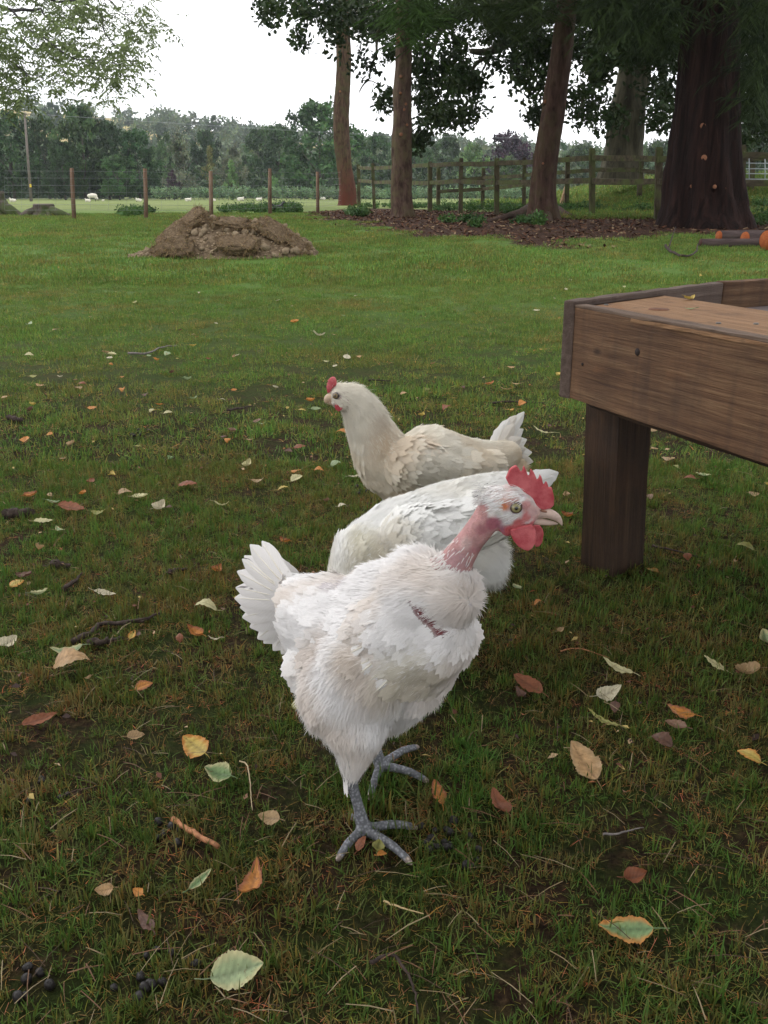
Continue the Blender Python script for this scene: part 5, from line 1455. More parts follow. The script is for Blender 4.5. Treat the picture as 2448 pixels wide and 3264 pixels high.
# ------------------------------------------------------------------ wooden sand table
def mat_wood(name, stops, dark=.5, grain=(1.2, 26, 26), stain=None, hot=(.20, .085, .035)):
    s = NT(name); o = s.obj
    g_ = s.noise(o, 3.2, 8, .65, grain, .4)
    fine = s.noise(o, 9, 6, .7, (grain[0] * .8, grain[1] * 1.6, grain[2] * 1.6))
    c = s.ramp(g_, stops)
    c = s.mixc(.5, c, s.ramp(fine, [(.3, .60), (.62, 1.12)]), 'MULTIPLY'); c = s.mixc(s.ramp(s.noise(o, 9, 4, .6, (.7, 1, 1)), [(.56, 0.), (.70, .55)]), c, hot)
    bl = s.noise(o, 6, 5, .6, (1, 1, 1)); c = s.mixc(s.ramp(bl, [(.42, 0.), (.66, dark)]), c, (.035, .022, .016))
    vs = s.noise(o, 22, 3, .6, (1, 1, .12)); c = s.mixc(s.ramp(vs, [(.55, 0.), (.72, .45)]), c, stain or (.05, .03, .022))
    # knots
    v = s.n('ShaderNodeTexVoronoi', Scale=4.2); m = s.n('ShaderNodeMapping', Scale=(1, 1.8, 1.8)); s.l(o, m.inputs['Vector']); s.l(m.outputs['Vector'], v.inputs['Vector'])
    c = s.mixc(s.ramp(v.outputs['Distance'], [(.035, .85), (.075, 0.)]), c, (.03, .016, .010))
    h = s.n('ShaderNodeMath', _operation='ADD'); s.l(fine, h.inputs[0]); s.l(g_, h.inputs[1])
    return s.prin(c, .75, .25, s.bump(h.outputs[0], .0035))
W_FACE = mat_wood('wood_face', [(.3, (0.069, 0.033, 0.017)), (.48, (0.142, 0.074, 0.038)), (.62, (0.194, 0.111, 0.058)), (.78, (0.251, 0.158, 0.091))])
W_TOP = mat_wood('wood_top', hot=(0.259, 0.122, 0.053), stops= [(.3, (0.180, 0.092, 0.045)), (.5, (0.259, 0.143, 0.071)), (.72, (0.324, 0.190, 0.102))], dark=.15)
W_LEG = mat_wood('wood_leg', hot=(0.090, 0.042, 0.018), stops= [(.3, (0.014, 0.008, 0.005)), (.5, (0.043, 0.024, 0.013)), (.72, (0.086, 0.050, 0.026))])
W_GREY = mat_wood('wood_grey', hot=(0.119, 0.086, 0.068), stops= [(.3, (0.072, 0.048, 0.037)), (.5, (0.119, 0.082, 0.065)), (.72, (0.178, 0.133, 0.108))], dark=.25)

W_EDGE = mat_wood('wood_edge', hot=(0.170, 0.094, 0.049), stops=[(.3, (0.085, 0.056, 0.039)), (.5, (0.145, 0.098, 0.070)), (.72, (0.212, 0.148, 0.108))], dark=.2)
def board(name, a, b, width, thick, mat, parent, up=(0, 0, 1), side=1, bev=.004, cuts=14, endcut=0.0, wobble=.0012):
    """plank from a to b (top outer edge), width along -up, thickness to the given side"""
    a = Vector(a); b = Vector(b); x = (b - a).normalized(); L = (b - a).length
    up = Vector(up); up = (up - x * up.dot(x)).normalized(); y = up.cross(x) * side
    bm = bmesh.new()
    nx = cuts
    vs = {}
    for i in range(nx + 1):
        for j, (yy, zz_) in enumerate([(0, 0), (thick, 0), (thick, -width), (0, -width)]):
            xx = L * i / nx + (endcut * (-zz_ / width) if i == 0 else 0)
            vs[i, j] = bm.verts.new((xx, side * yy + random.uniform(-wobble, wobble), zz_ + random.uniform(-wobble, wobble)))
    for i in range(nx):
        for j in range(4):
            bm.faces.new((vs[i, j], vs[i + 1, j], vs[i + 1, (j + 1) % 4], vs[i, (j + 1) % 4]))
    bm.faces.new([vs[0, j] for j in range(4)]); bm.faces.new([vs[nx, j] for j in (3, 2, 1, 0)])
    bmesh.ops.recalc_face_normals(bm, faces=bm.faces)
    eds = [e for e in bm.edges if len(e.link_faces) == 2 and e.calc_face_angle(0) > .8]
    bmesh.ops.bevel(bm, geom=eds, offset=bev, segments=2, affect='EDGES', profile=.6)
    o = bm_obj(name, bm, mat, parent)
    z = x.cross(Vector(y) * side) if side == 1 else None
    M = Matrix((x, up.cross(x), up)).transposed().to_4x4()
    M.translation = a - (Vector(parent.location) if parent else Vector((0, 0, 0)))
    o.matrix_local = M
    return o

def table():
    H = .55
    def Gt(u, v, z): d = ray(u, v); t = (z - CAMH) / d[2]; return Vector((d[0] * t, d[1] * t, z))
    A = Gt(1797, 970, H); Bd = (Gt(2448, 1090, H) - A).normalized(); B = A + Bd * 1.15
    sA = Gt(1797, 957, H + .010); sB = Gt(2274, 897, H + .010); sd = (sB - sA).normalized()
    lg = G(1950, 1806)
    root = empty('sand_table', (lg.x, lg.y, 0), 'weathered wooden play table with deep side boards standing at the right edge', 'table')
    # front board: outer face looks left; thickness to the right
    n = Vector((-Bd.y, Bd.x, 0)); 
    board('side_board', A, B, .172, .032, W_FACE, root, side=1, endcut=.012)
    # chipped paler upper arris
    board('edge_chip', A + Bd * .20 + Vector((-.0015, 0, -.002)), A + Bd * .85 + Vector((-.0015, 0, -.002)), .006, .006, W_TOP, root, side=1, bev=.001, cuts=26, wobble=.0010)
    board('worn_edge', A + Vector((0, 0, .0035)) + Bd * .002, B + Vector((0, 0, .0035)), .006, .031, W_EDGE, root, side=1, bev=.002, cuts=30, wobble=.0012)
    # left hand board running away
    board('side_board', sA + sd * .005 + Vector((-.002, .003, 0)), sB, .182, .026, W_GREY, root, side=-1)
    sC = Gt(2448, 886, H + .010); s2 = (sC - sB).normalized()
    board('side_board', sB + s2 * .006 + Vector((0, 0, .001)), sB + s2 * .75, .182, .026, W_FACE, root, side=-1)
    # broad ledge plank on top of the front board
    i0 = A + n * 0 ; inn = Vector((Bd.y, -Bd.x, 0)); inn = -inn if inn.x < 0 else inn
    bm = bmesh.new()
    wv = .235
    p = [A + inn * .033 + Bd * .010 + Vector((0, 0, -.001)), A + inn * .033 + Bd * 1.12 + Vector((0, 0, -.001))]
    q1 = Gt(2066, 934, H - .001); q2 = q1 + Bd * .95
    far = sA + sd * .34; fr = sA + sd * .02 + Vector((.012, -.02, 0))
    nsd = Vector((-sd.y, sd.x, 0)); nsd = -nsd if nsd.y > 0 else nsd
    s0 = sA - sd * .004 + nsd * .030
    out = [A + inn * .033 + Bd * .004, p[1], p[1] + inn * wv, q1, q1 - Bd * .03 + sd * .02, s0 + sd * .30, s0 + sd * .03]
    top = [bm.verts.new((v.x - root.location.x, v.y - root.location.y, H - .001)) for v in out]
    f = bm.faces.new(top); r = bmesh.ops.extrude_face_region(bm, geom=[f])
    bmesh.ops.translate(bm, verts=[v for v in r['geom'] if isinstance(v, bmesh.types.BMVert)], vec=(0, 0, -.036))
    bmesh.ops.recalc_face_normals(bm, faces=bm.faces)
    bmesh.ops.bevel(bm, geom=[e for e in bm.edges if e.calc_face_angle(0) > .5], offset=.002, segments=2, affect='EDGES')
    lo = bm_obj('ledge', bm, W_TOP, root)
    # rotate the texture space: grain along the board
    ang = math.atan2(Bd.y, Bd.x)
    lo.data.transform(Matrix.Rotation(-ang, 4, 'Z')); lo.rotation_euler = (0, 0, ang)
    # sunken floor
    bm = bmesh.new()
    c = [q1 + Vector((-.02, -.03, 0)), q1 + Bd * .95, q1 + Bd * .95 + Vector((.7, .1, 0)), sB + s2 * .7 + Vector((.02, -.03, 0)), sB + Vector((.02, -.03, 0)), far + Vector((.02, -.03, 0))]
    f = bm.faces.new([bm.verts.new((v.x - root.location.x, v.y - root.location.y, H - .048)) for v in c]); r = bmesh.ops.extrude_face_region(bm, geom=[f])
    bmesh.ops.translate(bm, verts=[v for v in r['geom'] if isinstance(v, bmesh.types.BMVert)], vec=(0, 0, -.02))
    bmesh.ops.recalc_face_normals(bm, faces=bm.faces)
    s = NT('table_floor'); fc = s.ramp(s.noise(s.obj, 30, 5), [(.3, (.055, .040, .040)), (.7, (.13, .10, .095))])
    bm_obj('floor_panel', bm, s.prin(fc, .6, .4), root)
    # bearer under the board
    board('bearer', A + inn * .036 + Bd * .05 + Vector((0, 0, -.105)), A + inn * .036 + Bd * 1.1 + Vector((0, 0, -.105)), .085, .045, W_LEG, root, side=1)
    # leg: square post
    bm = bmesh.new()
    hw = .045; hh = H - .10
    zb = -.03
    rings = []
    for i in range(9):
        z = zb + (hh - zb) * i / 8
        rings.append([bm.verts.new((sx * hw + random.uniform(-.001, .001), sy * hw + random.uniform(-.001, .001), z)) for sx, sy in ((-1, -1), (1, -1), (1, 1), (-1, 1))])
    for i in range(8):
        for j in range(4): bm.faces.new((rings[i][j], rings[i][(j + 1) % 4], rings[i + 1][(j + 1) % 4], rings[i + 1][j]))
    bm.faces.new(rings[0][::-1]); bm.faces.new(rings[-1])
    bmesh.ops.bevel(bm, geom=[e for e in bm.edges if e.calc_face_angle(0) > .8], offset=.004, segments=2, affect='EDGES')
    # grain runs up: mesh lies along local x, then stands up
    tp = P(1322 * K, 905 * K, lg.y - .01); LX = (tp.x - lg.x) / tp.z      # the post leans a little
    l = bm_obj('leg', bm, W_LEG, root)
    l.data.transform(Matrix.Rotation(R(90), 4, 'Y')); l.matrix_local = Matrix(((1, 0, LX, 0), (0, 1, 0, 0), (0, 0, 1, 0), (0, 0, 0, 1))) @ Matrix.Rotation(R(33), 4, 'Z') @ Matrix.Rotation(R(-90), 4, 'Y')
    SCM = m_plain('screw', (.10, .09, .08), .4, .5); sc = Gt(1932, 971, H)
    for p_ in (sc, Gt(2290, 1030, H), Gt(2410, 1032, H)):
        m = MB(); m.tube([Vector(p_) - root.location + Vector((0, 0, -.002)), Vector(p_) - root.location + Vector((0, 0, .0012))], [.0045, .004], 10)
        m.build('screw', SCM, root)
    kn = Gt(2100, 985, H)
    m = MB()
    m.tube([Vector(kn) - root.location + Vector((0, 0, -.002)), Vector(kn) - root.location + Vector((0, 0, .0008))], [.020, .017], 20)
    m.build('knot', m_plain('knot', (.13, .06, .035), .7, .2, .4, 90), root)
    m = MB()
    fa = Vector(P(2033, 1122, 1.64))
    # knot hole on the outer face of the front board
    nb = inn * -1
    for (u, v, r_) in ((2033, 1122, .008), (1857, 1161, .0035)):
        d = Vector(ray(u, v)); t = (A - Vector((0, 0, CAMH))).dot(inn) / d.dot(inn); q_ = Vector((0, 0, CAMH)) + d * t
        m = MB(); m.tube([q_ - root.location + inn * .003, q_ - root.location - inn * .0012], [r_, r_ * .8], 12)
        m.build('knot', m_plain('knot_dark', (.02, .012, .01), .8), root)
    return Gt
GT = table()

# ------------------------------------------------------------------ rail fences
M_RAIL = m_bark('rail_wood', [(.3, (.030, .023, .015)), (.55, (.080, .065, .042)), (.8, (.14, .12, .08))], 10, (1, 1, .3), .01, moss=(.085, .105, .035))
M_RAILH = m_bark('rail_wood_long', [(.3, (.035, .028, .019)), (.55, (.095, .080, .052)), (.8, (.16, .14, .095))], 10, (.3, 1, 1), .01, moss=(.095, .12, .04))
def square_post(m, base, top, w_, ang=0.0):
    base = np.array(base); top = np.array(top); ax = nrm(top - base)
    a = np.array([math.cos(ang), math.sin(ang), 0]); b = np.array([-math.sin(ang), math.cos(ang), 0])
    V = []
    for t, s_ in ((0, 1), (.5, .97), (.97, .97), (1.0, .80)):
        c = base + (top - base) * t
        for sx, sy in ((-1, -1), (1, -1), (1, 1), (-1, 1)): V.append(c + (a * sx + b * sy) * w_ / 2 * s_ + np.array([0, 0, random.uniform(-.01, .01)]))
    Q = [(i * 4 + j, i * 4 + (j + 1) % 4, i * 4 + 4 + (j + 1) % 4, i * 4 + 4 + j) for i in range(3) for j in range(4)] + [(12, 13, 14, 15)]
    return m.add(np.array(V), [np.array(Q)])
def rail_fence(posts, rails, label, Yf, pw=.115):
    """posts: (x, ytop, ybottom) in zoom-2 pixels; depth follows the ground under the foot or Yf"""
    pts = []
    for (x, yt, yb) in posts:
        u, v = z2(x, yb); Y = Yf(x)
        b_ = np.array(P(u, v, Y)); t_ = np.array(P(*z2(x, yt), Y)); pts.append((b_, t_))
    o0 = pts[0][0].copy(); root = empty('rail_fence', tuple(o0), label, 'fence')
    for k, (b_, t_) in enumerate(pts):
        lean = np.array([(-.06 if k == 1 and len(pts) > 6 else random.uniform(-.02, .02)), 0, 0])
        b2 = b_ - o0; b2[2] = float(gz(b_[0], b_[1])) - .25 - o0[2]
        square_post(MB(), b2, t_ - o0 + lean, pw * random.uniform(.9, 1.15), random.uniform(-.2, .2)).build('post', M_RAIL, root, smooth=False) if False else None
        m = MB(); square_post(m, b2, t_ - o0 + lean, pw * random.uniform(.9, 1.15), random.uniform(-.2, .2)); m.build('post', M_RAIL, root, smooth=False)
    for rl in rails:
        pr = [np.array(P(*z2(x, y), Yf(x) - .05)) - o0 for x, y in rl]
        for a, b in zip(pr[:-1], pr[1:]):
            d = nrm(b - a); a_ = a - d * .05; b_ = b + d * .05
            up = np.array([0, 0, 1.]); sd = nrm(np.cross(d, up)); V = []
            for t in np.linspace(0, 1, 5):
                c = a_ + (b_ - a_) * t + np.array([0, 0, random.uniform(-.012, .012)])
                for sy, sz in ((-1, -1), (1, -1), (1, 1), (-1, 1)): V.append(c + sd * sy * .03 + up * sz * random.uniform(.048, .06))
            Q = [(i * 4 + j, i * 4 + (j + 1) % 4, i * 4 + 4 + (j + 1) % 4, i * 4 + 4 + j) for i in range(4) for j in range(4)] + [(0, 3, 2, 1), (16, 17, 18, 19)]
            m = MB(); m.add(np.array(V), [np.array(Q)]); m.build('rail', M_RAILH, root, smooth=False)
    return root
YF = lambda x: float(np.interp(x, [160, 222, 425, 537, 670, 1020, 1260, 1565, 1900], [37, 34, 28, 26, 24.2, 21.5, 19.5, 18.6, 18]))
rail_fence([(165, 600, 745), (222, 596, 748), (425, 590, 757), (537, 577, 765), (670, 578, 772), (808, 560, 780), (1020, 541, 787), (1260, 537, 800), (1562, 530, 815), (1800, 530, 815)],
           [[(165, 612), (222, 615), (425, 603), (537, 600), (670, 598), (808, 590), (1020, 576), (1260, 580), (1562, 565), (1800, 568)],
            [(165, 660), (222, 665), (425, 668), (537, 662), (670, 668), (808, 664), (1020, 661), (1260, 665), (1562, 668), (1800, 665)]],
           'front post and rail fence running behind the big trees to the right edge', YF)
YB = lambda x: float(np.interp(x, [400, 618, 930, 1250, 1900], [33, 33, 30, 27.5, 26]))
rail_fence([(455, 612, 735), (618, 612, 715), (772, 575, 695), (928, 568, 700), (1195, 585, 660), (1605, 570, 660)],
           [[(455, 665), (545, 655), (618, 650), (772, 640), (928, 628), (1050, 620), (1195, 622)],
            [(455, 700), (618, 690), (772, 676), (928, 664)], [(1195, 585), (1605, 580), (1800, 580)], [(1195, 625), (1605, 660), (1800, 662)]],
           'second post and rail fence further back, sloping up behind the first', YB, .12)
# leaning broken post
m = MB(); a = np.array(G(*z2(898, 762))); a[2] -= .05; b = np.array(P(*z2(922, 680), a[1] + .1)); square_post(m, a * 0, b - a, .09, .3)
o = m.build('leaning_post', m_plain('raw_post', (.34, .22, .13), .8, .2, .4, 15), smooth=False); o.location = a
tag(o, 'broken pale orange post leaning beside the buttressed trunk', 'post')
# metal gate
def gate():
    Y = 25.5; m = MB(); GM = m_plain('galvanised', (.42, .45, .48), .45, .5, .15, 8)
    base = np.array(P(*z2(1572, 655), Y)); q = lambda x, y: np.array(P(*z2(x, y), Y)) - base
    root = empty('metal_gate', tuple(base), 'pale grey barred metal gate seen right of the massive redwood trunk', 'gate')
    m.tube([q(1572, 575), q(1572, 655)], .022, 8).tube([q(1880, 570), q(1880, 660)], .022, 8); m.build('frame', GM, root)
    for i, y in enumerate((574, 596, 616, 634, 654)):
        m = MB(); m.tube([q(1572, y), q(1880, y + 2)], .014, 6); m.build('bar', GM, root)
    for x in (1590, 1648, 1700, 1800):
        m = MB(); m.tube([q(x, 575), q(x, 655)], .012, 6); m.build('upright', GM, root)
gate()

# ------------------------------------------------------------------ stock netting fence
def net_fence():
    PW = m_bark('stake_wood', [(.3, (.075, .045, .030)), (.55, (.18, .115, .078)), (.8, (.27, .20, .14))], 12, (1, 1, .2), .008)
    xs = [(-40, 363, 462), (158, 363, 461), (313, 364, 462), (455, 369, 462), (583, 364, 456), (686, 371, 453), (736, 366, 449)]
    xs[0] = (12, 362, 462)
    pts = [(np.array(GD(u, vb)), vt, u) for (u, vt, vb) in xs]
    Yc = [20.2, 20.5, 20.8, 21.6, 23.5, 26, 31]
    o0 = pts[0][0]
    root = empty('netting_fence', tuple(pts[1][0]), 'stock netting fence on round wooden stakes in front of the sheep paddock', 'fence')
    o0 = np.array(root.location)
    P3 = []
    for k, ((u, vt, vb), Y) in enumerate(zip(xs, Yc)):
        b_ = np.array(D(u, vb, Y)); t_ = np.array(D(u - (3 if k == 1 else 0), vt, Y)); P3.append((b_, t_))
        if k in (0, 6): continue
        m = MB(); bb = b_ - o0; bb[2] = min(bb[2], float(gz(b_[0], b_[1])) - o0[2]) - .2
        r_ = .045
        m.tube([bb, (bb + t_ - o0) / 2 + np.array([random.uniform(-.01, .01), 0, 0]), t_ - o0], [r_ * 1.05, r_, r_ * .93], 10, jag=.04); m.build('stake', PW, root)
    WM = m_plain('wire', (.16, .17, .17), .5, .5)
    m = MB()
    for h in (.08, .2, .33, .47, .62, .78, .93):
        m.tube([b * (1 - h) + t * h - o0 + np.array([0, -.05, 0]) for b, t in P3], .0022, 4)
    for (b0, t0), (b1, t1) in zip(P3[:-1], P3[1:]):
        n = int(np.linalg.norm(b1 - b0) / .3)
        for i in range(n):
            f = i / n; b = b0 + (b1 - b0) * f; t = t0 + (t1 - t0) * f
            m.tube([b * .92 + t * .08 - o0 + np.array([0, -.05, 0]), b * .22 + t * .78 - o0 + np.array([0, -.05, 0])], .0017, 4, caps=False)
    tag(m.build('wire_netting', WM, root), kind='stuff')
net_fence()

# ------------------------------------------------------------------ utility pole with wires
def pole():
    Y = 78.; b = np.array(GD(67, 435)); Y = float(b[1])
    root = empty('utility_pole', tuple(b), 'tall thin wooden utility pole leaning slightly left in the paddock', 'pole')
    t = np.array(D(53, 243, Y)) - b; sc = Y / 78
    PM = m_plain('pole_wood', (.14, .12, .105), .8, .2, .2, 3)
    m = MB(); m.tube([(0, 0, -.5), t * .5, t], [.12 * sc, .10 * sc, .08 * sc], 12); m.build('shaft', PM, root)
    m = MB(); m.tube([t + np.array([-.7, 0, -.15]), t + np.array([.7, 0, -.15])], .05, 8); m.build('crossarm', PM, root)
    m = MB(); y = np.array(D(65.5, 401, Y - .3)) - b; m.add(np.array([y + np.array(q) for q in ((-.09, 0, -.16), (.09, 0, -.16), (.09, 0, .16), (-.09, 0, .16), (-.09, .1, -.16), (.09, .1, -.16), (.09, .1, .16), (-.09, .1, .16))]),
            [np.array([(0, 1, 2, 3), (7, 6, 5, 4), (0, 4, 5, 1), (1, 5, 6, 2), (2, 6, 7, 3), (3, 7, 4, 0)])]); m.build('warning_plate', m_plain('plate_yellow', (.65, .48, .05), .5), root, smooth=False)
    WM = m_plain('cable', (.30, .32, .34), .5, .4)
    for k, dz in enumerate((0, -.35)):
        m = MB(); p0 = t + np.array([(-.6, .6)[k], 0, -.1])
        far = np.array(D(1300, 298 + k * 1.5, Y * 1.05)) - b; mid = np.array(D(600, 279 + k * 2, Y * 1.0)) - b; mid2 = np.array(D(900, 293 + k * 1.5, Y)) - b
        m.tube(spline([p0, mid, mid2, far, np.array(D(1800, 290, Y * 1.1)) - b], 60), .007, 4)
        m.tube(spline([p0, np.array(D(20, 235 + k, Y)) - b, np.array(D(-120, 222, Y)) - b], 8), .007, 4)
        m.build('wire', WM, root)
pole()

# ------------------------------------------------------------------ stumps
def stump(u, v, wpx, hpx, label, spread, roots):
    b = np.array(G(u, v)); s_ = zc(b) / F; r_ = wpx / 2 * s_; h = hpx * s_
    root = empty('tree_stump', tuple(b), label, 'stump')
    BM = m_bark('stump_bark', [(.3, (.035, .028, .024)), (.6, (.11, .09, .075))], 8, moss=(.055, .085, .022), bumpd=.05)
    m = MB(); pts = []; rad = []
    for t in np.linspace(0, 1, 12): pts.append((0, 0, -.1 + (h + .1) * t)); rad.append(r_ * (1 + spread * (1 - t) ** 2.5))
    m.tube(pts, rad, 26, jag=.06)
    for (dx, l, rr) in roots:
        m.tube(spline([(dx * r_ * .8, -.1, h * .45), (dx * (r_ + l * .5), -.25, h * .18), (dx * (r_ + l), -.3, -.05)], 8), np.linspace(rr, rr * .3, 8), 9, jag=.1)
    m.build('bark', BM, root)
    m = MB(); m.tube([(0, 0, h - .004), (0, 0, h + .012)], [r_ * .97, r_ * .93], 26, jag=.02)
    m.build('cut_top', m_plain('cut_grey', (.16, .12, .10), .85, .2, .3, 20), root)
stump(143, 689, 64, 36, 'low sawn mossy stump left of the leftmost netting stake', 1.0, [(-1, .30, .10), (1, .55, .12), (.5, .3, .1)])
stump(-12, 688, 66, 72, 'tall dark mossy stump cut off by the left edge of the lawn', 1.1, [(1, .6, .13), (1, .35, .16)])

# ------------------------------------------------------------------ heap of soil and turves
def heap():
    b = np.array(GD(486, 556)); b[1] += .45; root = empty('soil_heap', tuple(b), 'heap of dug brown soil, lumps and dried turves on the lawn', 'heap')
    sc = zc(b) / F * K       # metres per display pixel
    X = lambda u: (u - 486) * sc * 1.04 - .09
    prof = [(290, 0), (330, .06), (370, .14), (405, .28), (440, .40), (480, .43), (530, .42), (575, .38), (620, .30), (655, .18), (680, .03)]
    px_ = [X(p[0]) for p in prof]; pz_ = [p[1] * .93 for p in prof]
    def hz_(x, y):
        top = np.interp(x, px_, pz_, left=0, right=0)
        wy = .42 + .25 * np.clip(top / .4, 0, 1)
        t = np.clip(1 - (y / wy) ** 2, 0, 1)
        return top * t ** .8
    n = 90; xs = np.linspace(X(286), X(684), n); ysl = np.linspace(-.75, .75, 50); XX, YY = np.meshgrid(xs, ysl)
    ZZ = hz_(XX, YY); nn = np.array([mnoise.fractal(Vector((x * 5, y * 5, 3)), .7, 2, 5) for x, y in zip(XX.ravel(), YY.ravel())]).reshape(XX.shape)
    ZZ = ZZ + nn * .045 * np.clip(ZZ * 12, 0, 1) - .015 * (ZZ < .01)
    idx = np.arange(XX.size).reshape(XX.shape); Q = np.stack([idx[:-1, :-1], idx[:-1, 1:], idx[1:, 1:], idx[1:, :-1]], -1).reshape(-1, 4)
    s = NT('soil'); c = s.ramp(s.noise(s.obj, 16, 6, .7), [(.3, (.060, .042, .028)), (.55, (.19, .14, .09)), (.8, (.34, .26, .17))])
    mesh_obj('soil_mound', np.stack([XX.ravel(), YY.ravel(), ZZ.ravel()], 1), Q, s.prin(c, .95, .1, s.bump(s.noise(s.obj, 40, 5), .03)), root)
    s = NT('clod'); c = s.ramp(s.noise(s.obj, 14, 5, .6), [(.3, (.17, .125, .08)), (.7, (.42, .33, .22))]); CM = s.prin(c, .95, .1, s.bump(s.noise(s.obj, 60, 4), .01))
    protos = []
    for k in range(6):
        bm = bmesh.new(); bmesh.ops.create_icosphere(bm, subdivisions=2, radius=1)
        for v in bm.verts:
            f = 1 + .45 * mnoise.noise(v.co * 1.3 + Vector((k * 7, 0, 0))) + .2 * mnoise.noise(v.co * 3 + Vector((0, k * 5, 0))); v.co = Vector((v.co.x * f, v.co.y * f * .85, v.co.z * f * .7))
        me = bpy.data.meshes.new('soil_lump'); bm.to_mesh(me); bm.free(); me.materials.append(CM)
        for p in me.polygons: p.use_smooth = True
        protos.append(me)
    r = random.Random(5)
    def lump(x, y, s_, extra=0):
        o = link(bpy.data.objects.new('soil_lump', r.choice(protos)), root); z = float(hz_(np.array(x), np.array(y)))
        o.location = (x, y, z + s_ * .35 + extra); o.scale = (s_, s_, s_); o.rotation_euler = (r.random() * 6, r.random() * .8, r.random() * 6)
    for i in range(96):
        u = r.triangular(330, 678, 600 if i % 2 else 500); x = X(u); y = -r.uniform(.05, .62); lump(x, y, r.uniform(.022, .050) * (1.25 if i % 9 == 0 else 1))
    for u, s_ in ((625, .055), (645, .06), (660, .05), (672, .045)): lump(X(u), -.5 + (u - 640) * .003, s_)
    # fine crumbs
    V = []; m = MB(); bm = bmesh.new(); bmesh.ops.create_icosphere(bm, subdivisions=1, radius=1); SV = np.array([v.co for v in bm.verts]); SF = np.array([[v.index for v in f.verts] for f in bm.faces]); bm.free()
    for i in range(900):
        u = r.triangular(288, 686, 520); x = X(u); y = -r.uniform(-.1, .72) * (.6 + .4 * math.sin((u - 286) / 400 * math.pi)); s_ = r.uniform(.006, .018)
        m.add(SV * np.array([1, .9, .7]) * s_ * np.array([1 + r.uniform(-.3, .3), 1, 1]) + np.array([x, y, float(hz_(np.array(x), np.array(y))) + s_ * .4]), [SF])
    tag(m.build('crumbs', CM, root), kind='stuff')
    # turves: slabs with hanging dead grass
    TM = m_attr('dead_turf', .9, .1, transl=.15, scale=20)
    s = NT('turf_soil'); c = s.ramp(s.noise(s.obj, 30, 5, .7), [(.3, (.07, .048, .03)), (.7, (.20, .145, .09))]); TS = s.prin(c, .95, .1, s.bump(s.noise(s.obj, 50, 5), .02))
    for (u, yv, z, lx, ly, lz, rx, ry, rz) in [(432, -.22, .42, .20, .13, .075, .5, -.62, .2), (400, -.34, .24, .20, .15, .07, .7, -.55, .1), (417, -.60, .11, .18, .12, .09, .9, .0, .1), (385, -.45, .10, .14, .12, .06, .5, -.3, .3), (520, -.30, .39, .22, .12, .06, .35, .08, 0), (534, -.58, .15, .22, .13, .08, .7, .05, 0),
                                              (600, -.36, .30, .22, .13, .06, .6, .55, -.1), (648, -.42, .14, .14, .09, .04, .6, .7, -.2), (480, -.25, .36, .12, .10, .05, .5, .1, .2)]:
        bm = bmesh.new(); bmesh.ops.create_icosphere(bm, subdivisions=4, radius=1)
        for v in bm.verts:
            q = v.co.copy(); c_ = Vector((math.copysign(abs(q.x) ** .6, q.x), math.copysign(abs(q.y) ** .6, q.y), math.copysign(abs(q.z) ** .6, q.z)))
            f = 1 + .30 * mnoise.noise(q * 2 + Vector((u, 0, 0))) + .16 * mnoise.noise(q * 6 + Vector((u, 3, 0))); v.co = Vector((c_.x * lx, c_.y * ly, c_.z * lz)) * f
        t_ = bm_obj('turf', bm, TS, root, True); t_.location = (X(u), yv, z * .88); t_.rotation_euler = (rx, ry, rz)
        me = t_.data; n = 800; VV = np.array([v.co for v in me.vertices]); NNN = np.array([v.normal for v in me.vertices]); k = RNG.integers(0, len(VV), n); k = k[(NNN[k, 2] > -.1)]; n = len(k)
        X_ = nrm(NNN[k] * .5 + RNG.normal(0, .45, (n, 3)) + np.array([0, -.5, -.1]))
        Vb, Fb, cb, _ = scatter(BT, BTF, VV[k], X_, NNN[k] + RNG.normal(0, .3, (n, 3)), RNG.uniform(.03, .075, n), RNG.uniform(.003, .006, n), col=np.array([(.26, .17, .09), (.34, .24, .13), (.17, .11, .06), (.22, .18, .09)])[RNG.integers(0, 4, n)])
        tag(mesh_obj('dead_grass', Vb, Fb, TM, t_, col=cb), kind='stuff')
heap()

# ------------------------------------------------------------------ weeds
def weeds(name, regions, n, h, label, mat, L=.05):
    cs = []; rs = []
    for poly, k in regions:
        for (u, v) in sample_poly([(a * K, b * K) for a, b in poly], int(n * k)):
            p = np.array(G(u, v)); kn = float(vnoise(p[0], p[1] * .6, 1.3, 77))
            if kn < .33: continue
            hh = h * RNG.uniform(.3, 1.0) * (.35 + 1.3 * kn); p[2] += hh * .45
            cs.append(p); rs.append(hh * .75)
    V, FF, c, _ = leaf_cloud(cs, np.array(rs), 30, L, L * .55, up=.7, flat=.8)
    tag(mesh_obj(name, V, FF, mat, col=c, smooth=False), label, 'weeds', kind='stuff')
M_WEED = m_leafy('nettle_leaves', (.040, .095, .026), (.075, .155, .042), 1.2, .25)
weeds('undergrowth', [([(470, 452), (560, 446), (640, 447), (640, 462), (560, 464), (480, 464)], 1.1), ([(258, 458), (335, 458), (330, 469), (262, 469)], .5), ([(600, 452), (650, 448), (650, 462), (606, 462)], .4),
                      ([(768, 446), (860, 440), (960, 446), (960, 458), (900, 452), (790, 454)], .6), ([(905, 444), (1080, 440), (1130, 448), (1120, 458), (930, 455)], .9), ([(755, 462), (790, 460), (790, 468), (755, 470)], .2),
                      ([(890, 482), (950, 480), (1040, 478), (1060, 488), (980, 496), (895, 492)], .8), ([(1075, 484), (1165, 480), (1170, 486), (1080, 489)], .3)], 260, .22, 'nettles and low weeds growing along the fences and under the trees', M_WEED, .07)
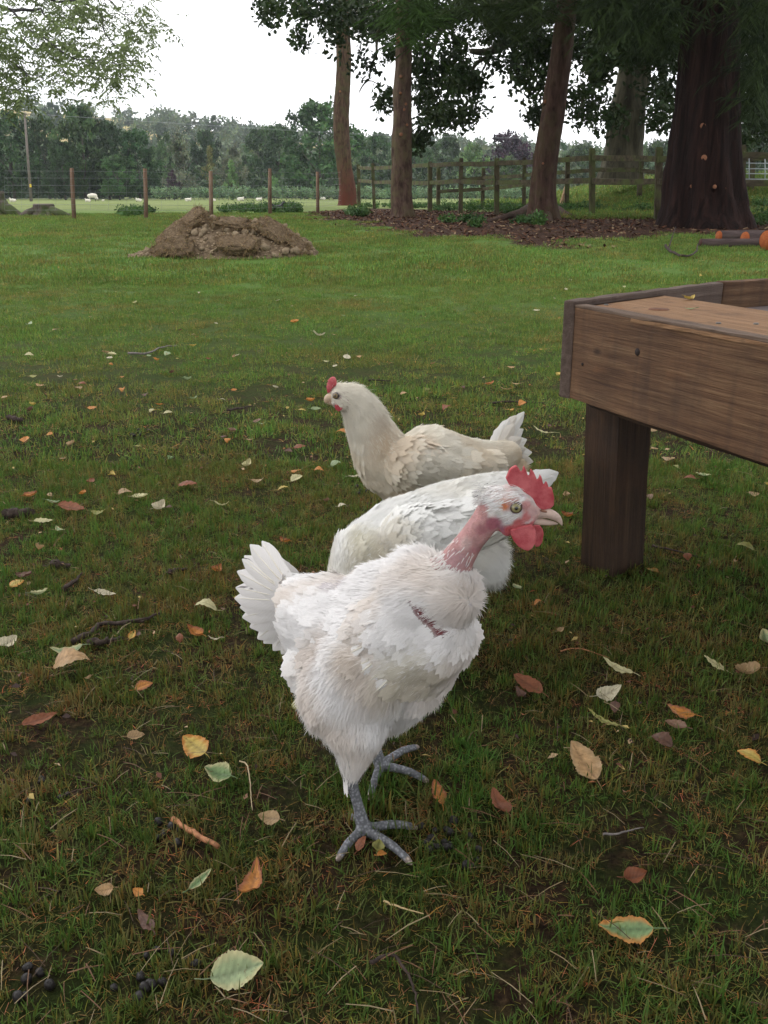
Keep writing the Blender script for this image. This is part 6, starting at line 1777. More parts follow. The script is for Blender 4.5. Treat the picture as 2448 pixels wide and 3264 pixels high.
weeds('undergrowth', [([(1060, 452), (1400, 455), (1400, 462), (1100, 465)], 1.0), ([(1620, 452), (1760, 452), (1760, 462), (1620, 462)], .4)], 300, .25, 'green grass and nettles on the bank behind the front rail fence', M_WEED, .07)

# green bank grass behind the right hand fence
x = RNG.uniform(4, 22, 9000); y = RNG.uniform(20.5, 34, 9000); k = (x < y * .62) & (x > 2 + (y - 20) * .2); x, y = x[k], y[k]
instancer('grass', far_p, np.stack([x, y, gz(x, y)], 1), np.stack([RNG.normal(0, .1, len(x)), RNG.normal(0, .1, len(x)), RNG.random(len(x)) * 6.28], 1), RNG.uniform(1.6, 2.6, len(x)), RNG.integers(0, len(far_p), len(x)), 'green grass on the bank behind the right hand rail fence', 'grass')

x = RNG.uniform(2, 30, 7000); y = RNG.uniform(33, 64, 7000); k = (x < y * .5) & (x > y * .10); x, y = x[k], y[k]
instancer('grass', far_p, np.stack([x, y, gz(x, y)], 1), np.stack([RNG.normal(0, .1, len(x)), RNG.normal(0, .1, len(x)), RNG.random(len(x)) * 6.28], 1), RNG.uniform(3, 5, len(x)), RNG.integers(0, len(far_p), len(x)), 'taller grass on top of the bank beyond the second rail fence', 'grass')
# ------------------------------------------------------------------ logs
def logs():
    BM = m_bark('log_bark', [(.3, (.030, .022, .022)), (.6, (.09, .065, .06))], 8, (.2, 1, 1), .03)
    def z6(x, y): return (2000 + x / 3.703, 400 + y / 3.703)
    s = NT('log_cut'); o = s.obj
    vt = s.n('ShaderNodeVectorMath', _operation='LENGTH'); mpn = s.n('ShaderNodeMapping', Scale=(0, 1, 1)); s.l(o, mpn.inputs['Vector']); s.l(mpn.outputs['Vector'], vt.inputs[0])
    mu = s.n('ShaderNodeMath', _operation='MULTIPLY'); mu.inputs[1].default_value = 260; s.l(vt.outputs['Value'], mu.inputs[0]); si = s.n('ShaderNodeMath', _operation='SINE'); s.l(mu.outputs[0], si.inputs[0])
    c = s.ramp(s.noise(o, 30, 4), [(.3, (.26, .060, .018)), (.7, (.38, .115, .035))]); c = s.mixc(.25, c, s.ramp(si.outputs[0], [(.2, .6), (.8, 1.)]), 'MULTIPLY')
    CM = s.prin(c, .8, .2)
    for (cx, cy, rp, ang, L, lab, up) in [(1080, 1308, 64, .25, 3.2, 'leftmost cut log with a round orange end, on top of a darker log', 0), (1388, 1338, 84, .28, 3.0, 'middle cut log with an orange end, lying between the other two', 0),
                                     (1650, 1355, 118, .45, 2.6, 'biggest cut log with a large orange end at the right edge', 0)]:
        u, v = z6(cx, cy); bot = G(u, v + rp / 3.703 * 1.05); Y = bot.y; c0 = np.array(P(u, v, Y)); r_ = rp / 3.703 * zc(c0) / F
        d = np.array([math.cos(ang), math.sin(ang), 0.02])
        root = empty('cut_log', tuple(c0), lab, 'log', 'sawn logs stacked at the right edge'); root.rotation_euler = (0, 0, ang)
        m = MB(); q = np.linspace(0, L, 14); m.tube([(t, .02 * math.sin(t * 3), 0) for t in q], [r_ * (1 + random.uniform(-.04, .04)) for t in q], 20, jag=.03, caps=False)
        m.tube([(L, 0, 0), (L + .004, 0, 0)], [r_, r_ * .9], 20)
        m.build('bark', BM, root)
        # the sawn face is turned towards the lawn
        m = MB(); fn = [(-.012, 0, 0), (.004, 0, 0)]; m.tube(fn, [r_ * .93, r_ * .985], 24, jag=.01); m.build('cut_face', CM, root)
        if ang < .4: pass
    u, v = z6(895, 1395); b = np.array(G(*z6(895, 1450))); r_ = 52 / 3.703 * zc(b) / F
    root = empty('cut_log', (b[0], b[1] + .12, b[2] + r_), 'dark log lying lowest, under the leftmost orange ended log', 'log', 'sawn logs stacked at the right edge')
    m = MB(); m.tube([(0, 0, 0), (1.0, .04, 0), (2.4, 0, 0)], [r_, r_ * 1.02, r_], 18, jag=.03); m.build('bark', BM, root)
    m = MB(); m.tube([(-.012, 0, 0), (.002, 0, 0)], [r_ * .9, r_ * .97], 18); m.build('cut_face', m_plain('old_cut', (.06, .025, .02), .8), root)
logs()

# ------------------------------------------------------------------ sheep
def sheep(u, v, wpx, pose, facing, label, lamb=False):
    b = np.array(D(u, v, 112)); 
    # put the feet on the field along the same line of sight
    best = min(range(45, 131), key=lambda Y: abs(D(u, v, Y).z - float(gz(D(u, v, Y).x, Y))))
    Y = float(best); b = np.array(D(u, v, Y)); b[2] = float(gz(b[0], Y))
    L = wpx * K * zc(b) / F; s_ = L / 1.15
    root = empty('lamb' if lamb else 'sheep', tuple(b), label, 'lamb' if lamb else 'sheep', 'sheep in the far paddock')
    root.rotation_euler = (0, 0, 0 if facing > 0 else math.pi)
    wc = (.70, .66, .56); fc = (.10, .09, .085) if not lamb else (.60, .57, .5)
    z0 = .62 if pose == 'stand' or pose == 'graze' else .30
    bn = [bone((-.38, 0, z0), .22, (.0, 0, z0 + .02), .27, wc), bone((.0, 0, z0 + .02), .27, (.32, 0, z0 + .02), .22, wc)]
    if pose == 'graze': bn += [bone((.32, 0, z0), .17, (.52, 0, .32), .11, wc), bone((.52, 0, .32), .09, (.60, 0, .12), .05, fc)]
    else: bn += [bone((.32, 0, z0 + .05), .16, (.46, 0, z0 + .30), .11, wc), bone((.46, 0, z0 + .32), .10, (.62, 0, z0 + .24), .055, fc), bone((.44, .06, z0 + .38), .03, (.42, .16, z0 + .36), .02, fc), bone((.44, -.06, z0 + .38), .03, (.42, -.16, z0 + .36), .02, fc)]
    if pose in ('stand', 'graze'):
        for sx, sy in ((-.34, .12), (-.30, -.12), (.26, .12), (.30, -.12)): bn += [bone((sx, sy, z0 - .1), .09, (sx, sy, .30), .045, wc), bone((sx, sy, .30), .04, (sx, sy, .03), .035, fc)]
    else:
        for sx, sy in ((.30, .14), (.34, -.14)): bn += [bone((sx, sy, .12), .06, (sx + .18, sy, .05), .04, fc)]
        for sx, sy in ((-.34, .18), (-.34, -.18)): bn += [bone((sx, sy, .16), .10, (sx + .2, sy, .06), .04, wc)]
    V, NN, Q = fuse(bn, .035, 4); ix, _, _ = nearest_bone(V, bn); col = np.array([q['col'] for q in bn])[ix]
    o = mesh_obj('body', V * s_, Q, M_WOOL, root, col=col)
M_WOOL = m_attr('wool', .95, .05, scale=25, bumpd=.03)
for a in [(28, 436.5, 15, 'lie', -1, 'lamb lying right of the tall stump at the far left', True), (190, 436.5, 13, 'lie', -1, 'small lamb lying against the grazing sheep', True),
          (201, 435.5, 22, 'graze', 1, 'big pale sheep grazing beside the leftmost netting stake'), (223, 436, 6, 'stand', 1, 'tiny dark lamb right of the grazing sheep', True),
          (300, 436, 14, 'lie', -1, 'sheep lying just left of the second netting stake'), (407, 435.5, 15, 'lie', 1, 'sheep lying left of the third netting stake'),
          (461, 435, 11, 'lie', -1, 'sheep half hidden by the third netting stake'), (520, 434.5, 16, 'lie', 1, 'sheep lying flat with dark head, second left of the fourth netting stake'),
          (560, 434, 14, 'lie', 1, 'sheep lying with raised dark head just left of the fourth netting stake'), (697, 432.5, 13, 'lie', -1, 'sheep lying right of the last netting stake before the leaning trunk')]:
    sheep(*a)
# dark hen or crow near the fence
b = G(890, 678); m = MB()
bn = [bone((-.12, 0, .13), .06, (.05, 0, .14), .075, (.03,) * 3), bone((.05, 0, .16), .05, (.13, 0, .27), .028, (.03,) * 3), bone((.13, 0, .27), .03, (.18, 0, .26), .012, (.03,) * 3), bone((-.12, 0, .15), .04, (-.2, 0, .24), .015, (.03,) * 3), bone((0, .03, .1), .02, (0, .03, 0), .01, (.03,) * 3), bone((0, -.03, .1), .02, (0, -.03, 0), .01, (.03,) * 3)]
V, NN, Q = fuse(bn, .012, 3); o = mesh_obj('black_bird', V, Q, m_plain('black_feather', (.015, .015, .017), .5, .4)); o.location = b
tag(o, 'small black hen in the weeds right of the fourth netting stake', 'hen')

# ------------------------------------------------------------------ twigs and sticks
def twig(pts, r0, label, mat, name='twig', side=(), lift=.012, fr=.4):
    q = [np.array(G(u, v, lift)) for u, v in pts]; b = q[0].copy(); m = MB()
    sp_ = spline([p - b for p in q], 4 * len(q)) ; sp_ += RNG.normal(0, r0 * .25, sp_.shape)
    m.tube(sp_, np.linspace(r0, r0 * fr, len(sp_)), 7, jag=.12)
    for pl, r_ in side:
        q2 = spline([np.array(G(u, v, lift + dz)) - b for u, v, dz in pl], 8); m.tube(q2, np.linspace(r_, r_ * .4, 8), 6, jag=.1)
    o = m.build(name, mat); o.location = b; return tag(o, label, 'twig')
TW = m_plain('twig_bark', (.045, .032, .026), .85, .2, .5, 90); TWO = m_plain('twig_orange', (.34, .15, .07), .7, .3, .5, 120); TWG = m_plain('twig_grey', (.16, .14, .13), .8, .2, .4, 90)
cA = lambda x, y: (x / 1.3554, 900 + y / 1.3554); cB = lambda x, y: (x / 1.659, 1650 + y / 1.659); cC = lambda x, y: (x / 1.3554, 2450 + y / 1.3554); cD = lambda x, y: (1224 + x / 1.3554, 2450 + y / 1.3554); cE = lambda x, y: (1500 + x / 1.75, 1750 + y / 1.75)
cF = lambda x, y: (1700 + x / 2.107, 850 + y / 2.107); cH = lambda x, y: (1000 + x / 1.8433, 1150 + y / 1.8433); c6 = lambda x, y: (2000 + x / 3.703, 400 + y / 3.703)
twig([cA(553, 318), cA(640, 316), cA(700, 290), cA(762, 283)], .006, 'long grey curved twig on the lawn behind the left leaves', TWG)
twig([cB(380, 695), cB(480, 640), cB(550, 592), cB(700, 590), cB(850, 540)], .006, 'long dark crooked twig left of the front hen tail', TW, side=[([(cB(620, 592)[0], cB(620, 592)[1], 0), (cB(790, 588)[0], cB(790, 588)[1], .01)], .004)])
twig([cB(470, 690), cB(560, 685), cB(655, 660)], .007, 'short thick dark twig below the long crooked one', TW)
twig([cB(340, 405), cB(400, 365), cB(435, 325)], .005, 'short dark twig above the pale curled leaf on the left', TW)
twig([cB(280, 275), cB(330, 278), cB(385, 275)], .010, 'stubby dark piece of bark on the left lawn', TW, 'bark_piece')
twig([cB(900, 318), cB(950, 303), cB(990, 300)], .006, 'small dark twig left of the front hen tail tip', TW)
twig([cA(30, 1022), cA(80, 1020), cA(150, 1012)], .013, 'thick dark stick lying at the left edge of the lawn', TW, 'stick', fr=.8)
twig([cA(38, 600), cA(70, 606), cA(100, 610)], .010, 'dark stub of wood near the left edge, far lawn', TW, 'stick', fr=.8)
twig([cA(985, 570), cA(1040, 556), cA(1090, 547)], .005, 'thin dark twig lying between pale leaves left of the cream hen', TW)
twig([cH(320, 130), cH(380, 130), cH(450, 135)], .005, 'thin dark twig lying above the head of the cream hen', TW)
twig([cH(1040, 268), cH(1130, 258), cH(1220, 262), cH(1350, 268)], .005, 'thin dark twig lying right of the cream hen back', TW)
twig([cC(750, 255), cC(850, 320), cC(945, 375)], .0034, 'bright orange brown stick below the green leaf', TWO, 'stick', fr=.9)
twig([cD(-60, 880), cD(30, 845), cD(90, 905), cD(130, 1000), cD(148, 1100)], .0022, 'long thin curved brown stem at the bottom of the picture', TW)
twig([cD(940, 318), cD(1000, 318), cD(1060, 300), cD(1115, 290)], .0016, 'fine grey twig in the grass right of the front hen feet', TWG)
twig([cD(0, 610), cD(80, 640), cD(170, 668)], .0014, 'straight straw coloured stem below the front hen feet', m_plain('straw', (.38, .28, .14), .7))
twig([cC(1035, 0), cC(1070, 20), cC(1085, 120), cC(1092, 215)], .0012, 'upright pale stem left of the front hen leg', m_plain('straw_pale', (.42, .33, .20), .7), 'stem')
twig([c6(442, 1460), c6(490, 1515), c6(590, 1575), c6(700, 1595), c6(800, 1540), c6(830, 1440)], .018, 'dead forked branch on the lawn near the logs', TW, 'dead_branch', side=[([(*c6(480, 1500), 0), (*c6(520, 1440), .10), (*c6(545, 1410), .18)], .010), ([(*c6(590, 1575), 0), (*c6(600, 1590), -.01)], .008)], lift=.05)
twig([cE(500, 605), cE(600, 590), cE(770, 640)], .0014, 'thin reddish stem in the dark grass right of the front hen', TWO)
twig([cE(1010, 10), cE(1150, 40), cE(1290, 80)], .003, 'thin dark stem in the grass right of the table leg', TW)

# droppings
def droppings(cx, cy, n, sx, sy, where):
    for i in range(n):
        u = random.gauss(cx, sx); v = random.gauss(cy, sy); r_ = random.uniform(.0032, .0058)
        o = link(bpy.data.objects.new('dropping', DROPM[i % 3])); o.location = G(u, v, r_ * .55 + .002); o.scale = (r_, r_, r_); o.rotation_euler = (random.random() * 6, random.random() * 6, 0)
        tag(o, 'small round black dropping ' + where, 'dropping', 'droppings ' + where)
DROPM = []
for k in range(3):
    bm = bmesh.new(); bmesh.ops.create_icosphere(bm, subdivisions=3, radius=1)
    for v in bm.verts: v.co = Vector((v.co.x * 1.15, v.co.y, v.co.z * .9)) * (1 + .12 * mnoise.noise(v.co * 1.5 + Vector((k * 9, 0, 0))))
    me = bpy.data.meshes.new('dropping'); bm.to_mesh(me); bm.free(); me.materials.append(m_plain('dropping', (.016, .013, .012), .5, .35, .4, 4))
    for p in me.polygons: p.use_smooth = True
    DROPM.append(me)
droppings(*cD(235, 310), 20, 34, 26, 'in the dark pile right of the front hen foot')
droppings(*cD(400, 430), 6, 28, 22, 'scattered below the dark pile')
droppings(*cC(620, 900), 12, 60, 45, 'in the bottom left cluster')
droppings(*cC(170, 900), 7, 40, 40, 'near the bottom left corner')
droppings(*cC(760, 290), 7, 45, 30, 'around the orange stick')
droppings(*cC(200, 130), 6, 50, 30, 'at the left edge beside bare soil')
droppings(*cA(590, 655), 8, 22, 9, 'in a far patch on the left lawn')
droppings(*cA(1570, 915), 7, 22, 10, 'left of the white hens')

# ------------------------------------------------------------------ fallen leaves
LC_ = {'paleyellow': ((0.528, 0.483, 0.256), 'pale yellow'), 'cream': ((0.566, 0.505, 0.354), 'cream'), 'tan': ((0.400, 0.270, 0.140), 'tan'), 'orange': ((0.540, 0.220, 0.048), 'orange'), 'rust': ((0.261, 0.094, 0.045), 'rust red'),
       'brown': ((0.133, 0.068, 0.046), 'dark brown'), 'palegreen': ((0.315, 0.391, 0.209), 'pale green'), 'yellow': ((0.515, 0.379, 0.091), 'yellow'), 'peach': ((0.500, 0.310, 0.150), 'peach coloured'), 'olive': ((0.288, 0.280, 0.083), 'olive yellow'),
       'green': ((0.196, 0.302, 0.128), 'green'), 'mauve': ((0.220, 0.125, 0.080), 'mauve brown')}
def leaf_mesh(seed, curl, fold, asp, ctype):
    """toothed leaf blade with midrib, 1 long; returns verts etc."""
    r = np.random.default_rng(seed)
    nx_, ny_ = 26, 8; V = []; C_ = []
    for i in range(nx_ + 1):
        t = i / nx_; half = .5 * asp * (math.sin(math.pi * t ** .74) ** .88 if 0 < t < 1 else 0) * (1 + .035 * ((i % 2) * 2 - 1) + .03 * math.sin(seed + t * 9) - .10 * (abs(t - (seed % 7) / 9 - .15) < .05))
        for j in range(ny_ + 1):
            q = (j / ny_ - .5) * 2
            y = half * q; x = t + .02 * abs(q) * math.sin(t * 9)
            z = fold * abs(y) + curl * (t - .5) ** 2 * 1.6 + .020 * math.sin(t * 26 + abs(q) * 4) * abs(q) + r.normal(0, .004) + .35 * curl * q * q * asp * (.5 + .5 * math.sin(seed))
            V.append((x - .5, y, z)); k = 1.0 - .30 * (abs(q) < .10) + .13 * math.sin(t * 42 - abs(q) * 9)
            C_.append((k * r.uniform(.93, 1.05), t, abs(q)))
    F_ = [(i * (ny_ + 1) + j, i * (ny_ + 1) + j + 1, (i + 1) * (ny_ + 1) + j + 1, (i + 1) * (ny_ + 1) + j) for i in range(nx_) for j in range(ny_)]
    return np.array(V), np.array(F_), np.array(C_)
_LM = {}
M_LEAF = None
def mat_leaf():
    s = NT('fallen_leaf'); n = s.noise(s.obj, 45, 5, .65); n2 = s.noise(s.obj, 180, 3, .6)
    c = s.mixc(1.0, s.attr, s.ramp(n, [(.3, .70), (.6, 1.05)]), 'MULTIPLY')
    c = s.mixc(s.ramp(n2, [(.62, 0.), (.72, .6)]), c, (.14, .07, .03))
    return s.prin(c, .5, .35, s.bump(n2, .0006), transl=.25)
M_LEAF = mat_leaf()
LEAVES = []
def leaf(fn, x, y, size, ck, rot=None, asp=None, curl=None, zs=None, onz=None, word='', two=None):
    u, v = fn(x, y); sc_ = {'cA': 1.3554, 'cB': 1.659, 'cC': 1.3554, 'cD': 1.3554, 'cE': 1.75, 'cF': 2.107, 'cH': 1.8433}[[k for k in ('cA', 'cB', 'cC', 'cD', 'cE', 'cF', 'cH') if globals()[k] is fn][0]]
    r = random.Random(int(u * 13 + v * 7))
    c = G(u, v) if onz is None else GT(u, v, onz)
    L = size / sc_ * zc(c) / F * (1.12 if c.y < 1.4 else .92)
    rot = r.uniform(0, 360) if rot is None else rot
    asp = (asp or r.uniform(.55, .82)) * 1.08
    if abs(math.sin(math.radians(rot))) > .5 : L *= 1.25
    curl = curl if curl is not None else r.uniform(.1, .75) * r.choice([-1, 1, 1])
    fold = r.uniform(-.1, .5)
    V, Fc, C_ = leaf_mesh(r.randint(0, 9999), curl, fold, asp, ck)
    base = np.array(LC_[ck][0]); col = base[None] * C_[:, :1]
    if two:
        k = np.clip((C_[:, 2] - .45) * 2.2 + (C_[:, 1] > .8) * .5, 0, 1)[:, None]; col = col * (1 - k) + np.array(LC_[two][0])[None] * C_[:, :1] * k
    V = V * L; V[:, 2] -= V[:, 2].min()
    # petiole
    m = MB(); m.add(V, [Fc], col)
    m.tube([V[4], V[4] + np.array([-.12 * L, .01 * L, .02 * L]), V[4] + np.array([-.28 * L, .05 * L, .06 * L])], [.0007, .0006, .0005], 5, col=base * .8)
    o = m.build('fallen_leaf', M_LEAF)
    o.location = (c.x, c.y, c.z + (.014 if onz is None else .001))
    # apparent angle in the picture -> heading on the ground
    el = max(.3, (CAMH - c.z) / math.hypot(c.x, c.y)); el = math.sin(math.atan(el))
    a = math.radians(rot); o.rotation_euler = (r.uniform(-.28, .28) if onz is None else 0, r.uniform(-.22, .22) if onz is None else 0, math.atan2(math.sin(a) / max(el, .45), math.cos(a)))
    if onz is None:      # most lie propped on the blades, the near ones tilted to face the camera
        t_ = math.radians(r.uniform(6, 26) if c.y < 1.5 else r.uniform(-3, 9)); o.rotation_euler = (Matrix.Rotation(t_, 3, 'X') @ o.rotation_euler.to_matrix()).to_euler(); o.location.z += L * .18 * math.sin(t_)
    LEAVES.append((o, u, v, ck, size / sc_, word))
for row in [
    (cA, 127, 192, 30, 'palegreen'), (cA, 237, 217, 26, 'tan'), (cA, 1377, 240, 55, 'cream', 0), (cA, 1275, 185, 38, 'orange'), (cA, 1443, 237, 15, 'tan'), (cA, 458, 317, 38, 'tan'), (cA, 485, 325, 45, 'paleyellow', 0), (cA, 473, 340, 28, 'cream'),
    (cA, 480, 370, 22, 'orange'), (cA, 645, 330, 22, 'palegreen'), (cA, 722, 324, 32, 'palegreen'), (cA, 677, 350, 35, 'orange'), (cA, 835, 288, 32, 'yellow', 10), (cA, 903, 345, 24, 'rust'), (cA, 1025, 330, 30, 'cream'), (cA, 1010, 337, 20, 'tan'),
    (cA, 1498, 338, 36, 'cream'), (cA, 1548, 335, 30, 'peach'), (cA, 1410, 355, 28, 'paleyellow', 0), (cA, 1447, 376, 24, 'cream'), (cA, 128, 330, 42, 'paleyellow', 0), (cA, 145, 420, 35, 'olive'), (cA, 260, 424, 25, 'cream'), (cA, 530, 424, 24, 'orange'),
    (cA, 325, 437, 22, 'rust'), (cA, 357, 455, 36, 'rust'), (cA, 342, 475, 42, 'tan'), (cA, 172, 464, 36, 'peach'), (cA, 535, 483, 30, 'orange', 90), (cA, 632, 503, 40, 'brown'), (cA, 1013, 484, 30, 'orange'), (cA, 812, 434, 36, 'palegreen', 0),
    (cA, 840, 517, 30, 'palegreen'), (cA, 962, 525, 32, 'cream', 0), (cA, 688, 546, 34, 'orange'), (cA, 745, 406, 30, 'brown'), (cA, 1191, 470, 34, 'cream'), (cA, 400, 558, 46, 'orange', 0), (cA, 145, 547, 45, 'yellow'), (cA, 133, 572, 36, 'brown'),
    (cA, 660, 575, 28, 'paleyellow', 45), (cA, 727, 582, 44, 'paleyellow', 0), (cA, 1343, 530, 40, 'orange', 0), (cA, 1243, 562, 20, 'yellow', 70), (cA, 1307, 570, 38, 'yellow', 0), (cA, 1365, 567, 48, 'palegreen', 0), (cA, 112, 700, 50, 'orange'),
    (cA, 217, 676, 34, 'orange'), (cA, 310, 720, 38, 'tan', 50), (cA, 277, 783, 28, 'tan'), (cA, 1003, 662, 48, 'mauve', 90), (cA, 968, 690, 30, 'brown'), (cA, 985, 710, 34, 'orange'), (cA, 1080, 702, 36, 'tan', 0), (cA, 1113, 617, 40, 'mauve'),
    (cA, 1133, 630, 36, 'palegreen', 0), (cA, 1475, 670, 56, 'orange', 170), (cA, 1295, 734, 58, 'rust', 10), (cA, 1245, 750, 40, 'brown'), (cA, 740, 782, 50, 'green'), (cA, 595, 728, 40, 'olive'), (cA, 486, 853, 42, 'yellow', 100), (cA, 391, 884, 38, 'rust'),
    (cA, 1071, 812, 48, 'paleyellow', 45), (cA, 1282, 840, 44, 'orange', 40), (cA, 1378, 836, 44, 'orange', 0), (cA, 1452, 811, 56, 'palegreen', 20), (cA, 1535, 862, 62, 'cream', 5, .75), (cA, 1283, 870, 66, 'paleyellow', 20), (cA, 1225, 915, 52, 'yellow', 5),
    (cA, 1116, 882, 60, 'tan', 0), (cA, 542, 937, 66, 'tan', 15), (cA, 137, 947, 64, 'orange', 10), (cA, 813, 900, 88, 'rust', 0), (cA, 607, 952, 76, 'paleyellow', 0), (cA, 360, 937, 42, 'orange'), (cA, 217, 942, 34, 'tan'), (cA, 232, 976, 60, 'palegreen', 10),
    (cA, 310, 1002, 125, 'rust', 0), (cA, 690, 1000, 60, 'cream', 40, .85), (cA, 732, 997, 42, 'brown'), (cA, 958, 986, 70, 'paleyellow', 0, .4), (cA, 1480, 993, 46, 'cream'), (cA, 1414, 970, 34, 'mauve'), (cA, 430, 1020, 70, 'olive', 0), (cA, 190, 1060, 85, 'paleyellow', 10),
    (cA, 20, 512, 30, 'peach'), (cA, 860, 55, 14, 'cream'), (cA, 1200, 88, 20, 'cream'), (cA, 1535, 68, 16, 'cream'), (cA, 1485, 155, 22, 'palegreen'), (cA, 935, 188, 20, 'cream'), (cA, 585, 95, 24, 'olive'), (cA, 1262, 113, 16, 'paleyellow'), (cA, 780, 220, 20, 'brown'), (cA, 838, 240, 18, 'peach'),
    (cB, 210, 197, 72, 'peach', 160), (cB, 318, 95, 72, 'palegreen', 160), (cB, 135, 348, 120, 'brown', 170), (cB, 95, 385, 90, 'yellow', 30), (cB, 215, 440, 98, 'palegreen', 20), (cB, 558, 440, 125, 'cream', 0, .4, .3), (cB, 1145, 315, 78, 'orange', 60), (cB, 1505, 158, 75, 'orange', 160),
    (cB, 1090, 522, 145, 'paleyellow', 172, .4), (cB, 1182, 522, 36, 'mauve'), (cB, 703, 662, 62, 'yellow', 65, .5), (cB, 738, 655, 35, 'brown'), (cB, 955, 680, 50, 'rust'), (cB, 1040, 660, 130, 'orange', 160, .5), (cB, 1137, 685, 80, 'cream', 175, .2), (cB, 40, 710, 110, 'cream', 40),
    (cB, 370, 752, 155, 'palegreen', 180, .35), (cB, 385, 828, 165, 'peach', 10, .75), (cB, 765, 942, 90, 'orange', 20), (cB, 475, 893, 32, 'tan'), (cB, 215, 1120, 165, 'rust', 20, .35), (cB, 722, 1210, 82, 'tan', 10), (cB, 1035, 1262, 160, 'yellow', 155, .7), (cB, 1580, 1045, 70, 'olive', 20),
    (cC, 945, 68, 110, 'green', 170, .75), (cC, 1168, 262, 92, 'tan', 170), (cC, 455, 572, 70, 'peach', 190, .7), (cC, 600, 580, 46, 'orange'), (cC, 1095, 552, 150, 'orange', 75, .42), (cC, 870, 530, 88, 'green', 35, .3), (cC, 635, 712, 105, 'brown', 140, .35),
    (cC, 1028, 935, 205, 'palegreen', 12, .68, .1), (cC, 1562, 368, 55, 'rust', 50, .5), (cC, 1632, 388, 46, 'olive', 80, .85), (cC, 1650, 415, 40, 'orange', 10),
    (cD, 232, 150, 100, 'orange', 110, .42), (cD, 492, 205, 110, 'rust', 120, .5), (cD, 1078, 518, 90, 'rust', 5, .7), (cD, 1040, 748, 205, 'green', 175, .68, .15),
    (cE, 1012, 158, 98, 'yellow', 30, .75), (cE, 253, 252, 65, 'palegreen', 150, .8), (cE, 380, 350, 70, 'orange', 10), (cE, 65, 282, 42, 'olive', 100, .4), (cE, 820, 718, 150, 'paleyellow', 148, .22), (cE, 755, 862, 155, 'cream', 15, .5), (cE, 1355, 692, 125, 'paleyellow', 155, .35),
    (cE, 1540, 742, 115, 'tan', 175, .7), (cE, 318, 808, 165, 'rust', 145, .38), (cE, 280, 860, 75, 'brown', 125, .45), (cE, 1160, 965, 140, 'orange', 170, .62), (cE, 1140, 1035, 110, 'mauve', 160, .5), (cE, 620, 1250, 175, 'peach', 135, .6), (cE, 1545, 1215, 125, 'yellow', 150, .5),
    (cE, 735, 1010, 150, 'olive', 148, .16), (cE, 800, 935, 60, 'brown'), (cE, 1645, 555, 95, 'palegreen', 100), (cE, 1060, 1125, 110, 'brown', 160), (cE, 1525, 30, 110, 'olive', 160, .4), (cE, 1205, 78, 60, 'rust', 70), (cE, 500, 495, 50, 'tan'),
    (cF, 787, 1135, 88, 'tan', 0), (cF, 1033, 1160, 48, 'orange'), (cF, 812, 1255, 72, 'peach', 20), (cF, 905, 1335, 105, 'tan', 40), (cF, 950, 1385, 66, 'olive', 150), (cF, 1045, 1460, 90, 'rust', 170, .4), (cF, 1135, 1440, 105, 'palegreen', 60, .75), (cF, 775, 1585, 60, 'mauve', 100),
    (cF, 1475, 1565, 80, 'tan', 0), (cF, 215, 1570, 45, 'tan'), (cF, 222, 1715, 92, 'orange', 160, .7), (cF, 1125, 75, 35, 'yellow'), (cF, 245, 103, 26, 'cream'), (cF, 220, 168, 30, 'cream'), (cF, 140, 228, 22, 'cream'), (cF, 607, 150, 26, 'paleyellow'), (cF, 22, 310, 50, 'cream', 0),
    (cF, 165, 745, 38, 'yellow'), (cF, 8, 585, 28, 'orange'), (cF, 50, 577, 36, 'yellow'), (cF, 1570, 1500, 40, 'yellow'), (cF, 105, 1100, 34, 'brown'),
    (cH, 1035, 160, 75, 'orange', 20), (cH, 1130, 188, 80, 'peach', 170, .75), (cH, 1190, 157, 65, 'peach', 170), (cH, 533, 220, 62, 'peach', 15), (cH, 665, 192, 44, 'olive', 160), (cH, 778, 305, 60, 'rust'), (cH, 635, 345, 46, 'yellow', 40, .75), (cH, 1225, 280, 60, 'orange', 15),
    (cH, 1150, 313, 70, 'yellow', 20), (cH, 1345, 445, 140, 'paleyellow', 165, .35), (cH, 700, 35, 42, 'rust'), (cH, 1160, 58, 50, 'peach', 0), (cH, 1440, 105, 40, 'yellow', 120), (cH, 880, 178, 30, 'brown'), (cH, 1480, 820, 40, 'tan'),
]:
    fn, x, y, size, ck = row[:5]; rest = list(row[5:]) + [None] * (3 - len(row[5:]))
    two = {'palegreen': 'paleyellow', 'yellow': 'orange', 'green': 'orange' if fn is cD else 'paleyellow', 'peach': 'tan', 'orange': 'rust'}.get(ck) if size > 60 else None
    leaf(fn, x, y, size, ck, rest[0], rest[1], rest[2], two=two)
leaf(cF, 1050, 222, 145, 'yellow', 25, .4, .5, onz=.5495, word='lying on the table ledge, the larger of two')
leaf(cF, 1050, 287, 80, 'green', 170, .5, .3, onz=.5495, word='lying on the table ledge, the smaller darker of two')

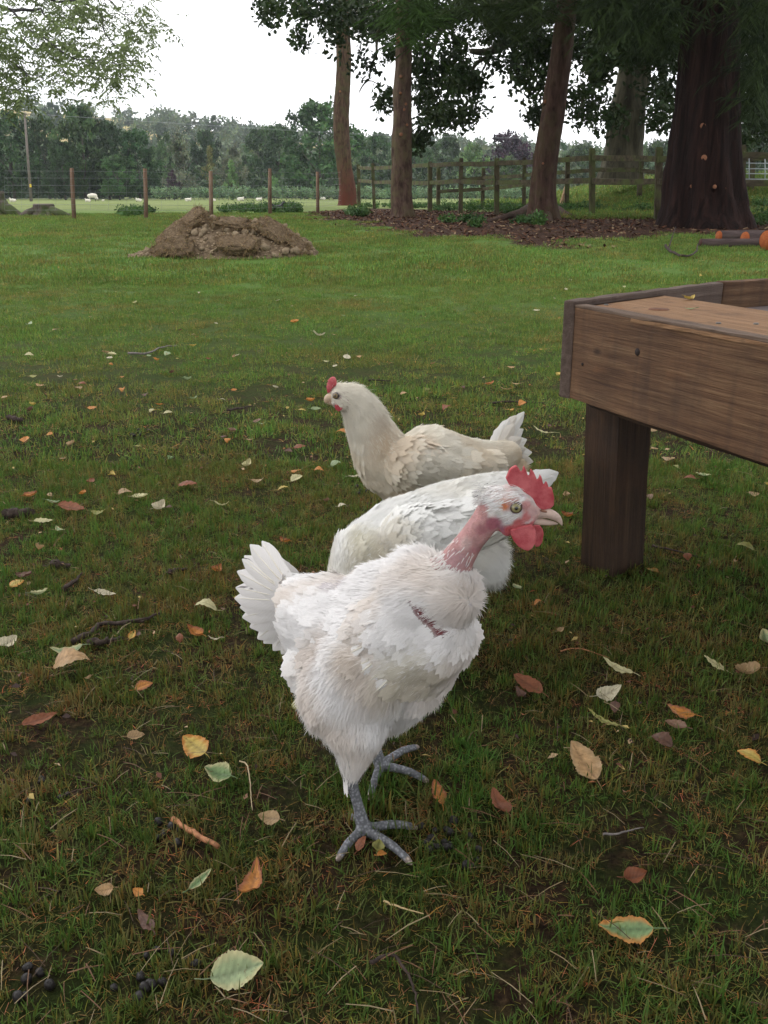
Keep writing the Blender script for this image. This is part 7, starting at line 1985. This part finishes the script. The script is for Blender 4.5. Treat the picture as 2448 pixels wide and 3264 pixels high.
# labels of the leaves: colour, size and the nearest landmark in the scene
MARKS = [('the head of the cream hen', 1070, 1270), ('the tail of the cream hen', 1660, 1400), ('the table leg', 1950, 1600), ('the table corner', 1800, 960), ('the soil heap', 715, 820), ('the tail of the front hen', 780, 1900),
         ('the near foot of the front hen', 1160, 2660), ('the breast of the front hen', 1530, 2000), ('the long grey twig', 490, 1120), ('the orange brown stick', 625, 2680), ('the thick dark stick', 70, 1652), ('the back of the middle hen', 1150, 1640),
         ('the long crooked twig', 370, 2020), ('the bottom left corner', 100, 3150), ('the bottom right corner', 2350, 3150)]
ORD = ['nearest', 'second nearest', 'third nearest', 'fourth nearest', 'fifth nearest', 'sixth nearest', 'seventh nearest', 'eighth nearest', 'ninth nearest', 'tenth nearest', 'eleventh nearest', 'twelfth nearest']
groups = {}
for (o, u, v, ck, sz, word) in LEAVES:
    cw = LC_[ck][1]
    if word: tag(o, '%s fallen leaf %s' % (cw, word), 'leaf', 'leaves fallen on the table ledge'); continue
    mk = min(MARKS, key=lambda m_: math.hypot(m_[1] - u, (m_[2] - v) * 1.5)); dx, dy = u - mk[1], v - mk[2]
    side = ('to the left of' if dx < 0 else 'to the right of') if abs(dx) > abs(dy) * 1.2 else ('behind' if dy < 0 else 'in front of')
    groups.setdefault((ck, mk[0], side), []).append((math.hypot(dx, dy), o))
for (ck, mk, side), ls in groups.items():
    ls.sort(key=lambda t: t[0])
    for i, (_, o) in enumerate(ls):
        lb = '%s fallen leaf %s %s' % (LC_[ck][1], side, mk) if len(ls) == 1 else '%s fallen leaf, %s %s %s' % (LC_[ck][1], ORD[i], side, mk)
        tag(o, lb, 'leaf', 'leaves fallen on the lawn')

# ------------------------------------------------------------------ damp hazy air
hb = bmesh.new(); bmesh.ops.create_cube(hb, size=1.0)
for v in hb.verts: v.co = Vector((v.co.x * 1300, 445 + v.co.y * 930, 38 + v.co.z * 84))
s = NT('haze'); pv = s.n('ShaderNodeVolumePrincipled', Density=.00022, Anisotropy=.2); pv.inputs['Color'].default_value = (.86, .92, 1, 1)
s.l(pv.outputs[0], s.out.inputs['Volume'])
ho = bm_obj('haze', hb, s.m); tag(ho, 'thin damp haze between the lawn and the hill', 'haze', kind='stuff')
